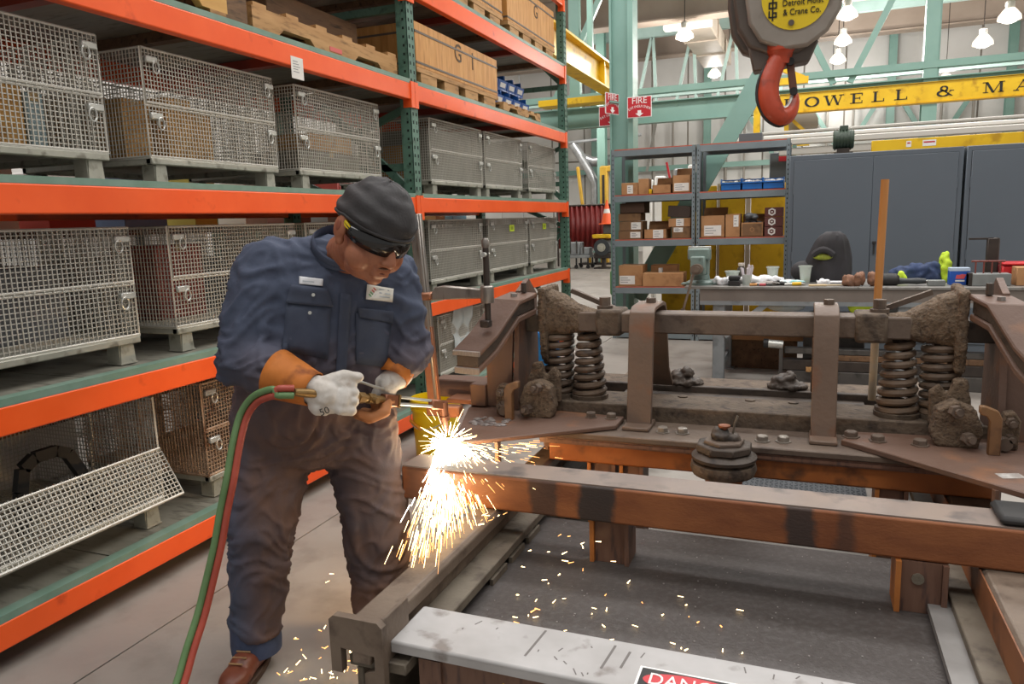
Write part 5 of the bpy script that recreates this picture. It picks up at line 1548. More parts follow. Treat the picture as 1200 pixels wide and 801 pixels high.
# ------------------------------------------------------------------ workbench
BY, BZ = 6.6, 0.855
wbk = thing('workbench', 'long grey steel workbench in front of the cabinets', 'workbench', (0.5, BY, 0))
TOPM = mat('bench_top', '#8f8c87', '#7f7c77', 5, rough=0.4, metal=0.2, c3='#66625d', s3=14)
BENCH = mat('bench_grey', '#8b9092', '#7d8284', 3, rough=0.45, c3='#6d7173', s3=10)
MB().bb(-0.98, 2.1, BY - 0.015, BY + 0.78, BZ - 0.022, BZ).build('top', TOPM, wbk, world=True, bev=0.003)
MB().bb(-0.85, 2.1, BY, BY + 0.02, BZ - 0.125, BZ - 0.022).build('apron', mat('apron_grey', '#6f665f', '#7b726a', 4, rough=0.5), wbk, world=True, smooth=False)
MB().bb(-0.85, 2.1, BY + 0.75, BY + 0.77, BZ - 0.10, BZ - 0.022).build('apron', BENCH, wbk, world=True, smooth=False)
MB().bb(-0.85, 2.1, BY - 0.002, BY + 0.03, BZ - 0.16, BZ - 0.125).build('rail', BENCH, wbk, world=True, smooth=False)
for x in (-0.69, 0.75, 2.0):
    for y in (BY + 0.02, BY + 0.68):
        MB().bb(x - 0.05, x + 0.05, y, y + 0.08, 0, BZ - 0.125).build('leg', BENCH, wbk, world=True, bev=0.004)
        MB().bb(x - 0.08, x + 0.08, y - 0.03, y + 0.11, 0, 0.012).build('foot', BENCH, wbk, world=True, smooth=False)
    if x != 0.75:
        MB().bb(x - 0.03, x + 0.03, BY + 0.1, BY + 0.68, 0.12, 0.18).build('stretcher', BENCH, wbk, world=True, smooth=False)
MB().bar((-0.64, BY + 0.04, 0.42), (-0.30, BY + 0.04, BZ - 0.15), 0.05, 0.06, (0, 1, 0)).build('brace', BENCH, wbk, world=True, smooth=False)
# dark steel stock lying under the bench
STOCK = mat('dark_stock', '#4a4744', '#57534f', 5, rough=0.5, metal=0.3, c3='#3a3633', s3=12)
st = [(-0.12, 1.9, BY + 0.125, 0.14, 0.0, 0.12, 'dark square steel bar lowest of the stock under the bench', STOCK),
      (-0.05, 1.9, BY + 0.40, 0.14, 0.0, 0.13, 'dark square steel bar at the back under the bench', STOCK),
      (-0.18, 1.7, BY + 0.13, 0.12, 0.121, 0.09, 'long dark steel channel lying on the lowest bar under the bench', DARKSTEEL),
      (0.1, 1.9, BY + 0.135, 0.10, 0.212, 0.05, 'brown wooden plank lying on the steel stock under the bench', DARKWOOD),
      (-0.15, 1.4, BY + 0.14, 0.10, 0.263, 0.05, 'grey steel angle topmost of the stock under the bench', STOCK)]
for xa, xb, y, w, z, h, lab, m in st:
    t = MB().bb(-(xb - xa) / 2, (xb - xa) / 2, 0, w, 0, h).build('steel_bar' if m is not DARKWOOD else 'wooden_plank', m, loc=((xa + xb) / 2, y, z), bev=0.006)
    tag(t, lab, 'bar' if m is not DARKWOOD else 'plank')
t = MB().bb(0, 0.22, -0.05, 0.0, 0, 0.035).build('wood_block', WOOD, loc=(0.03, BY + 0.13, 0.121))
tag(t, 'small tan wood block lying on the stock under the bench', 'block')
pb = thing('pry_clamp', 'chrome and black clamp head lying at the end of the stock under the bench', 'clamp', (-0.22, BY + 0.13, 0.32))
MB().cyl((-0.06, 0, 0.03), (0.06, 0, 0.02), 0.035, n=12).build('head', ZINC, pb)
MB().cyl((-0.10, 0, 0.03), (-0.06, 0, 0.03), 0.04, n=12).build('grip', BLACK, pb)
MB().bb(0.03, 0.06, -0.02, 0.02, -0.32, 0.0).build('stand', STOCK, pb, smooth=False)
cdb = carton('cardboard_box', 'flattened tan carton lying under the bench shelf line', 'box', (-0.35, 7.5, 0.28), (0.7, 0.4, 0.06), CARD)
MB().bb(-0.3, 0.3, -0.15, 0.15, -0.28, 0.0).build('crate', DARKWOOD, cdb, smooth=False)
mc = thing('metal_case', 'dark metal case standing at the back under the bench', 'case', (0.25, 7.25, 0))
MB().bb(-0.25, 0.25, -0.2, 0.2, 0, 0.48).build('body', STOCK, mc, bev=0.01)
MB().bb(-0.04, 0.04, -0.205, -0.2, 0.36, 0.42).build('plate', PAPER, mc, smooth=False)
rg = organic((), [((0.0, 0, 0.09), (0.09, 0.07, 0.09), None), ((0.12, 0.02, 0.08), (0.08, 0.06, 0.075), None)], voxel=0.012, smooth=3)
crust(rg, 0.015, 14)
hv = link('safety_vest', rg, mat('hi_vis', '#c6e23a', '#b3d02b', 8, rough=0.7), loc=(0.42, BY + 0.12, 0.61))
tag(hv, 'neon yellow vest bundled under the bench top by the wooden stick', 'vest')
lw = MB().bb(-0.4, 0.5, -0.05, 0.2, -0.02, 0.0).build('bench_shelf', STOCK, wbk, loc=(-0.05, 0.15, 0.61), smooth=False)
bl = MB().sphere((0, 0, 0.05), 0.1, 12, 8, (1.6, 0.8, 0.5)).build('plastic_bundle', PLAS, loc=(-0.15, BY + 0.25, 0.611))
tag(bl, 'clear plastic bundle lying under the bench top', 'bundle')

# ---- bench tools
VISE = mat('vise_green', '#7f918a', '#6f817b', 6, rough=0.4, c3='#59675f', s3=14)
vs = thing('bench_vise', 'grey green bench vise at the left end of the workbench', 'vise', (-0.875, 6.80, BZ))
vs.scale = (1.25, 1.1, 1.08)
MB().lathe([(0.10, 0), (0.10, 0.02), (0.07, 0.04), (0.065, 0.08)], (0, 0, 0), 20).build('swivel_base', VISE, vs)
MB().bb(-0.13, 0.13, -0.04, 0.04, 0, 0.016).build('base_lug', VISE, vs, bev=0.006)
MB().bb(-0.055, 0.055, -0.02, 0.13, 0.07, 0.24).bb(-0.075, 0.075, -0.03, 0.03, 0.20, 0.30).build('fixed_jaw', VISE, vs, bev=0.012, seg=2)
MB().bb(-0.05, 0.05, -0.17, -0.07, 0.09, 0.24).bb(-0.075, 0.075, -0.12, -0.06, 0.21, 0.30).build('moving_jaw', VISE, vs, bev=0.012, seg=2)
MB().bb(-0.078, 0.078, -0.062, -0.03, 0.285, 0.315).build('jaw_plate', ZINC, vs, bev=0.003)
MB().cyl((0, -0.15, 0.14), (0, -0.235, 0.14), 0.042, n=18).cyl((0, -0.235, 0.14), (0, -0.25, 0.14), 0.025, n=14).build('screw_head', RAILM, vs)
MB().cyl((-0.01, -0.225, 0.14), (-0.085, -0.24, -0.18), 0.009, n=8).cyl((-0.085, -0.24, -0.18), (-0.09, -0.24, -0.20), 0.018, n=10).build('handle', RAILM, vs)
wr = MB().tube([(-0.75, 6.57, 0.64), (-0.755, 6.55, 0.5), (-0.78, 6.55, 0.38), (-0.83, 6.54, 0.30)], 0.004, 6)
def cup(label, x, y, r=0.05, h=0.12, m=None):
    t = thing('plastic_cup', label, 'cup', (x, y, BZ), group='clear plastic cups on the bench')
    m = m or mat('cup_plastic', '#d5dcd4', '#c8d0c8', 5, rough=0.15, alpha=0.6)
    MB().lathe([(0.0001, 0), (r * 0.72, 0.0), (r, h), (r * 1.12, h), (r * 1.12, h + 0.012), (r * 0.95, h + 0.012), (r * 0.68, 0.006)], n=18, cap=False).build('body', m, t)
    MB().cyl((0, 0, 0.006), (0, 0, h * 0.3), r * 0.7, r * 0.78, 16).build('content', mat('green_dregs', '#a9b98a', rough=0.5), t)
    return t
cup('clear plastic cup in the middle of the bench beside the white paper', -0.27, 7.0, 0.05, 0.13)
cup('clear plastic cup in front of the black jacket', -0.0, 6.95, 0.052, 0.14)
tub = cup('wide clear plastic tub beside the vise', -0.62, 7.05, 0.06, 0.09)
bt = thing('spray_bottle', 'dark bottle with a pale cap behind the plastic tub', 'bottle', (-0.55, 7.15, BZ))
MB().lathe([(0.034, 0), (0.036, 0.1), (0.033, 0.12), (0.016, 0.14)], n=16).build('body', mat('smoky_bottle', '#4b443d', rough=0.3), bt)
MB().cyl((0, 0, 0.14), (0, 0, 0.165), 0.028, n=14).build('cap', mat('cap_beige', '#c9beb0', rough=0.5), bt)
bj = thing('brush_jar', 'clear jar full of white handled brushes on the bench', 'jar', (-0.47, 6.75, BZ))
MB().lathe([(0.035, 0), (0.042, 0.09), (0.038, 0.09), (0.032, 0.006)], n=16, cap=False).build('jar', mat('cup_plastic', '#d5dcd4'), bj)
random.seed(4)
for k in range(9):
    a = random.uniform(0, 2 * PI)
    MB().cyl((0.02 * math.cos(a), 0.02 * math.sin(a), 0.01), (0.05 * math.cos(a), 0.04 * math.sin(a), random.uniform(0.14, 0.18)), 0.008, n=6).build('brush', mat('brush_white', '#d9d2d6', '#c8c0c4', 10, rough=0.6), bj)
kb = thing('black_case', 'small black ribbed case on the bench beside the brush jar', 'case', (-0.57, 6.69, BZ))
MB().bb(-0.05, 0.05, -0.04, 0.04, 0, 0.045).build('bottom', BLACK, kb, bev=0.006)
MB().bb(-0.048, 0.048, -0.038, 0.038, 0.048, 0.085).build('lid', BLACK, kb, bev=0.008)
def rag(name, label, c, sz, m, seed, cat='rag', amp=0.02):
    random.seed(seed)
    el = []
    for k in range(7):
        el.append(((random.uniform(-sz[0], sz[0]) * 0.6, random.uniform(-sz[1], sz[1]) * 0.6, sz[2] * random.uniform(0.3, 0.6)), (sz[0] * 0.5, sz[1] * 0.5, sz[2] * 0.5), None))
    me = organic((), el, voxel=max(0.006, min(sz) * 0.14), smooth=2)
    for v in me.vertices:
        v.co += v.normal * amp * noise.noise(v.co * 22 + Vector((seed, 0, 0)))
        if v.co.z < 0: v.co.z = 0
    ob = link(name, me, m, loc=c)
    tag(ob, label, cat)
    return ob
WHITECLOTH = mat('white_cloth', '#e9e8e8', '#dcdcde', 8, rough=0.8)
rag('paper_towel', 'crumpled white paper towel next to the vise', (-0.68, 6.76, BZ), (0.09, 0.07, 0.07), WHITECLOTH, 2, 'towel')
rag('paper_towel', 'long crumpled white paper behind the brush jar', (-0.36, 6.88, BZ), (0.22, 0.08, 0.07), WHITECLOTH, 3, 'paper')
rag('cloth', 'white and turquoise cloth lying flat left of the jacket', (-0.12, 6.88, BZ), (0.14, 0.06, 0.035), mat('turquoise_cloth', '#e3eaea', '#8fc6c8', 9, rough=0.7, lo=0.5, hi=0.6), 6, 'cloth', 0.008)
rag('paper_towel', 'crumpled white paper towel in front of the black jacket', (0.14, 6.8, BZ), (0.06, 0.05, 0.05), WHITECLOTH, 9, 'towel')
t = MB().bb(-0.13, 0.13, -0.03, 0.03, 0, 0.02).build('paper_roll', WHITECLOTH, loc=(0.27, 6.92, BZ), bev=0.008)
tag(t, 'white flat paper strip lying behind the leather gloves', 'paper')
def rod(name, label, p0, p1, r, m, cat, m2=None, frac=0.4):
    p0, p1 = Vector(p0), Vector(p1)
    t = thing(name, label, cat, p0)
    q = (p1 - p0)
    MB().cyl((0, 0, 0), q * frac, r, n=10).build('handle', m, t)
    MB().cyl(q * frac, q, r * 0.55, n=8).build('shaft', m2 or m, t)
    return t
rod('screwdriver', 'yellow handled screwdriver with black tip near the jacket', (-0.03, 6.70, BZ + 0.016), (-0.16, 6.68, BZ + 0.012), 0.016, YELLOW, 'screwdriver', ZINC, 0.55)
rod('wooden_dowel', 'pale wooden stick lying on the bench front of the gloves', (0.03, 6.63, BZ + 0.008), (0.30, 6.68, BZ + 0.008), 0.009, mat('pale_wood', '#d6bd92', rough=0.6), 'stick', None, 0.5)
rod('marker_pen', 'red capped pen on the bench beside grey rags', (-0.36, 6.66, BZ + 0.01), (-0.26, 6.67, BZ + 0.01), 0.012, mat('pen_red', '#b8424a', rough=0.4), 'pen', BLACK, 0.5)
rod('file_tool', 'dark file with a tan handle lying near the brush jar', (-0.44, 6.66, BZ + 0.01), (-0.30, 6.70, BZ + 0.012), 0.012, mat('tan_handle', '#c58a4a', rough=0.5), 'file', DARKSTEEL, 0.4)
rag('rag', 'grey shop rag lying in the middle of the bench', (-0.30, 6.72, BZ), (0.10, 0.05, 0.035), mat('grey_rag', '#a7a19b', '#8c8781', 9, rough=0.8), 12)
rag('rag', 'black rag beside the turquoise cloth', (-0.2, 6.74, BZ), (0.06, 0.04, 0.035), BLACK, 14)
rag('rag', 'pale grey rag under the yellow screwdriver', (-0.12, 6.76, BZ), (0.12, 0.05, 0.02), mat('pale_rag', '#bdb8b1', '#a9a49d', 9, rough=0.8), 15, amp=0.006)

# black jacket standing on the bench end, over something tall
JK = mat('black_jacket', '#2e2c2d', '#38363a', 6, rough=0.75)
jk = []
prof = [(0.00, 0.185, 0.13), (0.08, 0.180, 0.13), (0.16, 0.165, 0.12), (0.22, 0.145, 0.11), (0.27, 0.125, 0.10), (0.31, 0.095, 0.085), (0.335, 0.05, 0.05)]
rings = []
for z, a, b in prof:
    r_ = []
    for k in range(36):
        t_ = 2 * PI * k / 36
        f_ = 1 + 0.06 * math.sin(7 * t_ + z * 9) * (1 - z * 2) + 0.03 * math.sin(13 * t_)
        lean = 0.02 - 0.05 * (z / 0.33)
        r_.append((a * f_ * math.cos(t_) + 0.05 * z / 0.33, b * f_ * math.sin(t_) + lean, z))
    rings.append(r_)
jt = thing('black_jacket', 'black work jacket with a neon stripe bunched up on the bench before the cabinet', 'jacket', (0.16, 7.12, BZ))
jt.scale = (1.1, 1.0, 1.3)
vv, ff = loft(rings)
MB().add(vv, ff).build('body', JK, jt, fixn=True)
MB().sphere((-0.16, -0.02, 0.07), 0.09, 14, 10, (1.1, 0.9, 0.8)).build('sleeve', JK, jt)
me = MB().sphere((0, 0, 0), 0.06, 16, 8, (1.2, 0.35, 0.35)).build('reflective_patch', mat('hi_vis_dull', '#b6c13c', '#7d8430', 22, rough=0.6), jt)
me.location = (-0.02, -0.125, 0.17)
MB().tube([(-0.095 + 0.15 * k / 6, -0.135 - 0.012 * math.sin(PI * k / 6), 0.185 + 0.035 * math.sin(PI * k / 6)) for k in range(7)], 0.022, 8).build('collar_fold', JK, jt)
# leather gloves, grinder, clothes, boxes
LE = mat('brown_leather', '#8c654e', '#76523d', 12, rough=0.7, c3='#5a3d2c', s3=25, bump=0.4, bscale=40)
for k in range(3):
    t = rag('leather_pad', 'folded brown leather piece on the bench, %s of three by the stick' % ('left', 'middle', 'right')[k], (0.33 + 0.085 * k, 6.68, BZ), (0.045, 0.05, 0.11), LE, 31 + k, 'leather', 0.012)
gr = thing('angle_grinder', 'black power tool with a grey head lying right of the leather pieces', 'power tool', (0.64, 6.74, BZ + 0.045))
MB().lathe([(0.03, -0.08), (0.05, -0.06), (0.055, 0.0), (0.05, 0.05), (0.03, 0.07)], (0, 0, 0), 16, 'x').build('body', BLACK, gr)
MB().lathe([(0.028, 0.06), (0.022, 0.12), (0.026, 0.2), (0.02, 0.26)], (0, 0, -0.01), 12, 'x').build('handle', mat('dark_grip', '#35383a', rough=0.5), gr)
MB().cyl((0.26, 0, -0.01), (0.33, 0, -0.012), 0.009, n=8).build('spindle', ZINC, gr)
rag('blue_jacket', 'crumpled navy jacket with neon trim lying at the back of the bench', (0.86, 7.05, BZ), (0.22, 0.11, 0.16), mat('navy_cloth', '#2f3f63', '#26334f', 9, rough=0.8), 41, 'jacket', 0.03)
rag('safety_vest', 'neon yellow vest scrap behind the blue box', (1.09, 7.06, BZ), (0.07, 0.06, 0.24), mat('hi_vis', '#c6e23a'), 43, 'vest', 0.015)
rag('safety_vest', 'neon yellow scrap under the left end of the navy jacket', (0.75, 6.92, BZ), (0.06, 0.05, 0.10), mat('hi_vis', '#c6e23a'), 44, 'vest', 0.01)
bb2 = thing('blue_box', 'small blue cardboard box with a red and white emblem on the bench', 'box', (1.14, 6.82, BZ))
MB().bb(-0.07, 0.07, -0.05, 0.05, 0, 0.11).build('body', mat('box_blue', '#2459b4', '#1d4c9f', 4, rough=0.45), bb2, bev=0.003)
MB().bb(-0.07, 0.07, -0.05, 0.05, 0.111, 0.135).build('pale_top', mat('pale_top_blue', '#b7c7da', rough=0.5), bb2, smooth=False)
MB().prism([(-0.035, -0.012), (0.025, -0.012), (0.04, 0.022), (0.01, 0.026), (-0.012, 0.018), (-0.028, 0.02)], (0.005, -0.0503, 0.062), (1, 0, 0), (0, 0, 1), (0, -1, 0), 0.001).build('red_emblem', mat('emblem_red', '#d3545a', rough=0.5), bb2, smooth=False, fixn=True)
MB().bb(-0.03, 0.035, -0.0515, -0.0502, 0.028, 0.04).build('white_line', PAPER, bb2, smooth=False)
gb = thing('steel_block', 'grey steel tray block holding brown T handles on the bench', 'block', (1.33, 6.75, BZ))
MB().bb(-0.145, 0.14, -0.07, 0.07, 0, 0.095).build('block', mat('steel_block', '#8b8e8c', '#7c7f7d', 6, rough=0.5, metal=0.3), gb, bev=0.004)
MB().bb(-0.145, -0.12, -0.075, 0.05, 0, 0.10).build('end_plate', DARKSTEEL, gb, smooth=False)
for k in range(4):
    x = -0.09 + k * 0.055
    MB().cyl((x, 0, 0.095), (x, 0, 0.185), 0.006, n=8).cyl((x - 0.03, 0, 0.188), (x + 0.03, 0, 0.188), 0.008, n=8).build('t_handle', mat('t_handle_brown', '#7c3f36', rough=0.5), gb)
vb = MB().bb(-0.06, 0.06, -0.04, 0.04, 0, 0.045).build('grey_block', mat('steel_block', '#8b8e8c'), loc=(0.97, 6.72, BZ), bev=0.004)
tag(vb, 'small grey steel block on the bench front left of the blue box', 'block')
rb = thing('red_case', 'red plastic case at the right end of the bench', 'case', (1.62, 7.0, BZ))
MB().bb(-0.17, 0.2, -0.1, 0.1, 0, 0.14).build('body', mat('case_red', '#cf2a2e', '#bb2227', 4, rough=0.4), rb, bev=0.01)
MB().bb(-0.17, 0.2, -0.11, 0.11, 0.145, 0.165).build('lid', mat('case_red', '#cf2a2e'), rb, bev=0.006)
carton('cardboard_box', 'tan cardboard box in front of the red case', 'box', (1.63, 6.80, BZ), (0.24, 0.16, 0.14), CARD)
ag = thing('angle_bracket', 'dark steel angle bracket standing upright on the bench behind the T handles', 'bracket', (1.40, 7.02, BZ))
MB().bb(-0.045, 0.045, -0.02, 0.02, 0, 0.36).build('upright', DARKSTEEL, ag, bev=0.01)
MB().bb(-0.17, 0.0, -0.015, 0.015, 0.345, 0.36).build('arm', DARKSTEEL, ag, smooth=False)

# wooden stick behind the truck frame
sk = thing('wooden_stick', 'tan round wooden tool handle leaning upright behind the truck frame', 'stick', (0.272, 3.33, 0.69))
MB().cyl((0, 0, 0), (0.004, 0.0, 0.40), 0.0155, n=14).build('worn_end', mat('grey_wood', '#a3998c', '#b59a72', 5, rough=0.7), sk)
MB().cyl((0.004, 0, 0.40), (0.013, 0.03, 0.895), 0.0155, n=14).build('handle', mat('handle_wood', '#c98a4b', '#b97a3d', 2, rough=0.5, stretch=(8, 8, 0.6)), sk)

# ------------------------------------------------------------------ hoist block and hook
hb = thing('hoist_block', 'grey crane hook block with a yellow round nameplate hanging above the bench', 'hook block', (-0.10, 3.0, 2.17))
BLK = mat('block_grey', '#a39a90', '#8f867c', 4, rough=0.45, metal=0.3, c3='#6d5f54', s3=9)
BLKD = mat('block_dark', '#5d544d', '#6b6058', 4, rough=0.45, metal=0.3)
oct_ = [(-0.155, 0.22), (-0.165, 0.05), (-0.15, -0.05), (-0.11, -0.115), (-0.03, -0.150), (0.05, -0.145), (0.115, -0.10), (0.155, -0.03), (0.165, 0.06), (0.155, 0.22), (0.07, 0.3), (-0.07, 0.3)]
ax = Vector((1, 0.06, 0)).normalized()
nz = Vector((0.06, -1, -0.06)).normalized()
def blockplate(sc, y0, dep, m, name, off=(0, 0)):
    MB().prism([(p[0] * sc + off[0], p[1] * sc + off[1]) for p in oct_], nz * y0, ax, (0, 0, 1), nz, dep).build(name, m, hb, fixn=True, bev=0.012, seg=2)
blockplate(1.0, 0.05, 0.03, BLK, 'front_cheek', (0.03, 0.02))
blockplate(1.06, -0.06, 0.11, BLKD, 'body', (0.0, 0.015))
blockplate(1.02, -0.16, 0.09, BLKD, 'rear_cheek', (-0.03, 0.01))
MB().prism([(-0.12, -0.10), (-0.10, -0.19), (0.09, -0.17), (0.12, -0.10)], nz * -0.09, ax, (0, 0, 1), nz, 0.12).build('neck_plate', BLKD, hb, fixn=True, bev=0.006)
disc = MB().lathe([(0.0001, 0), (0.112, 0), (0.112, 0.004), (0.0001, 0.004)], (0, 0, 0), 40, 'z', cap=False)
def on_face(u, v, d):
    return nz * (0.08 + d) + ax * (u + 0.035) + Vector((0, 0, 1)) * (v + 0.045)
disc.v = [tuple(on_face(p[0], p[1], p[2])) for p in disc.v]
disc.build('nameplate', mat('plate_yellow', '#ecd02a', '#e3c31c', 4, rough=0.4), hb, fixn=True)
hbl = Vector(hb.location)
np_ = [c for c in hb.children if c.name.startswith('nameplate')][0]
FACEN = ax.cross(Vector((0, 0, 1)))
tx = Vector((0, 0, 1))
text_obj('lettering', 'Detroit Hoist', 0.030, hbl + on_face(0.024, -0.022, 0.005), ax, tx, SIGNBLACK, np_, stretch=0.80)
text_obj('lettering', '& Crane Co.', 0.030, hbl + on_face(0.022, -0.053, 0.005), ax, tx, SIGNBLACK, np_, stretch=0.80)
em = MB()
for (x0, x1, y0, y1) in ((-0.0765, -0.0715, -0.064, 0.010), (-0.088, -0.060, -0.024, -0.019), (-0.088, -0.083, -0.022, -0.004), (-0.088, -0.074, -0.006, -0.001), (-0.065, -0.060, -0.022, -0.004), (-0.074, -0.060, -0.006, -0.001),
                         (-0.088, -0.083, -0.052, -0.030), (-0.088, -0.060, -0.054, -0.049), (-0.065, -0.060, -0.052, -0.038), (-0.074, -0.060, -0.040, -0.035)):
    a, b = on_face(x0, y0, 0.005), on_face(x1, y1, 0.0062)
    em.obox(on_face((x0 + x1) / 2, (y0 + y1) / 2 - 0.012, 0.0055), ax, (0, 0, 1), nz, (x1 - x0) / 2, (y1 - y0) / 2, 0.0008)
em.build('emblem', SIGNBLACK, np_, smooth=False)
MB().cyl(on_face(-0.012, -0.088, 0.004), on_face(-0.012, -0.088, 0.010), 0.010, n=14).build('rivet', BLKD, np_)
for s in (-1, 1):
    MB().cyl((s * 0.05, -0.02, 0.28), (s * 0.055, -0.02, 4.0), 0.009, n=8).build('wire_rope', DARKSTEEL, hb)
HK = mat('hook_orange', '#c0492a', '#a93f24', 7, rough=0.4, c3='#7b3220', s3=14, bump=0.1)
ctrl = [(-0.005, -0.028, -0.140, 0.034), (-0.026, -0.042, -0.185, 0.034), (-0.042, -0.055, -0.235, 0.037), (-0.044, -0.066, -0.290, 0.040), (-0.028, -0.069, -0.338, 0.041), (0.000, -0.061, -0.362, 0.036), (0.028, -0.050, -0.350, 0.028), (0.043, -0.040, -0.318, 0.020), (0.047, -0.034, -0.290, 0.013), (0.046, -0.032, -0.274, 0.006)]
pts3 = smooth_path([c[:3] for c in ctrl], 4)
rad = [ctrl[min(i // 4, 9)][3] + (ctrl[min(i // 4 + 1, 9)][3] - ctrl[min(i // 4, 9)][3]) * (i % 4) / 4 for i in range(len(pts3))]
MB().lathe([(0.036, 0.0), (0.040, 0.03), (0.052, 0.045), (0.052, 0.065)], (-0.006, -0.028, -0.175), 18).build('hook_neck', HK, hb)
MB().tube(pts3, rad, 16).build('hook', HK, hb)
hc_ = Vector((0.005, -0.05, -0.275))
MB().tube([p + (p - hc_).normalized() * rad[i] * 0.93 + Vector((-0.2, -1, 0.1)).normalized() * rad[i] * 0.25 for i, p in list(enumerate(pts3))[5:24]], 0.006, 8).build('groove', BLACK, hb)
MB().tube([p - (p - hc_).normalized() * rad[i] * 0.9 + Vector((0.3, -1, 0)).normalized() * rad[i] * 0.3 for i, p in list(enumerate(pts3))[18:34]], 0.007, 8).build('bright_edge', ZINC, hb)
MB().bar((0.026, -0.03, -0.165), (0.042, -0.04, -0.275), 0.026, 0.010, (0, -1, 0)).build('latch', mat('latch_brown', '#6b4535', rough=0.5, metal=0.3), hb, bev=0.003)
for p_ in ((0.028, -0.03, -0.170), (0.042, -0.04, -0.275)):
    MB().cyl((p_[0], p_[1] - 0.018, p_[2]), (p_[0], p_[1] + 0.018, p_[2]), 0.014, n=10).build('latch_pin', BLACK, hb)

# ------------------------------------------------------------------ yellow bucket
bk_ = thing('bucket', 'yellow plastic bucket with wire handle on the floor behind the torch', 'bucket', (-2.15, 4.06, 0))
YB = mat('bucket_yellow', '#e8ca12', '#dcbd0d', 3, rough=0.4)
MB().lathe([(0.0001, 0.004), (0.125, 0.0), (0.130, 0.01), (0.137, 0.20), (0.139, 0.205), (0.142, 0.29), (0.150, 0.292), (0.150, 0.305), (0.143, 0.306), (0.146, 0.33), (0.152, 0.332), (0.152, 0.355), (0.142, 0.356), (0.13, 0.03), (0.0001, 0.02)], n=36, cap=False).build('shell', YB, bk_)
hp_ = [Vector((0.155 * math.cos(a), 0.155 * math.sin(a), 0.30 - 0.10 * math.sin(a - PI * 0.95))) for a in [PI * (0.95 + 1.0 * k / 16) for k in range(17)]]
MB().tube(hp_, 0.0028, 6).build('bail_wire', GALV, bk_)
MB().cyl(hp_[4], hp_[8], 0.009, n=8).build('grip', mat('grip_orange', '#c9882f', rough=0.5), bk_)
for p in (hp_[0], hp_[-1]):
    MB().cyl(p * 0.96, p * 1.03, 0.018, n=10).build('ear', YB, bk_)
bk_.scale = (1.04, 1.04, 1.1)

# ------------------------------------------------------------------ bar clamp
CL = mat('clamp_steel', '#a09a93', '#8b857e', 5, rough=0.32, metal=0.7, c3='#6a6058', s3=8, stretch=(3, 3, 0.5))
COPP = mat('clamp_rust', '#a57458', '#8d6049', 6, rough=0.4, metal=0.5)
cl = thing('bar_clamp', 'tall steel bar clamp with sliding arm and screw standing upright by the cut plate', 'clamp', (-1.46, 2.76, 0.66))
b0, b1 = Vector((0.0, 0.0, 0.0)), Vector((-0.045, -0.01, 0.85))
MB().bar(b0, b1, 0.054, 0.020, (0, -1, 0)).bar(b0 + Vector((0.012, -0.012, 0)), b1 + Vector((0.012, -0.012, 0)), 0.014, 0.008, (0, -1, 0)).build('bar', CL, cl, bev=0.003)
MB().bar(b0 + Vector((0, -0.002, 0)), b0.lerp(b1, 0.45) + Vector((0, -0.002, 0)), 0.055, 0.021, (0, -1, 0)).build('rusty_length', COPP, cl, bev=0.003)
jy = 0.515
jc = b0.lerp(b1, jy / 0.85)
MB().bb(jc.x - 0.04, jc.x + 0.045, jc.y - 0.028, jc.y + 0.028, jy - 0.02, jy + 0.012).build('slide_collar', COPP, cl, bev=0.006)
MB().prism([(0.02, -0.025), (0.06, 0.035), (0.10, 0.040), (0.27, 0.028), (0.27, -0.012), (0.10, -0.018), (0.05, -0.022)], (jc.x, jc.y + 0.012, jy), (1, 0, 0), (0, 0, 1), (0, -1, 0), 0.026).build('arm', CL, cl, fixn=True, bev=0.005)
sx_ = jc.x + 0.29
MB().lathe([(0.026, -0.03), (0.028, -0.02), (0.028, 0.035), (0.024, 0.04)], (sx_, jc.y, jy), 18).build('screw_boss', CL, cl)
MB().cyl((sx_, jc.y, jy - 0.10), (sx_, jc.y, jy + 0.20), 0.0125, n=12).build('screw', DARKSTEEL, cl)
MB().lathe([(0.012, 0), (0.016, 0.01), (0.016, 0.03), (0.010, 0.04)], (sx_, jc.y, jy + 0.19), 12).build('screw_head', CL, cl)
MB().cyl((sx_ - 0.0, jc.y - 0.03, jy + 0.165), (sx_, jc.y + 0.02, jy + 0.165), 0.010, n=10).build('tommy_bar', ZINC, cl)
MB().bb(sx_ - 0.03, sx_ + 0.01, jc.y - 0.02, jc.y + 0.02, jy - 0.13, jy - 0.10).build('pad', DARKSTEEL, cl, bev=0.004)
MB().bb(-0.035, 0.12, -0.025, 0.025, -0.004, 0.045).build('fixed_jaw', COPP, cl, bev=0.006)
# bright offcut bar beside the clamp foot
oc = thing('steel_offcut', 'bright edged steel bar lying beyond the clamp foot', 'bar', (-1.41, 3.12, 0.657))
MB().bb(-0.22, 0.10, -0.05, 0.06, 0.0, 0.085).build('bar', PLATE, oc, bev=0.006)
MB().bb(-0.10, 0.10, -0.16, -0.05, 0.0, 0.022).build('lower_plate', COPP, oc, bev=0.004)
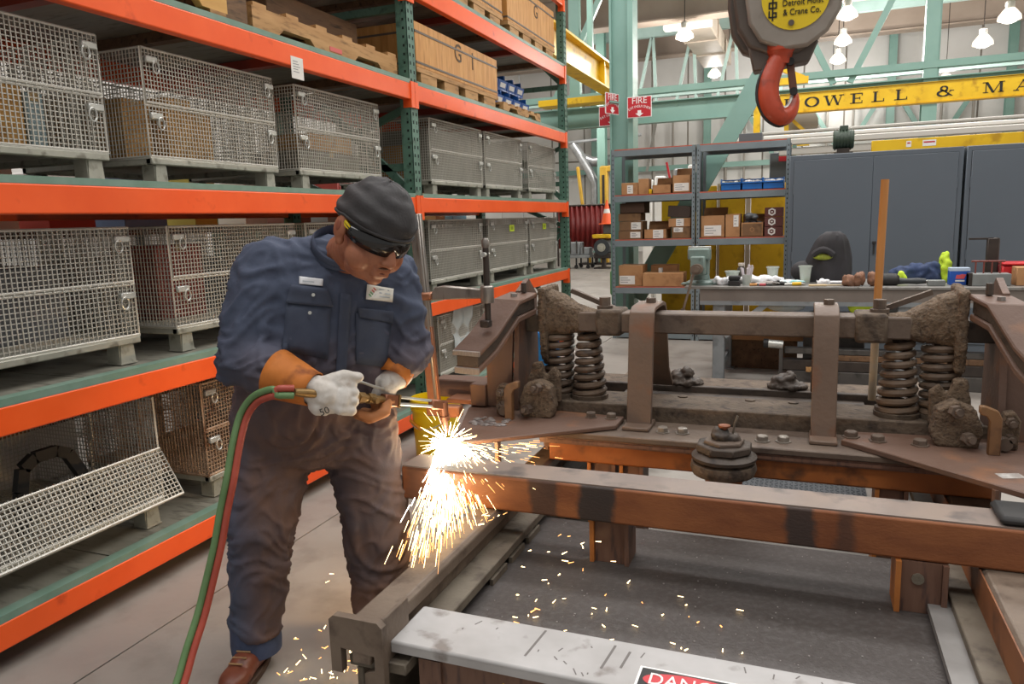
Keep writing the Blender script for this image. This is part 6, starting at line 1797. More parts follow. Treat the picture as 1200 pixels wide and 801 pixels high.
# ------------------------------------------------------------------ far machinery seen past the rack end
cu = thing('welding_curtain', 'dark red welding curtain hung far back beyond the rack end', 'curtain', (-6.3, 22.5, 0))
cp_ = []
n_ = 80
for i in range(n_ + 1):
    u = i / n_
    cp_.append((-0.95 + 1.9 * u, 0.03 * math.sin(u * 75), 0))
cv = [(p[0], p[1], 0.55) for p in cp_] + [(p[0], p[1], 1.85) for p in cp_]
cf = [(i, i + 1, n_ + 2 + i, n_ + 1 + i) for i in range(n_)]
cob = MB().add(cv, cf).build('sheet', mat('curtain_red', '#741a17', '#661512', 3, rough=0.5), cu)
cob.modifiers.new('s', 'SOLIDIFY').thickness = 0.01
MB().cyl((-1.0, 0, 1.87), (1.0, 0, 1.87), 0.03, n=8).build('rail', DARKSTEEL, cu)
for x in (-0.98, 0.98):
    MB().cyl((x, 0, 0), (x, 0, 1.87), 0.03, n=8).build('post', DARKSTEEL, cu)
mk = thing('machine_cart', 'grey machine cart on casters in front of the red curtain', 'machine', (-6.35, 21.6, 0))
MB().bb(-0.5, 0.42, -0.3, 0.3, 0.32, 0.40).build('deck', mat('cart_grey', '#9a9d9f', '#85888a', 5, rough=0.5), mk, bev=0.01)
MB().bb(-0.45, 0.1, -0.25, 0.25, 0.40, 0.78).bb(0.1, 0.38, -0.2, 0.2, 0.40, 0.62).build('body', mat('cart_grey', '#9a9d9f'), mk, bev=0.02)
MB().cyl((-0.3, -0.27, 0.6), (-0.3, -0.33, 0.6), 0.14, n=18).build('wheel_guard', DARKSTEEL, mk)
for k in range(4):
    MB().bb(-0.4 + k * 0.2, -0.36 + k * 0.2, -0.28, -0.25, 0.45, 0.95 - 0.06 * k).build('lever', STOCK, mk, smooth=False)
for x in (-0.42, 0.0, 0.36):
    for y in (-0.25, 0.25):
        MB().cyl((x, y - 0.02, 0.06), (x, y + 0.02, 0.06), 0.06, n=12).bb(x - 0.02, x + 0.02, y - 0.02, y + 0.02, 0.08, 0.32).build('caster', BLACK, mk)
po = thing('weld_positioner', 'black welding machine with a yellow top beside the grey shelving', 'machine', (-5.55, 21.5, 0))
MB().cyl((0, -0.25, 0.62), (0, 0.3, 0.62), 0.24, n=20).build('drum', mat('dark_machine', '#3c4043', rough=0.4, metal=0.3), po)
MB().cyl((0, -0.26, 0.62), (0, -0.30, 0.62), 0.12, n=16).build('plate', GALV, po)
MB().bb(-0.3, 0.25, -0.2, 0.25, 0.88, 1.0).build('yellow_cover', YELLOW, po, bev=0.02)
MB().bb(-0.25, 0.25, -0.2, 0.2, 0.3, 0.45).bb(-0.05, 0.05, -0.1, 0.1, 0, 0.35).bb(-0.25, 0.25, -0.25, 0.25, 0, 0.04).build('stand', DARKSTEEL, po, bev=0.01)
MB().bb(0.02, 0.3, -0.15, 0.15, 1.0, 1.28).build('control_box', STOCK, po, bev=0.02)
cn = thing('traffic_cone', 'small orange cone standing on a machine left of the grey shelving', 'cone', (-5.42, 21.4, 1.281))
MB().lathe([(0.17, 0.03), (0.11, 0.3), (0.10, 0.32), (0.02, 0.7), (0.0001, 0.7)], n=18).build('body', mat('cone_orange', '#ea5b22', rough=0.5), cn)
MB().lathe([(0.102, 0.32), (0.075, 0.44), (0.074, 0.44), (0.1, 0.32)], n=18, cap=False).build('white_band', PAPER, cn)
MB().bb(-0.2, 0.2, -0.2, 0.2, 0, 0.03).build('foot', mat('cone_orange', '#ea5b22'), cn, bev=0.01)
for nm, lab, x, z0, z1, lean in (('yellow_post', 'yellow slanted machine arm behind the red curtain', -6.5, 0.0, 3.1, -0.18), ('yellow_post', 'broad yellow machine column behind the red curtain', -6.0, 0.0, 3.05, 0.0)):
    t = thing(nm, lab, 'machine', (x, 23.4, 0))
    w = 0.1 if lean else 0.24
    MB().bar((0, 0, z0), (lean * 2, 0, z1), w, w, (0, 1, 0)).build('column', mat('machine_yellow', '#d2a83f', '#c0962f', 4, rough=0.5), t, bev=0.02)
    MB().bb(-0.3, 0.3, -0.3, 0.3, 0, 0.06).build('foot', DARKSTEEL, t, smooth=False)
    if not lean:
        MB().bb(-0.04, 0.04, -0.13, -0.12, 1.9, 2.8).build('slot', DARKSTEEL, t, smooth=False)
        MB().bb(-0.1, 0.42, -0.1, 0.1, 2.9, 3.08).build('head', mat('machine_yellow', '#d2a83f'), t, bev=0.02)
ed = thing('exhaust_duct', 'silver exhaust duct bending along the far wall behind the yellow posts', 'duct', (-6.4, 24.2, 0))
SILV = mat('silver_duct', '#b9babb', '#9fa0a1', 6, rough=0.35, metal=0.6)
MB().tube([(-0.1, 0, 0.4), (-0.1, 0, 2.6), (-0.3, 0, 3.0), (-0.6, 0, 3.5)], 0.14, 12).tube([(-0.9, 0.2, 3.9), (-0.6, 0.2, 3.45), (-0.2, 0.2, 3.3), (0.4, 0.2, 3.35), (1.0, 0.2, 3.55)], 0.16, 12).build('duct', SILV, ed)
MB().cyl((-1.2, 0.1, 3.95), (1.4, 0.1, 4.05), 0.05, n=8).build('pipe', SILV, ed)
MB().bb(-0.14, -0.06, -0.05, 0.05, 0, 0.5).build('stand', DARKSTEEL, ed, smooth=False)
for k in range(3):
    MB().bar((-1.0 + 0.75 * k, 5.5, 3.2), (-0.5 + 0.75 * k, 5.5, 5.8), 0.09, 0.09, (0, 1, 0)).build('wall_brace', mat('brace_grey', '#8d8a83', rough=0.6), ed, smooth=False)
sp_ = thing('grey_cabinet', 'dark grey box unit seen through the top of the shelving', 'cabinet', (0.0, 12.3, 0))
MB().bb(-0.55, -0.2, -0.2, 0.2, 0, 2.35).build('body', mat('dark_box_unit', '#54585c', rough=0.5), sp_, bev=0.01)
MB().bb(-0.42, -0.3, -0.21, -0.2, 2.22, 2.3).build('label_strip', mat('sign_red', '#c32a33'), sp_, smooth=False)
wt = thing('white_tank', 'pale instruments standing on the far side behind the left shelving bay', 'instrument', (-2.1, 12.2, 0))
for x, z1, m in ((-0.3, 2.05, PAPER), (-0.1, 2.1, PAPER), (0.2, 2.2, SILV), (0.42, 2.25, PAPER)):
    MB().bb(x - 0.08, x + 0.08, -0.1, 0.1, 0, z1).build('unit', m, wt, bev=0.02)
MB().bar((0.1, -0.15, 1.9), (0.02, -0.15, 2.3), 0.04, 0.03).build('red_lever', mat('sign_red', '#c32a33'), wt, smooth=False)
fp = thing('floor_cover', 'ribbed grey floor cover plate beyond the fixture', 'floor plate', (0.15, 3.92, 0.0))
TREAD = mat('tread_plate', '#55585c', '#494c50', 6, rough=0.4, metal=0.3)
MB().bb(-0.48, 0.18, -0.07, 0.30, 0.001, 0.012).build('plate', TREAD, fp, smooth=False)
td = MB()
for i in range(26):
    for j in range(13):
        s = 1 if (i + j) % 2 else -1
        td.obox((-0.465 + i * 0.0253, -0.055 + j * 0.0275, 0.0125), (1, s, 0), (-s, 1, 0), (0, 0, 1), 0.009, 0.003, 0.0015)
td.build('tread', TREAD, fp, smooth=False, kind='stuff')
wsh = MB().bb(-0.1, 0.25, 0.08, 0.29, 0.0, 0.03).build('timber_board', mat('pale_timber', '#c9b896', '#b9a785', 3, rough=0.7), loc=(0.1, 4.16, 0.0), smooth=False)
tag(wsh, 'pale wooden board lying on the floor behind the ribbed cover plate', 'board')

# ------------------------------------------------------------------ the worker
from mathutils.bvhtree import BVHTree
wk = thing('person', 'worker in navy coverall, black cap and dark glasses cutting steel with a torch', 'person', (0, 0, 0))
SKIN = mat('skin', '#a56c50', '#985d43', 14, rough=0.5, c3='#824b36', s3=30, lo3=0.58, hi3=0.8)
LEFT = Vector((0.65, 0.76, 0)).normalized()
FACE = Vector((0.76, -0.65, 0)).normalized()
UP = Vector((0, 0, 1))
# joints
shR, shL = Vector((-1.618, 1.965, 1.330)), Vector((-1.345, 2.235, 1.285))
elR, elL = Vector((-1.651, 1.85, 1.06)), Vector((-1.302, 2.262, 1.035))
wrR, wrL = Vector((-1.413, 1.80, 1.004)), Vector((-1.272, 2.12, 0.972))
haR, haL = Vector((-1.327, 1.86, 0.960)), Vector((-1.320, 2.10, 0.917))
hipR, hipL = Vector((-1.700, 2.02, 0.790)), Vector((-1.455, 2.165, 0.77))
knR, knL = Vector((-1.662, 1.86, 0.474)), Vector((-1.397, 2.15, 0.40))
anR, anL = Vector((-1.70, 1.835, 0.10)), Vector((-1.392, 2.14, 0.10))
hd = Vector((-1.227, 1.970, 1.446))
# head frame
v3 = Vector((0.529, -0.849, 0.009)); v2 = Vector((0, 0.012, 1)); v1 = v2.cross(v3).normalized()
pit, yaw, roll = math.radians(29), math.radians(33), math.radians(9)
F = (v1 * math.sin(yaw) + v3 * math.cos(yaw)) * math.cos(pit) - v2 * math.sin(pit)
F.normalize()
U = (v2 - F * v2.dot(F)).normalized()
L = U.cross(F).normalized()
U, L = (U * math.cos(roll) + (-L if L.dot(v1) < 0 else L) * math.sin(roll)).normalized(), L
L = U.cross(F).normalized()
HS = 1.13
HM = Matrix(((L.x, F.x, U.x), (L.y, F.y, U.y), (L.z, F.z, U.z))) * HS
def hp3(l, f, u): return hd + HM @ Vector((l, f, u))
def hell(c, r): return (hp3(*c), r, HM)
E = [hell((0, -0.012, 0.03), (0.083, 0.102, 0.098)), hell((0, 0.03, -0.03), (0.076, 0.068, 0.085)), hell((0.046, 0.04, -0.048), (0.042, 0.042, 0.044)), hell((-0.046, 0.04, -0.048), (0.042, 0.042, 0.044)),
     hell((0, 0.03, -0.085), (0.057, 0.056, 0.036)), hell((0, 0.070, -0.098), (0.026, 0.020, 0.020)), hell((0, 0.008, -0.104), (0.050, 0.050, 0.024)),
     hell((0.012, 0.103, -0.036), (0.012, 0.012, 0.010)), hell((-0.012, 0.103, -0.036), (0.012, 0.012, 0.010)),
     hell((0.094, -0.016, 0.0), (0.012, 0.026, 0.037)), hell((-0.094, -0.016, 0.0), (0.012, 0.026, 0.037)), hell((0.090, -0.006, -0.034), (0.011, 0.013, 0.016)), hell((-0.090, -0.006, -0.034), (0.011, 0.013, 0.016))]
def hc(a, ra, b, rb): return (hp3(*a), ra * HS, hp3(*b), rb * HS)
lerp3 = lambda a, b, t: a.lerp(b, t)
nb = Vector((-1.43, 2.085, 1.36))
caps = [hc((0, 0.088, 0.012), 0.011, (0, 0.110, -0.032), 0.015), hc((-0.042, 0.080, 0.026), 0.013, (0.042, 0.080, 0.026), 0.013),
        hc((-0.022, 0.090, -0.064), 0.007, (0.022, 0.090, -0.064), 0.007), hc((-0.02, 0.089, -0.078), 0.0085, (0.02, 0.089, -0.078), 0.0085),
        (hp3(0, -0.03, -0.05), 0.068, nb, 0.075)]
# slender core inside the clothes keeps the figure one continuous body
caps += [(nb, 0.075, Vector((-1.49, 2.08, 1.22)), 0.10), (Vector((-1.49, 2.08, 1.22)), 0.12, Vector((-1.59, 2.10, 0.86)), 0.12),
         (nb, 0.07, shR, 0.06), (nb, 0.07, shL, 0.06), (shR, 0.055, elR, 0.042), (elR, 0.042, lerp3(elR, wrR, 0.8), 0.028), (shL, 0.055, elL, 0.042), (elL, 0.042, lerp3(elL, wrL, 0.45), 0.026),
         (Vector((-1.59, 2.10, 0.86)), 0.10, hipR, 0.085), (Vector((-1.59, 2.10, 0.86)), 0.10, hipL, 0.085), (hipR, 0.085, knR, 0.06), (hipL, 0.085, knL, 0.06), (knR, 0.06, anR, 0.045), (knL, 0.06, anL, 0.045)]
body = organic(caps, E, voxel=0.0048, smooth=4)
link('body', body, SKIN, wk)
# dark slit of the mouth and faint moustache, ear hollow
MB().tube([hp3(-0.021 + 0.042 * k / 6, 0.0965 - 0.010 * ((k - 3) / 3) ** 2, -0.0712) for k in range(7)], 0.0017, 6).build('mouth_line', mat('lip_dark', '#6b3a2e', rough=0.6), wk)
MB().tube([hp3(-0.026 + 0.052 * k / 6, 0.0965 - 0.014 * ((k - 3) / 3) ** 2, -0.0555 - 0.004 * ((k - 3) / 3) ** 2) for k in range(7)], 0.0032, 6).build('moustache', mat('stubble', '#5a4034', rough=0.8), wk)
for s in (-1, 1):
    MB().sphere(hp3(s * 0.1045, -0.014, 0.004), 1.0, 10, 8, (0.003, 0.010, 0.016), HM).build('ear_hollow', mat('ear_shade', '#8a4f3b', rough=0.6), wk)
    MB().sphere(hp3(s * 0.032, 0.083, 0.008), 1.0, 12, 8, (0.012, 0.012, 0.011), HM).build('eye', mat('eye_white', '#d8d2ca', rough=0.3), wk)

# black cap: cloth dome with folds
CAPM = mat('black_cap', '#302e2f', '#3a3839', 14, rough=0.8, bump=0.15, bscale=120)
rings = []
NA = 64
for j in range(26):
    t_ = j / 25
    r_ = []
    for k in range(NA):
        a = 2 * PI * k / NA          # 0 = front
        fr = math.cos(a)
        rim = 0.026 - 0.020 * max(0.0, -fr) + 0.006 * max(0.0, fr) + 0.008 * (1 - abs(fr))
        topu = 0.148
        el = t_ * PI / 2
        ra = math.cos(el) ** 0.85
        u = rim + (topu - rim) * math.sin(el) ** 1.05
        rl, rf = 0.0985, 0.116
        fold = 0.0035 * math.sin(22 * t_ + 3.0 * fr + 1.5 * math.sin(a * 2)) * (1 - t_) + 0.004 * noise.noise(Vector((2.2 * math.cos(a), 2.2 * math.sin(a), 7 * t_)))
        bulge = 1 + 0.05 * math.sin(min(1, t_ * 2.2) * PI)
        r_.append(hp3((rl * bulge + fold) * ra * math.sin(a), -0.010 + (rf * bulge + fold) * ra * fr, u + fold))
    rings.append(r_)
vv, ff = loft(rings, cap=False)
cpob = MB().add(vv, ff).build('cap', CAPM, wk, fixn=True)
so = cpob.modifiers.new('s', 'SOLIDIFY')
so.thickness = 0.004
MB().tube([hp3(0.100 * math.sin(a), -0.010 + 0.1175 * math.cos(a), 0.028 - 0.020 * max(0.0, -math.cos(a)) + 0.006 * max(0.0, math.cos(a)) + 0.008 * (1 - abs(math.cos(a)))) for a in [2 * PI * k / 40 for k in range(40)]], 0.005, 8, closed=True).build('hem', CAPM, cpob)
MB().sphere(hp3(0, -0.132, -0.005), 0.02, 10, 8, (1, 0.8, 1)).sphere(hp3(0.01, -0.14, -0.035), 0.018, 10, 8, (0.8, 0.6, 1.6)).build('knot', CAPM, cpob)

# wrap-around safety glasses
LENS = mat('dark_lens', '#151313', rough=0.12, spec=0.7)
gv, gf = [], []
NG = 40
for i in range(NG + 1):
    a = math.radians(-82 + 164 * i / NG)
    side = abs(a) / math.radians(82)
    bridge = math.exp(-(a / 0.10) ** 2)
    top_, bot = 0.034 - 0.010 * side ** 2, -0.018 + 0.012 * side ** 3 + 0.020 * bridge
    rl, rf = 0.092, 0.107
    for u in (bot, (top_ + bot) / 2, top_):
        out = 0.004 if abs(u - (top_ + bot) / 2) < 1e-6 else 0.0
        gv.append(hp3((rl + out) * math.sin(a), -0.005 + (rf + out) * math.cos(a) ** 0.9 if math.cos(a) > 0 else 0, u))
for i in range(NG):
    for k in range(2):
        a0 = i * 3 + k
        gf.append((a0, a0 + 3, a0 + 4, a0 + 1))
gl = MB().add(gv, gf).build('safety_glasses', LENS, wk, fixn=True)
gs = gl.modifiers.new('s', 'SOLIDIFY')
gs.thickness = 0.004
gs.offset = 1
MB().tube([hp3((0.094) * math.sin(a), -0.005 + 0.109 * max(0.0, math.cos(a)) ** 0.9, 0.034 - 0.010 * (abs(a) / math.radians(82)) ** 2) for a in [math.radians(-82 + 164 * k / 24) for k in range(25)]], 0.0028, 6).build('brow_bar', mat('frame_black', '#1b1a1a', rough=0.35), gl)
YT = mat('temple_yellow', '#e6c81d', rough=0.4)
for s in (-1, 1):
    MB().bar(hp3(s * 0.0945, 0.022, 0.014), hp3(s * 0.0985, -0.002, 0.020), 0.014 * HS, 0.006, L).build('yellow_hinge', YT, gl, bev=0.001)
    MB().tube([hp3(s * 0.0945, 0.03, 0.012), hp3(s * 0.0995, -0.01, 0.022), hp3(s * 0.099, -0.04, 0.026)], 0.0032, 6).build('temple', mat('frame_black', '#1b1a1a'), gl)

# coverall
rows = [(0.655, -1.585, 2.095, 0.14, 0.13), (0.72, -1.590, 2.098, 0.24, 0.175), (0.80, -1.592, 2.10, 0.285, 0.195), (0.89, -1.580, 2.098, 0.280, 0.200), (0.98, -1.558, 2.092, 0.265, 0.200),
        (1.08, -1.532, 2.082, 0.258, 0.190), (1.18, -1.505, 2.078, 0.235, 0.165), (1.26, -1.482, 2.080, 0.225, 0.148), (1.33, -1.462, 2.085, 0.195, 0.125), (1.385, -1.448, 2.088, 0.13, 0.095)]
tors = loft([ring((x, y, z), LEFT, FACE, a, b, 28, 2.25) for z, x, y, a, b in rows])
def limb(pts, n=20):
    """pts: (centre, radius) along a limb -> closed loft with rings square to the path"""
    rings_ = []
    for i, (c, r) in enumerate(pts):
        c = Vector(c)
        a = Vector(pts[max(i - 1, 0)][0]); b = Vector(pts[min(i + 1, len(pts) - 1)][0])
        d_ = (b - a).normalized()
        x = d_.cross(Vector((0.3, 0.9, 0.25))).normalized()
        y = d_.cross(x)
        rings_.append(ring(c, x, y, r, r, n))
    return loft(rings_)
def lerp(a, b, t): return a.lerp(b, t)
hemR, hemL = Vector((-1.700, 1.838, 0.125)), Vector((-1.392, 2.135, 0.10))
ex_ = [tors,
       limb([(hipR + Vector((0.03, 0.02, 0.10)), 0.14), (hipR, 0.152), (lerp(hipR, knR, 0.35), 0.138), (lerp(hipR, knR, 0.7), 0.118), (knR, 0.106), (lerp(knR, hemR, 0.4), 0.098), (lerp(knR, hemR, 0.8), 0.090), (hemR, 0.088)]),
       limb([(hipL + Vector((-0.03, -0.02, 0.10)), 0.13), (hipL, 0.138), (lerp(hipL, knL, 0.35), 0.126), (lerp(hipL, knL, 0.7), 0.118), (knL, 0.114), (lerp(knL, hemL, 0.4), 0.108), (lerp(knL, hemL, 0.8), 0.102), (hemL, 0.100)])]
cuffR = lerp(elR, wrR, 0.45)
cuffL = lerp(elL, wrL, 0.30)
ccaps = [(shR, 0.108, shL, 0.10), (nb + Vector((0, 0, -0.02)), 0.105, shR, 0.104), (nb + Vector((0, 0, -0.02)), 0.105, shL, 0.098), (shR, 0.114, lerp(shR, elR, 0.5), 0.112), (lerp(shR, elR, 0.5), 0.112, elR, 0.097), (elR, 0.097, cuffR, 0.086),
         (shL, 0.104, lerp(shL, elL, 0.5), 0.100), (lerp(shL, elL, 0.5), 0.096, elL, 0.088), (elL, 0.088, cuffL, 0.084)]
cov = organic(ccaps, (), ex_, voxel=0.0088, smooth=6)
def seg_d(p, a, b):
    ab = b - a
    t = max(0, min(1, (p - a).dot(ab) / ab.length_squared))
    return (p - a - ab * t).length, t
for v in cov.vertices:
    p = v.co.copy()
    amp = 0.0065
    # gathers at elbows, knees, crotch, waist and cuffs
    for c, r, a_ in ((elR, 0.20, 0.015), (elL, 0.17, 0.014), (knR, 0.24, 0.014), (knL, 0.24, 0.014), (Vector((-1.52, 1.98, 0.76)), 0.24, 0.017), (Vector((-1.45, 1.95, 0.98)), 0.2, 0.011), (hemR, 0.18, 0.012), (hemL, 0.18, 0.012), (shR, 0.18, 0.012), (shL, 0.18, 0.012), (cuffR, 0.12, 0.016), (cuffL, 0.12, 0.015)):
        d_ = (p - c).length
        if d_ < r:
            amp = max(amp, a_ * (1 - (d_ / r) ** 2) + 0.0065 * (d_ / r) ** 2)
    w1 = 3.5 * noise.noise(p * 4.5)
    w2 = 2.5 * noise.noise(p * 5.5 + Vector((9, 2, 4)))
    n1 = noise.noise(Vector((p.x * 7, p.y * 7, p.z * 19 + w1)))
    n3 = noise.noise(Vector((p.x * 11 + w2, p.y * 11 - w2, p.z * 6 + 5)))
    rid1 = (1 - min(1.0, abs(n1) * 3.2)) ** 1.5
    rid3 = (1 - min(1.0, abs(n3) * 3.6)) ** 1.6
    v.co = p + v.normal * (1.25 * amp * (1.15 * rid1 + 0.75 * rid3 - 0.55) + 0.0015 * noise.noise(p * 34))
bmc = bmesh.new()
bmc.from_mesh(cov)
for _ in range(1):
    bmesh.ops.smooth_vert(bmc, verts=bmc.verts, factor=0.5, use_axis_x=True, use_axis_y=True, use_axis_z=True)
bmc.to_mesh(cov)
bmc.free()
cov.shade_smooth()
cm_ = bpy.data.materials.new('navy_coverall')
cm_.use_nodes = True
nt = cm_.node_tree
N_, L_ = nt.nodes, nt.links
bs = N_['Principled BSDF']
bs.inputs['Roughness'].default_value = 0.85
tc = N_.new('ShaderNodeTexCoord')
sep = N_.new('ShaderNodeSeparateXYZ')
L_.new(tc.outputs['Object'], sep.inputs[0])
n1 = N_.new('ShaderNodeTexNoise'); n1.inputs['Scale'].default_value = 5; n1.inputs['Detail'].default_value = 6
L_.new(tc.outputs['Object'], n1.inputs['Vector'])
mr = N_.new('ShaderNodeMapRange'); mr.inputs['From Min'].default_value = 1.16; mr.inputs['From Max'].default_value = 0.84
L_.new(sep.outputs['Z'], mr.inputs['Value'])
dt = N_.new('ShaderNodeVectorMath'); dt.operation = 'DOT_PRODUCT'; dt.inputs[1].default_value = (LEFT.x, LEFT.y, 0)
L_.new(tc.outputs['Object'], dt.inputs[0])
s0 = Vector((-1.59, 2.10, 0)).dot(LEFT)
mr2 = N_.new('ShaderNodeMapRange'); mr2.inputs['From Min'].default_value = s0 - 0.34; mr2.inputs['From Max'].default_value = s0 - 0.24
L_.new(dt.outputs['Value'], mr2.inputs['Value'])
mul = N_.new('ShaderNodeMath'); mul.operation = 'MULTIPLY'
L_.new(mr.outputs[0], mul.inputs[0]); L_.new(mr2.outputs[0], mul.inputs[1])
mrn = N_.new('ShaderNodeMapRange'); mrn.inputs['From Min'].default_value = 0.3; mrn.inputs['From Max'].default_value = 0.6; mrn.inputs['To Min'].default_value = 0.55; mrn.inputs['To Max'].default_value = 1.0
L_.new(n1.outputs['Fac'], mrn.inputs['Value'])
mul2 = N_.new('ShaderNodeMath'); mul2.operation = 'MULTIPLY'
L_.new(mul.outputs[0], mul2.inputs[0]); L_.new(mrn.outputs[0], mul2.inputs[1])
nav = N_.new('ShaderNodeValToRGB')
nav.color_ramp.elements[0].position = 0.35; nav.color_ramp.elements[0].color = lin('#3c4457')
nav.color_ramp.elements[1].position = 0.7; nav.color_ramp.elements[1].color = lin('#4a5266')
L_.new(n1.outputs['Fac'], nav.inputs['Fac'])
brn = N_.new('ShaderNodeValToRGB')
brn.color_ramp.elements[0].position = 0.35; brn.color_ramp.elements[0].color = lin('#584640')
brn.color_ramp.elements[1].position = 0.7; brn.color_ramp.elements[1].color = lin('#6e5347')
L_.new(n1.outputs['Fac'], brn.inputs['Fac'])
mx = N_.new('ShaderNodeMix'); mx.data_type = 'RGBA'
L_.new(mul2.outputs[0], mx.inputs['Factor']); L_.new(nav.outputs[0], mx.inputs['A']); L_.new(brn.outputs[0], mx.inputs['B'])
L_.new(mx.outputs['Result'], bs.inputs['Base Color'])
nbp = N_.new('ShaderNodeTexNoise'); nbp.inputs['Scale'].default_value = 160
L_.new(tc.outputs['Object'], nbp.inputs['Vector'])
bp = N_.new('ShaderNodeBump'); bp.inputs['Strength'].default_value = 0.12; bp.inputs['Distance'].default_value = 0.004
L_.new(nbp.outputs['Fac'], bp.inputs['Height']); L_.new(bp.outputs[0], bs.inputs['Normal'])
cvo = link('coverall', cov, cm_, wk)
bvh = BVHTree.FromPolygons([v.co for v in cov.vertices], [tuple(p.vertices) for p in cov.polygons])
def on_cloth(pts, off=0.003):
    """drop points standing before the chest back onto the cloth"""
    out = []
    for p in pts:
        p = Vector(p)
        d_ = (p - Vector((0, 0, 1.47))).normalized()
        h = bvh.ray_cast(p - d_ * 0.6, d_)
        out.append((h[0] - d_ * off) if h[0] is not None else p)
    return out
def cloth_patch(name, quad, m, parent, off=0.004, th=0.003, nx=8, ny=6):
    """quad: four points (bl, br, tr, tl) in the plane before the chest"""
    bl, br_, tr_, tl = [Vector(q) for q in quad]
    pts = []
    for j in range(ny + 1):
        for i in range(nx + 1):
            u, v = i / nx, j / ny
            pts.append(bl.lerp(br_, u).lerp(tl.lerp(tr_, u), v))
    pts = on_cloth(pts, off)
    fs = [(j * (nx + 1) + i, j * (nx + 1) + i + 1, (j + 1) * (nx + 1) + i + 1, (j + 1) * (nx + 1) + i) for j in range(ny) for i in range(nx)]
    o_ = MB().add(pts, fs).build(name, m, parent)
    s_ = o_.modifiers.new('s', 'SOLIDIFY')
    s_.thickness = th
    s_.offset = 0
    return o_, pts
P8 = lambda x, z: (x, 1.80, z)
NAVY = mat('navy_pocket', '#383f51', '#434a5b', 8, rough=0.85)
pk1, _ = cloth_patch('pocket', [P8(-1.465, 1.106), P8(-1.302, 1.084), P8(-1.277, 1.244), P8(-1.433, 1.252)], NAVY, cvo)
fl1, _ = cloth_patch('pocket_flap', [P8(-1.437, 1.250), P8(-1.270, 1.240), P8(-1.284, 1.293), P8(-1.412, 1.306)], NAVY, cvo, 0.010, 0.004)
pk2, _ = cloth_patch('pocket', [P8(-1.205, 1.075), P8(-1.105, 1.07), P8(-1.078, 1.203), P8(-1.194, 1.225)], NAVY, cvo)
fl2, _ = cloth_patch('pocket_flap', [P8(-1.182, 1.212), P8(-1.075, 1.196), P8(-1.070, 1.230), P8(-1.187, 1.240)], NAVY, cvo, 0.010, 0.004)
pc_, _ = cloth_patch('placket', [P8(-1.285, 0.99), P8(-1.250, 0.99), P8(-1.205, 1.277), P8(-1.242, 1.281)], NAVY, cvo, 0.005, 0.003, 3, 16)
nm_, _ = cloth_patch('name_patch', [P8(-1.383, 1.307), P8(-1.301, 1.301), P8(-1.298, 1.321), P8(-1.380, 1.329)], mat('patch_white', '#dcdde0', rough=0.7), cvo, 0.010, 0.003)
lg_, lp_ = cloth_patch('logo_patch', [P8(-1.157, 1.264), P8(-1.072, 1.256), P8(-1.066, 1.294), P8(-1.151, 1.306)], mat('patch_cream', '#e4e2d8', rough=0.7), cvo, 0.012, 0.003)
def patch_bits(quad, name, m, par, off):
    pts = on_cloth([P8(*q) for q in quad], off)
    o_ = MB().add(pts, [tuple(range(len(pts)))]).build(name, m, par, smooth=False)
    return o_
cx0, cz0 = -1.135, 1.283
for k, c in enumerate(('#c8493f', '#d98a3c', '#4f9a55', '#4a6fae')):
    a0 = PI / 4 + k * PI / 2
    px_, pz_ = cx0 + 0.0075 * math.cos(a0), cz0 + 0.0085 * math.sin(a0)
    for q in range(2):
        e_ = (q - 0.5) * 0.008
        dx, dz = 0.0055 * math.cos(a0 + PI / 2), 0.0055 * math.sin(a0 + PI / 2)
        ox, oz = e_ * math.cos(a0), e_ * math.sin(a0)
        patch_bits([(px_ + ox - dx - 0.0012, pz_ + oz - dz), (px_ + ox - dx + 0.0012, pz_ + oz - dz + 0.002), (px_ + ox + dx + 0.0012, pz_ + oz + dz + 0.002), (px_ + ox + dx - 0.0012, pz_ + oz + dz)], 'emblem_stroke', mat('emblem_%d' % k, c, rough=0.7), lg_, 0.0165)
for k in range(3):
    z_ = 1.291 - k * 0.010
    patch_bits([(-1.113, z_), (-1.080 + 0.003 * (k % 2), z_ - 0.004), (-1.080 + 0.003 * (k % 2), z_ - 0.001), (-1.113, z_ + 0.003)], 'thread_line', mat('thread_grey', '#a9b0b5', rough=0.7), lg_, 0.0165)
patch_bits([(-1.37, 1.314), (-1.33, 1.311), (-1.33, 1.314), (-1.37, 1.317)], 'thread_line', mat('thread_grey', '#a9b0b5'), nm_, 0.0145)
for x, z in ((-1.336, 1.275), (-1.353, 1.222)):
    c_ = on_cloth([P8(x, z)], 0.016)[0]
    MB().cyl(c_, c_ + (Vector((0, 0, 1.47)) - c_).normalized() * 0.004, 0.0055, n=12).build('snap', ZINC, cvo)
# collar
crs = []
CA = (hd - nb).normalized()
ctr = Vector((-1.405, 2.065, 1.378))
tilt = (UP * 0.85 + FACE * 0.5).normalized()
cx_ax = LEFT
cy_ax = tilt.cross(cx_ax)
cy_ax = -cy_ax if cy_ax.dot(FACE) < 0 else cy_ax
for t_, sc in ((0.0, 1.12), (0.02, 1.06), (0.045, 1.02), (0.06, 1.04), (0.055, 1.10), (0.03, 1.16)):
    r_ = []
    for k in range(32):
        a = 2 * PI * k / 32
        front = max(0, math.sin(a))
        r_.append(ctr + cx_ax * (0.092 * sc * math.cos(a)) + cy_ax * (0.088 * sc * math.sin(a)) + tilt * (t_ * (1 - 0.55 * front)))
    crs.append(r_)
vv, ff = loft(crs, cap=False)
co_ = MB().add(vv, ff).build('collar', cm_, wk)
co_.modifiers.new('s', 'SOLIDIFY').thickness = 0.003
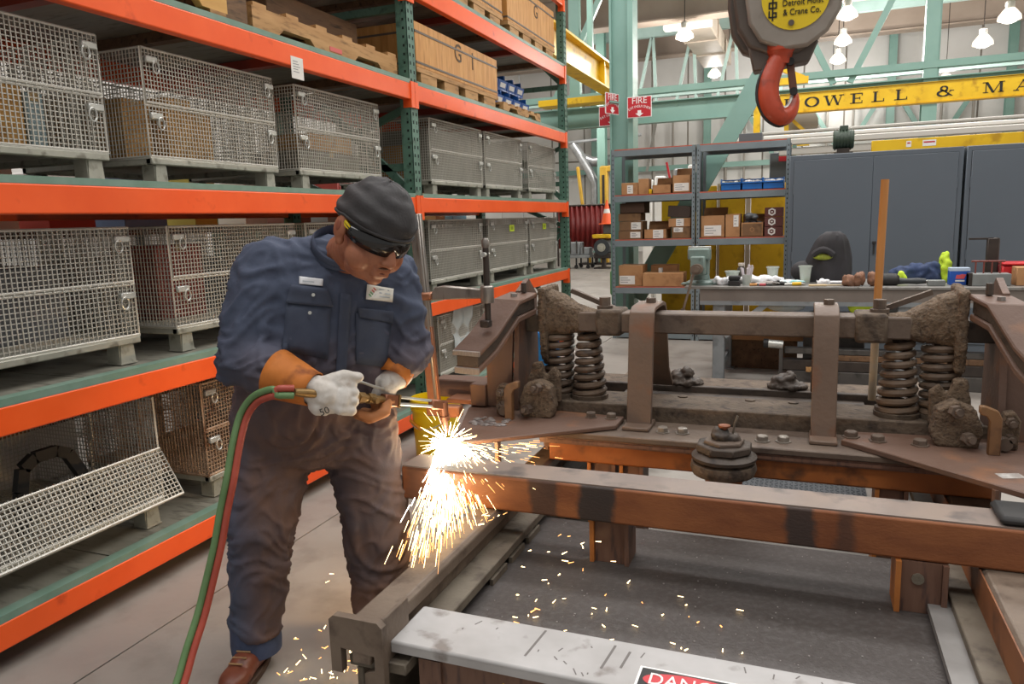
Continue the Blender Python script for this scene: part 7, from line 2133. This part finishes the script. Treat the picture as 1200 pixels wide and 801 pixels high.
# jeans cuff and boots
JEAN = mat('jeans_cuff', '#39445c', '#465270', 20, rough=0.85)
for nm, c in (('R', anR), ('L', anL)):
    MB().lathe([(0.082, 0.045), (0.084, 0.075), (0.080, 0.15), (0.074, 0.15), (0.077, 0.05)], (c.x, c.y, 0.015), 24).build('jeans_cuff', JEAN, wk)
LEATHER = mat('boot_leather', '#7a4431', '#6a3828', 12, rough=0.4, c3='#4f2a1e', s3=22)
SOLE = mat('boot_sole', '#4b3a30', rough=0.7)
def boot(c, d):
    d = Vector(d).normalized()
    sd = Vector((-d.y, d.x, 0))
    g = Vector((c.x, c.y, 0))
    M3 = Matrix(((sd.x, d.x, 0), (sd.y, d.y, 0), (0, 0, 1)))
    me = organic([(g + d * -0.03 + UP * 0.055, 0.046, g + d * 0.05 + UP * 0.06, 0.046), (g + UP * 0.06, 0.048, g + UP * 0.15, 0.055)],
                 [(g + d * 0.14 + UP * 0.048, (0.050, 0.075, 0.036), M3), (g + d * 0.09 + UP * 0.058, (0.046, 0.06, 0.045), M3)], voxel=0.007, smooth=4)
    for v in me.vertices:
        v.co.z = max(v.co.z, 0.022)
    b = link('boot', me, LEATHER, wk)
    out = []
    for k in range(28):
        a = 2 * PI * k / 28
        y = 0.068 + 0.148 * math.sin(a)
        w = 0.046 + 0.010 * math.sin(a)
        out.append((w * math.cos(a), y))
    MB().prism(out, g, sd, d, UP, 0.026).build('sole', SOLE, b, fixn=True, bev=0.004)
    for k in range(4):
        y = 0.06 + k * 0.026
        MB().tube([g + d * y + sd * s * 0.024 + UP * (0.108 - 0.22 * (y - 0.06)) for s in (-1, 0, 1)], 0.003, 6).build('lace', mat('lace_tan', '#9b7a55', rough=0.8), b)
boot(anR, (0.22, -0.97, 0))
boot(anL, (0.85, -0.5, 0))

# gloves
GWH = mat('glove_white', '#dedad4', '#c7bfb5', 16, rough=0.75, c3='#a08a74', s3=20, lo3=0.58, hi3=0.8, bump=0.15, bscale=60)
GOR = mat('glove_orange', '#c9772f', '#b5661f', 9, rough=0.7, c3='#8c4a1a', s3=14)
GTAN = mat('glove_tan', '#bd8052', '#a96c40', 12, rough=0.7, c3='#7d4e30', s3=16)
g3 = Vector((0.567, -0.795, 0.217)).normalized()
g1 = Vector((0.814, 0.58, 0)).normalized()
g2 = g3.cross(g1).normalized()
GM = Matrix(((g1.x, g2.x, g3.x), (g1.y, g2.y, g3.y), (g1.z, g2.z, g3.z)))
def H(o, x, y, z): return o + g1 * x + g2 * y + g3 * z
def cuff(name, c0, r0, c1, r1, m, parent):
    pts = []
    n = 7
    rings_ = []
    d_ = (c1 - c0).normalized()
    x = d_.cross(Vector((0.3, 0.2, 1))).normalized(); y = d_.cross(x)
    for j in range(n):
        t = j / (n - 1)
        rr_ = r0 + (r1 - r0) * t
        rings_.append([c0.lerp(c1, t) + x * (rr_ * (1 + 0.05 * noise.noise(Vector((k * 0.7, t * 3, 1)))) * math.cos(2 * PI * k / 28)) + y * (rr_ * (1 + 0.05 * noise.noise(Vector((k * 0.7, t * 3, 5)))) * math.sin(2 * PI * k / 28)) for k in range(28)])
    vv, ff = loft(rings_, cap=False)
    o_ = MB().add(vv, ff).build(name, m, parent)
    o_.modifiers.new('s', 'SOLIDIFY').thickness = 0.004
    return o_
# right hand: back towards the viewer, fingers round the torch handle, thumb along its top
o = haR
fr = [(H(o, -0.085, 0.036, -0.01), 0.046, H(o, -0.03, 0.008, 0.0), 0.047)]
for j in range(4):
    y = 0.036 - 0.027 * j
    ln = (0.066, 0.074, 0.070, 0.058)[j]
    fr += [(H(o, 0.012, y * 0.95, 0.004), 0.019, H(o, ln * 0.72, y - 0.004, -0.010), 0.0175), (H(o, ln * 0.72, y - 0.004, -0.010), 0.0175, H(o, ln * 0.80, y - 0.007, -0.042), 0.016), (H(o, ln * 0.80, y - 0.007, -0.042), 0.016, H(o, ln * 0.35, y - 0.006, -0.066), 0.0145)]
fr += [(H(o, -0.03, 0.038, 0.002), 0.026, H(o, 0.025, 0.058, -0.002), 0.0195), (H(o, 0.025, 0.058, -0.002), 0.0195, H(o, 0.075, 0.050, -0.012), 0.0155)]
me = organic(fr, [(H(o, -0.018, -0.004, -0.002), (0.058, 0.052, 0.028), GM), (H(o, 0.01, -0.006, 0.0), (0.04, 0.05, 0.026), GM), (H(o, -0.04, -0.02, 0.0), (0.045, 0.04, 0.026), GM)], voxel=0.0042, smooth=3)
for v in me.vertices:
    v.co += v.normal * 0.0022 * noise.noise(v.co * 55)
gR = link('glove', me, GWH, wk, label='right work glove with orange cuff and a black number print')
cuff('cuff', lerp(elR, wrR, 0.58), 0.080, H(o, -0.062, 0.024, 0.0), 0.054, GOR, gR)
t5 = H(o, -0.035, -0.045, 0.036)
text_obj('print', '50', 0.03, t5, g1 * 0.95 + g2 * 0.3, g2 * 0.95 - g1 * 0.3, SIGNBLACK, gR)
# left hand: behind and under the torch
o = haL
fr = [(H(o, 0.075, 0.052, -0.03), 0.044, H(o, 0.03, 0.03, -0.025), 0.044)]
fr += [(H(o, 0.0, 0.045, -0.02), 0.024, H(o, -0.04, 0.040, -0.005), 0.019), (H(o, -0.04, 0.040, -0.005), 0.019, H(o, -0.07, 0.022, 0.005), 0.015)]
me = organic(fr, [(H(o, 0.012, 0.018, -0.03), (0.056, 0.05, 0.03), GM), (H(o, -0.005, -0.005, -0.035), (0.05, 0.045, 0.028), GM)], voxel=0.0042, smooth=3)
for v in me.vertices:
    v.co += v.normal * 0.0022 * noise.noise(v.co * 55)
gL = link('glove', me, GWH, wk, label='left work glove with orange cuff and tan palm')
cuff('cuff', lerp(elL, wrL, 0.26), 0.070, H(o, 0.045, 0.040, -0.020), 0.056, GOR, gL)
fr = []
for j in range(4):
    z = -0.035 + 0.019 * j
    ln = (0.070, 0.084, 0.088, 0.076)[j]
    dy = (0.0, -0.008, -0.012, -0.010)[j]
    fr += [(H(o, 0.02, -0.028, -0.035 + 0.006 * j), 0.021, H(o, 0.012, -0.062 + dy * 0.6, z), 0.0185), (H(o, 0.012, -0.062 + dy * 0.6, z), 0.0185, H(o, 0.012 - ln * 0.6, -0.074 + dy, z + 0.006), 0.0175), (H(o, 0.012 - ln * 0.6, -0.074 + dy, z + 0.006), 0.0175, H(o, 0.012 - ln * 1.05, -0.058 + dy, z + 0.010), 0.0145)]
me = organic(fr, [(H(o, 0.01, -0.035, -0.03), (0.045, 0.03, 0.03), GM)], voxel=0.0042, smooth=3)
link('palm_and_fingers', me, GTAN, gL)

# ------------------------------------------------------------------ cutting torch with twin hose
tA, tB = Vector((-1.376, 1.727, 0.999)), Vector((-1.248, 2.41, 0.800))
BRASS = mat('brass', '#a98a5a', '#8d7048', 12, rough=0.35, metal=0.7, c3='#6b5236', s3=18)
COPPER = mat('torch_copper', '#9c6a50', '#845641', 8, rough=0.35, metal=0.6)
to = thing('cutting_torch', 'brass and steel cutting torch held by the worker, tip at the glowing cut', 'torch', tA)
ta, tb_ = Vector((0, 0, 0)), tB - tA
tl = lambda t: tb_ * t
MB().cyl(tl(0.0), tl(0.05), 0.011, 0.014, 12).cyl(tl(0.05), tl(0.37), 0.014, n=14).build('handle', BRASS, to)
for k, (t0, t1, r) in enumerate(((0.37, 0.41, 0.019), (0.41, 0.435, 0.012), (0.435, 0.48, 0.018), (0.48, 0.54, 0.013))):
    MB().cyl(tl(t0), tl(t1), r, n=6 if k % 2 == 0 else 14).build('fitting', BRASS, to, smooth=False)
tdn = tb_.normalized()
tup = (UP - tdn * tdn.z).normalized()
tsd = tdn.cross(tup)
MB().obox(tl(0.585), tdn, tsd, tup, 0.034, 0.014, 0.020).build('mixer_block', COPPER, to, bev=0.003)
MB().obox(tl(0.64), tdn, tsd, tup, 0.004, 0.016, 0.022).build('collar', BRASS, to, bev=0.001)
for up_, sd_ in ((0.014, 0.0), (-0.010, 0.006), (-0.010, -0.006)):
    MB().cyl(tl(0.64) + tup * up_ + tsd * sd_, tl(0.94) + tup * up_ * 0.8 + tsd * sd_, 0.0052, n=10).build('gas_tube', ZINC, to)
MB().bar(tl(0.90), tl(1.02), 0.026, 0.036, tup).build('head', COPPER, to, bev=0.005)
hb0 = tl(1.0)
tdir = (Vector((-1.246, 2.435, 0.672)) - tB).normalized()
MB().cyl(hb0 + tup * 0.012, hb0 + tdir * 0.05, 0.020, 0.018, 16).cyl(hb0 + tdir * 0.042, hb0 + tdir * 0.062, 0.022, n=16).build('tip_nut', COPPER, to)
MB().cyl(hb0 + tdir * 0.06, hb0 + tdir * 0.112, 0.0125, 0.0085, 14).build('tip', COPPER, to)
MB().tube([tl(0.33) + tup * 0.040, tl(0.37) + tup * 0.052, tl(0.48) + tup * 0.040, tl(0.56) + tup * 0.036, tl(0.62) + tup * 0.024], 0.0048, 8).build('lever', ZINC, to)
for s in (-1, 1):
    MB().cyl(tl(0.455) + tsd * s * 0.01, tl(0.455) + tsd * s * 0.034 - tup * 0.004, 0.010, n=10).build('valve_knob', BRASS, to)
hz = [(-1.376, 1.727, 0.999), (-1.405, 1.70, 1.003), (-1.45, 1.70, 0.995), (-1.500, 1.70, 0.972), (-1.535, 1.69, 0.925), (-1.544, 1.66, 0.848), (-1.550, 1.63, 0.752), (-1.569, 1.61, 0.653), (-1.585, 1.59, 0.553), (-1.605, 1.565, 0.451), (-1.614, 1.53, 0.363), (-1.616, 1.48, 0.284), (-1.61, 1.41, 0.19), (-1.62, 1.30, 0.09), (-1.68, 1.15, 0.025), (-1.80, 0.95, 0.014), (-2.0, 0.7, 0.014)]
hsm = smooth_path(hz)
hs_ = thing('gas_hose', 'twin red and green gas hose hanging from the torch to the floor', 'hose', (-1.6, 1.5, 0))
for nm, dx, m in (('green_hose', -0.010, mat('hose_green', '#68885a', '#5a7a4d', 8, rough=0.5)), ('red_hose', 0.010, mat('hose_red', '#b2503f', '#9d4335', 8, rough=0.5))):
    pp = []
    for i, p in enumerate(hsm):
        d_ = (hsm[min(i + 1, len(hsm) - 1)] - hsm[max(i - 1, 0)]).normalized()
        sdv = d_.cross(Vector((0.57, -0.8, 0.2)))
        if sdv.length < 0.1: sdv = Vector((1, 0, 0))
        sdv.normalize()
        if sdv.dot(g1) < 0: sdv = -sdv
        pp.append(p + sdv * dx)
    MB().tube(pp, 0.0105, 10).build(nm, m, hs_, world=True)

# ------------------------------------------------------------------ sparks
random.seed(77)
O_ = Vector((-1.240, 2.425, 0.655))
G = Vector((0, 0, -9.8))
HOT, MIDS, COOL = emission('spark_white', '#fff6e2', 16), emission('spark_yellow', '#ffdca0', 7), emission('spark_orange', '#ffb066', 3.5)
def streak(mb, a, b, r):
    d_ = (b - a)
    if d_.length < 1e-5: return
    d_.normalize()
    x = d_.orthogonal().normalized(); y = d_.cross(x)
    vs = [a + x * r, a - x * r * 0.5 + y * r * 0.87, a - x * r * 0.5 - y * r * 0.87, b + x * r * .5, b - x * r * 0.25 + y * r * 0.43, b - x * r * 0.25 - y * r * 0.43]
    mb.add(vs, [(0, 1, 4, 3), (1, 2, 5, 4), (2, 0, 3, 5), (2, 1, 0), (3, 4, 5)])
sets = [MB(), MB(), MB()]
for k in range(1900):
    tz = 0.515
    w = random.random()
    if w < 0.62:
        tg_ = Vector((random.gauss(-1.0, 0.045), random.uniform(1.66, 2.17), tz))
    elif w < 0.85:
        tg_ = Vector((random.gauss(-1.06, 0.05), random.uniform(1.9, 2.2), 0.5))
    else:
        tg_ = Vector((random.gauss(-0.99, 0.08), random.uniform(2.1, 2.32), 0.60))
    T_ = random.uniform(0.07, 0.15)
    st_ = O_ + Vector((random.gauss(0, 0.012), random.gauss(-0.01, 0.012), random.gauss(0, 0.006)))
    vel = (tg_ - st_ - 0.5 * G * T_ * T_) / T_
    f0 = random.random() ** 1.25 * 0.93
    ln = random.uniform(0.04, 0.13)
    t0, t1 = f0 * T_, min(1.0, f0 + ln) * T_
    p0 = st_ + vel * t0 + 0.5 * G * t0 * t0
    p1 = st_ + vel * t1 + 0.5 * G * t1 * t1
    q = f0 + random.uniform(-0.25, 0.25)
    streak(sets[0 if q < 0.45 else 1 if q < 0.85 else 2], p0, p1, random.uniform(0.0007, 0.0016) * (1.35 if q < 0.2 else 1))
for k in range(260):      # spray from the cut point in all directions
    d_ = Vector((random.gauss(0.35, 0.7), random.gauss(-0.5, 0.5), random.gauss(0.0, 0.45)))
    l0 = abs(random.gauss(0, 0.05)); l1 = l0 + random.uniform(0.01, 0.06)
    d_.normalize()
    streak(sets[0 if l0 < 0.05 else 1], O_ + d_ * l0, O_ + d_ * l1, random.uniform(0.0008, 0.0018))
for k in range(130):      # thrown to the right over the beam
    tg_ = Vector((random.uniform(-1.05, -0.80), random.uniform(2.35, 2.9), random.uniform(0.50, 0.63)))
    f0 = random.random() * 0.9
    p0 = O_.lerp(tg_, f0); p1 = O_.lerp(tg_, f0 + random.uniform(0.03, 0.1))
    streak(sets[1 if f0 < 0.6 else 2], p0, p1, random.uniform(0.0007, 0.0016))
sk_ = thing('spark_shower', 'dazzling shower of sparks pouring from the torch cut over the beam and rail', 'sparks', O_)
for mb, m, nm in zip(sets, (HOT, MIDS, COOL), ('white_sparks', 'yellow_sparks', 'orange_sparks')):
    mb.build(nm, m, sk_, world=True, smooth=False, kind='stuff')
me = organic([(O_ + Vector((0, 0, 0.004)), 0.010, O_ + Vector((0.004, -0.03, -0.004)), 0.018), (O_ + Vector((0.004, -0.03, -0.004)), 0.018, O_ + Vector((0.03, -0.13, -0.002)), 0.014), (O_ + Vector((0.03, -0.13, -0.002)), 0.013, O_ + Vector((0.06, -0.245, -0.03)), 0.010), (O_ + Vector((0.06, -0.255, -0.03)), 0.010, O_ + Vector((0.09, -0.265, -0.12)), 0.005),
              (O_ + Vector((0.01, -0.04, -0.0)), 0.014, O_ + Vector((0.12, -0.06, -0.01)), 0.005)], (), voxel=0.004, smooth=2)
for v in me.vertices:
    v.co += v.normal * 0.006 * noise.noise(v.co * 60)
    v.co -= O_
link('molten_jet', me, emission('molten_white', '#fff3d6', 16), sk_, kind='stuff')
# embers that have landed
em_ = [MB(), MB()]
def ember(x, y, z, l):
    a = random.uniform(0, 2 * PI)
    d_ = Vector((math.cos(a), math.sin(a), random.uniform(-0.1, 0.25))) * l
    p = Vector((x, y, z + 0.004))
    streak(em_[random.random() < 0.4], p, p + Vector((d_.x, d_.y, abs(d_.z))), random.uniform(0.0012, 0.0026))
for k in range(46):
    ember(random.uniform(-0.84, -0.12), random.gauss(1.88, 0.12), 0.361, random.uniform(0.003, 0.02))
for k in range(16):
    ember(random.gauss(-0.68, 0.08), random.uniform(1.95, 2.3), 0.362 + random.uniform(0, 0.08), random.uniform(0.008, 0.022))
for k in range(120):
    ember(random.gauss(-1.42, 0.11), random.gauss(1.78, 0.22), 0.002 + abs(random.gauss(0, 0.02)), random.uniform(0.004, 0.025))
for k in range(9):
    ember(random.uniform(-0.97, -0.88), random.uniform(2.0, 2.15), 0.515, random.uniform(0.008, 0.02))
for p in ((-1.79, 2.35), (-1.82, 2.42), (-1.5, 3.2), (-1.1, 3.0)):
    ember(p[0], p[1], 0.03, 0.02)
me_ = thing('ember_scatter', 'small glowing embers scattered over the floor and the deck plate', 'embers', (-1.0, 1.9, 0))
for mb, m, nm in zip(em_, (MIDS, COOL), ('yellow_embers', 'orange_embers')):
    mb.build(nm, m, me_, world=True, smooth=False, kind='stuff')
bpy.data.scenes.remove(TMP)
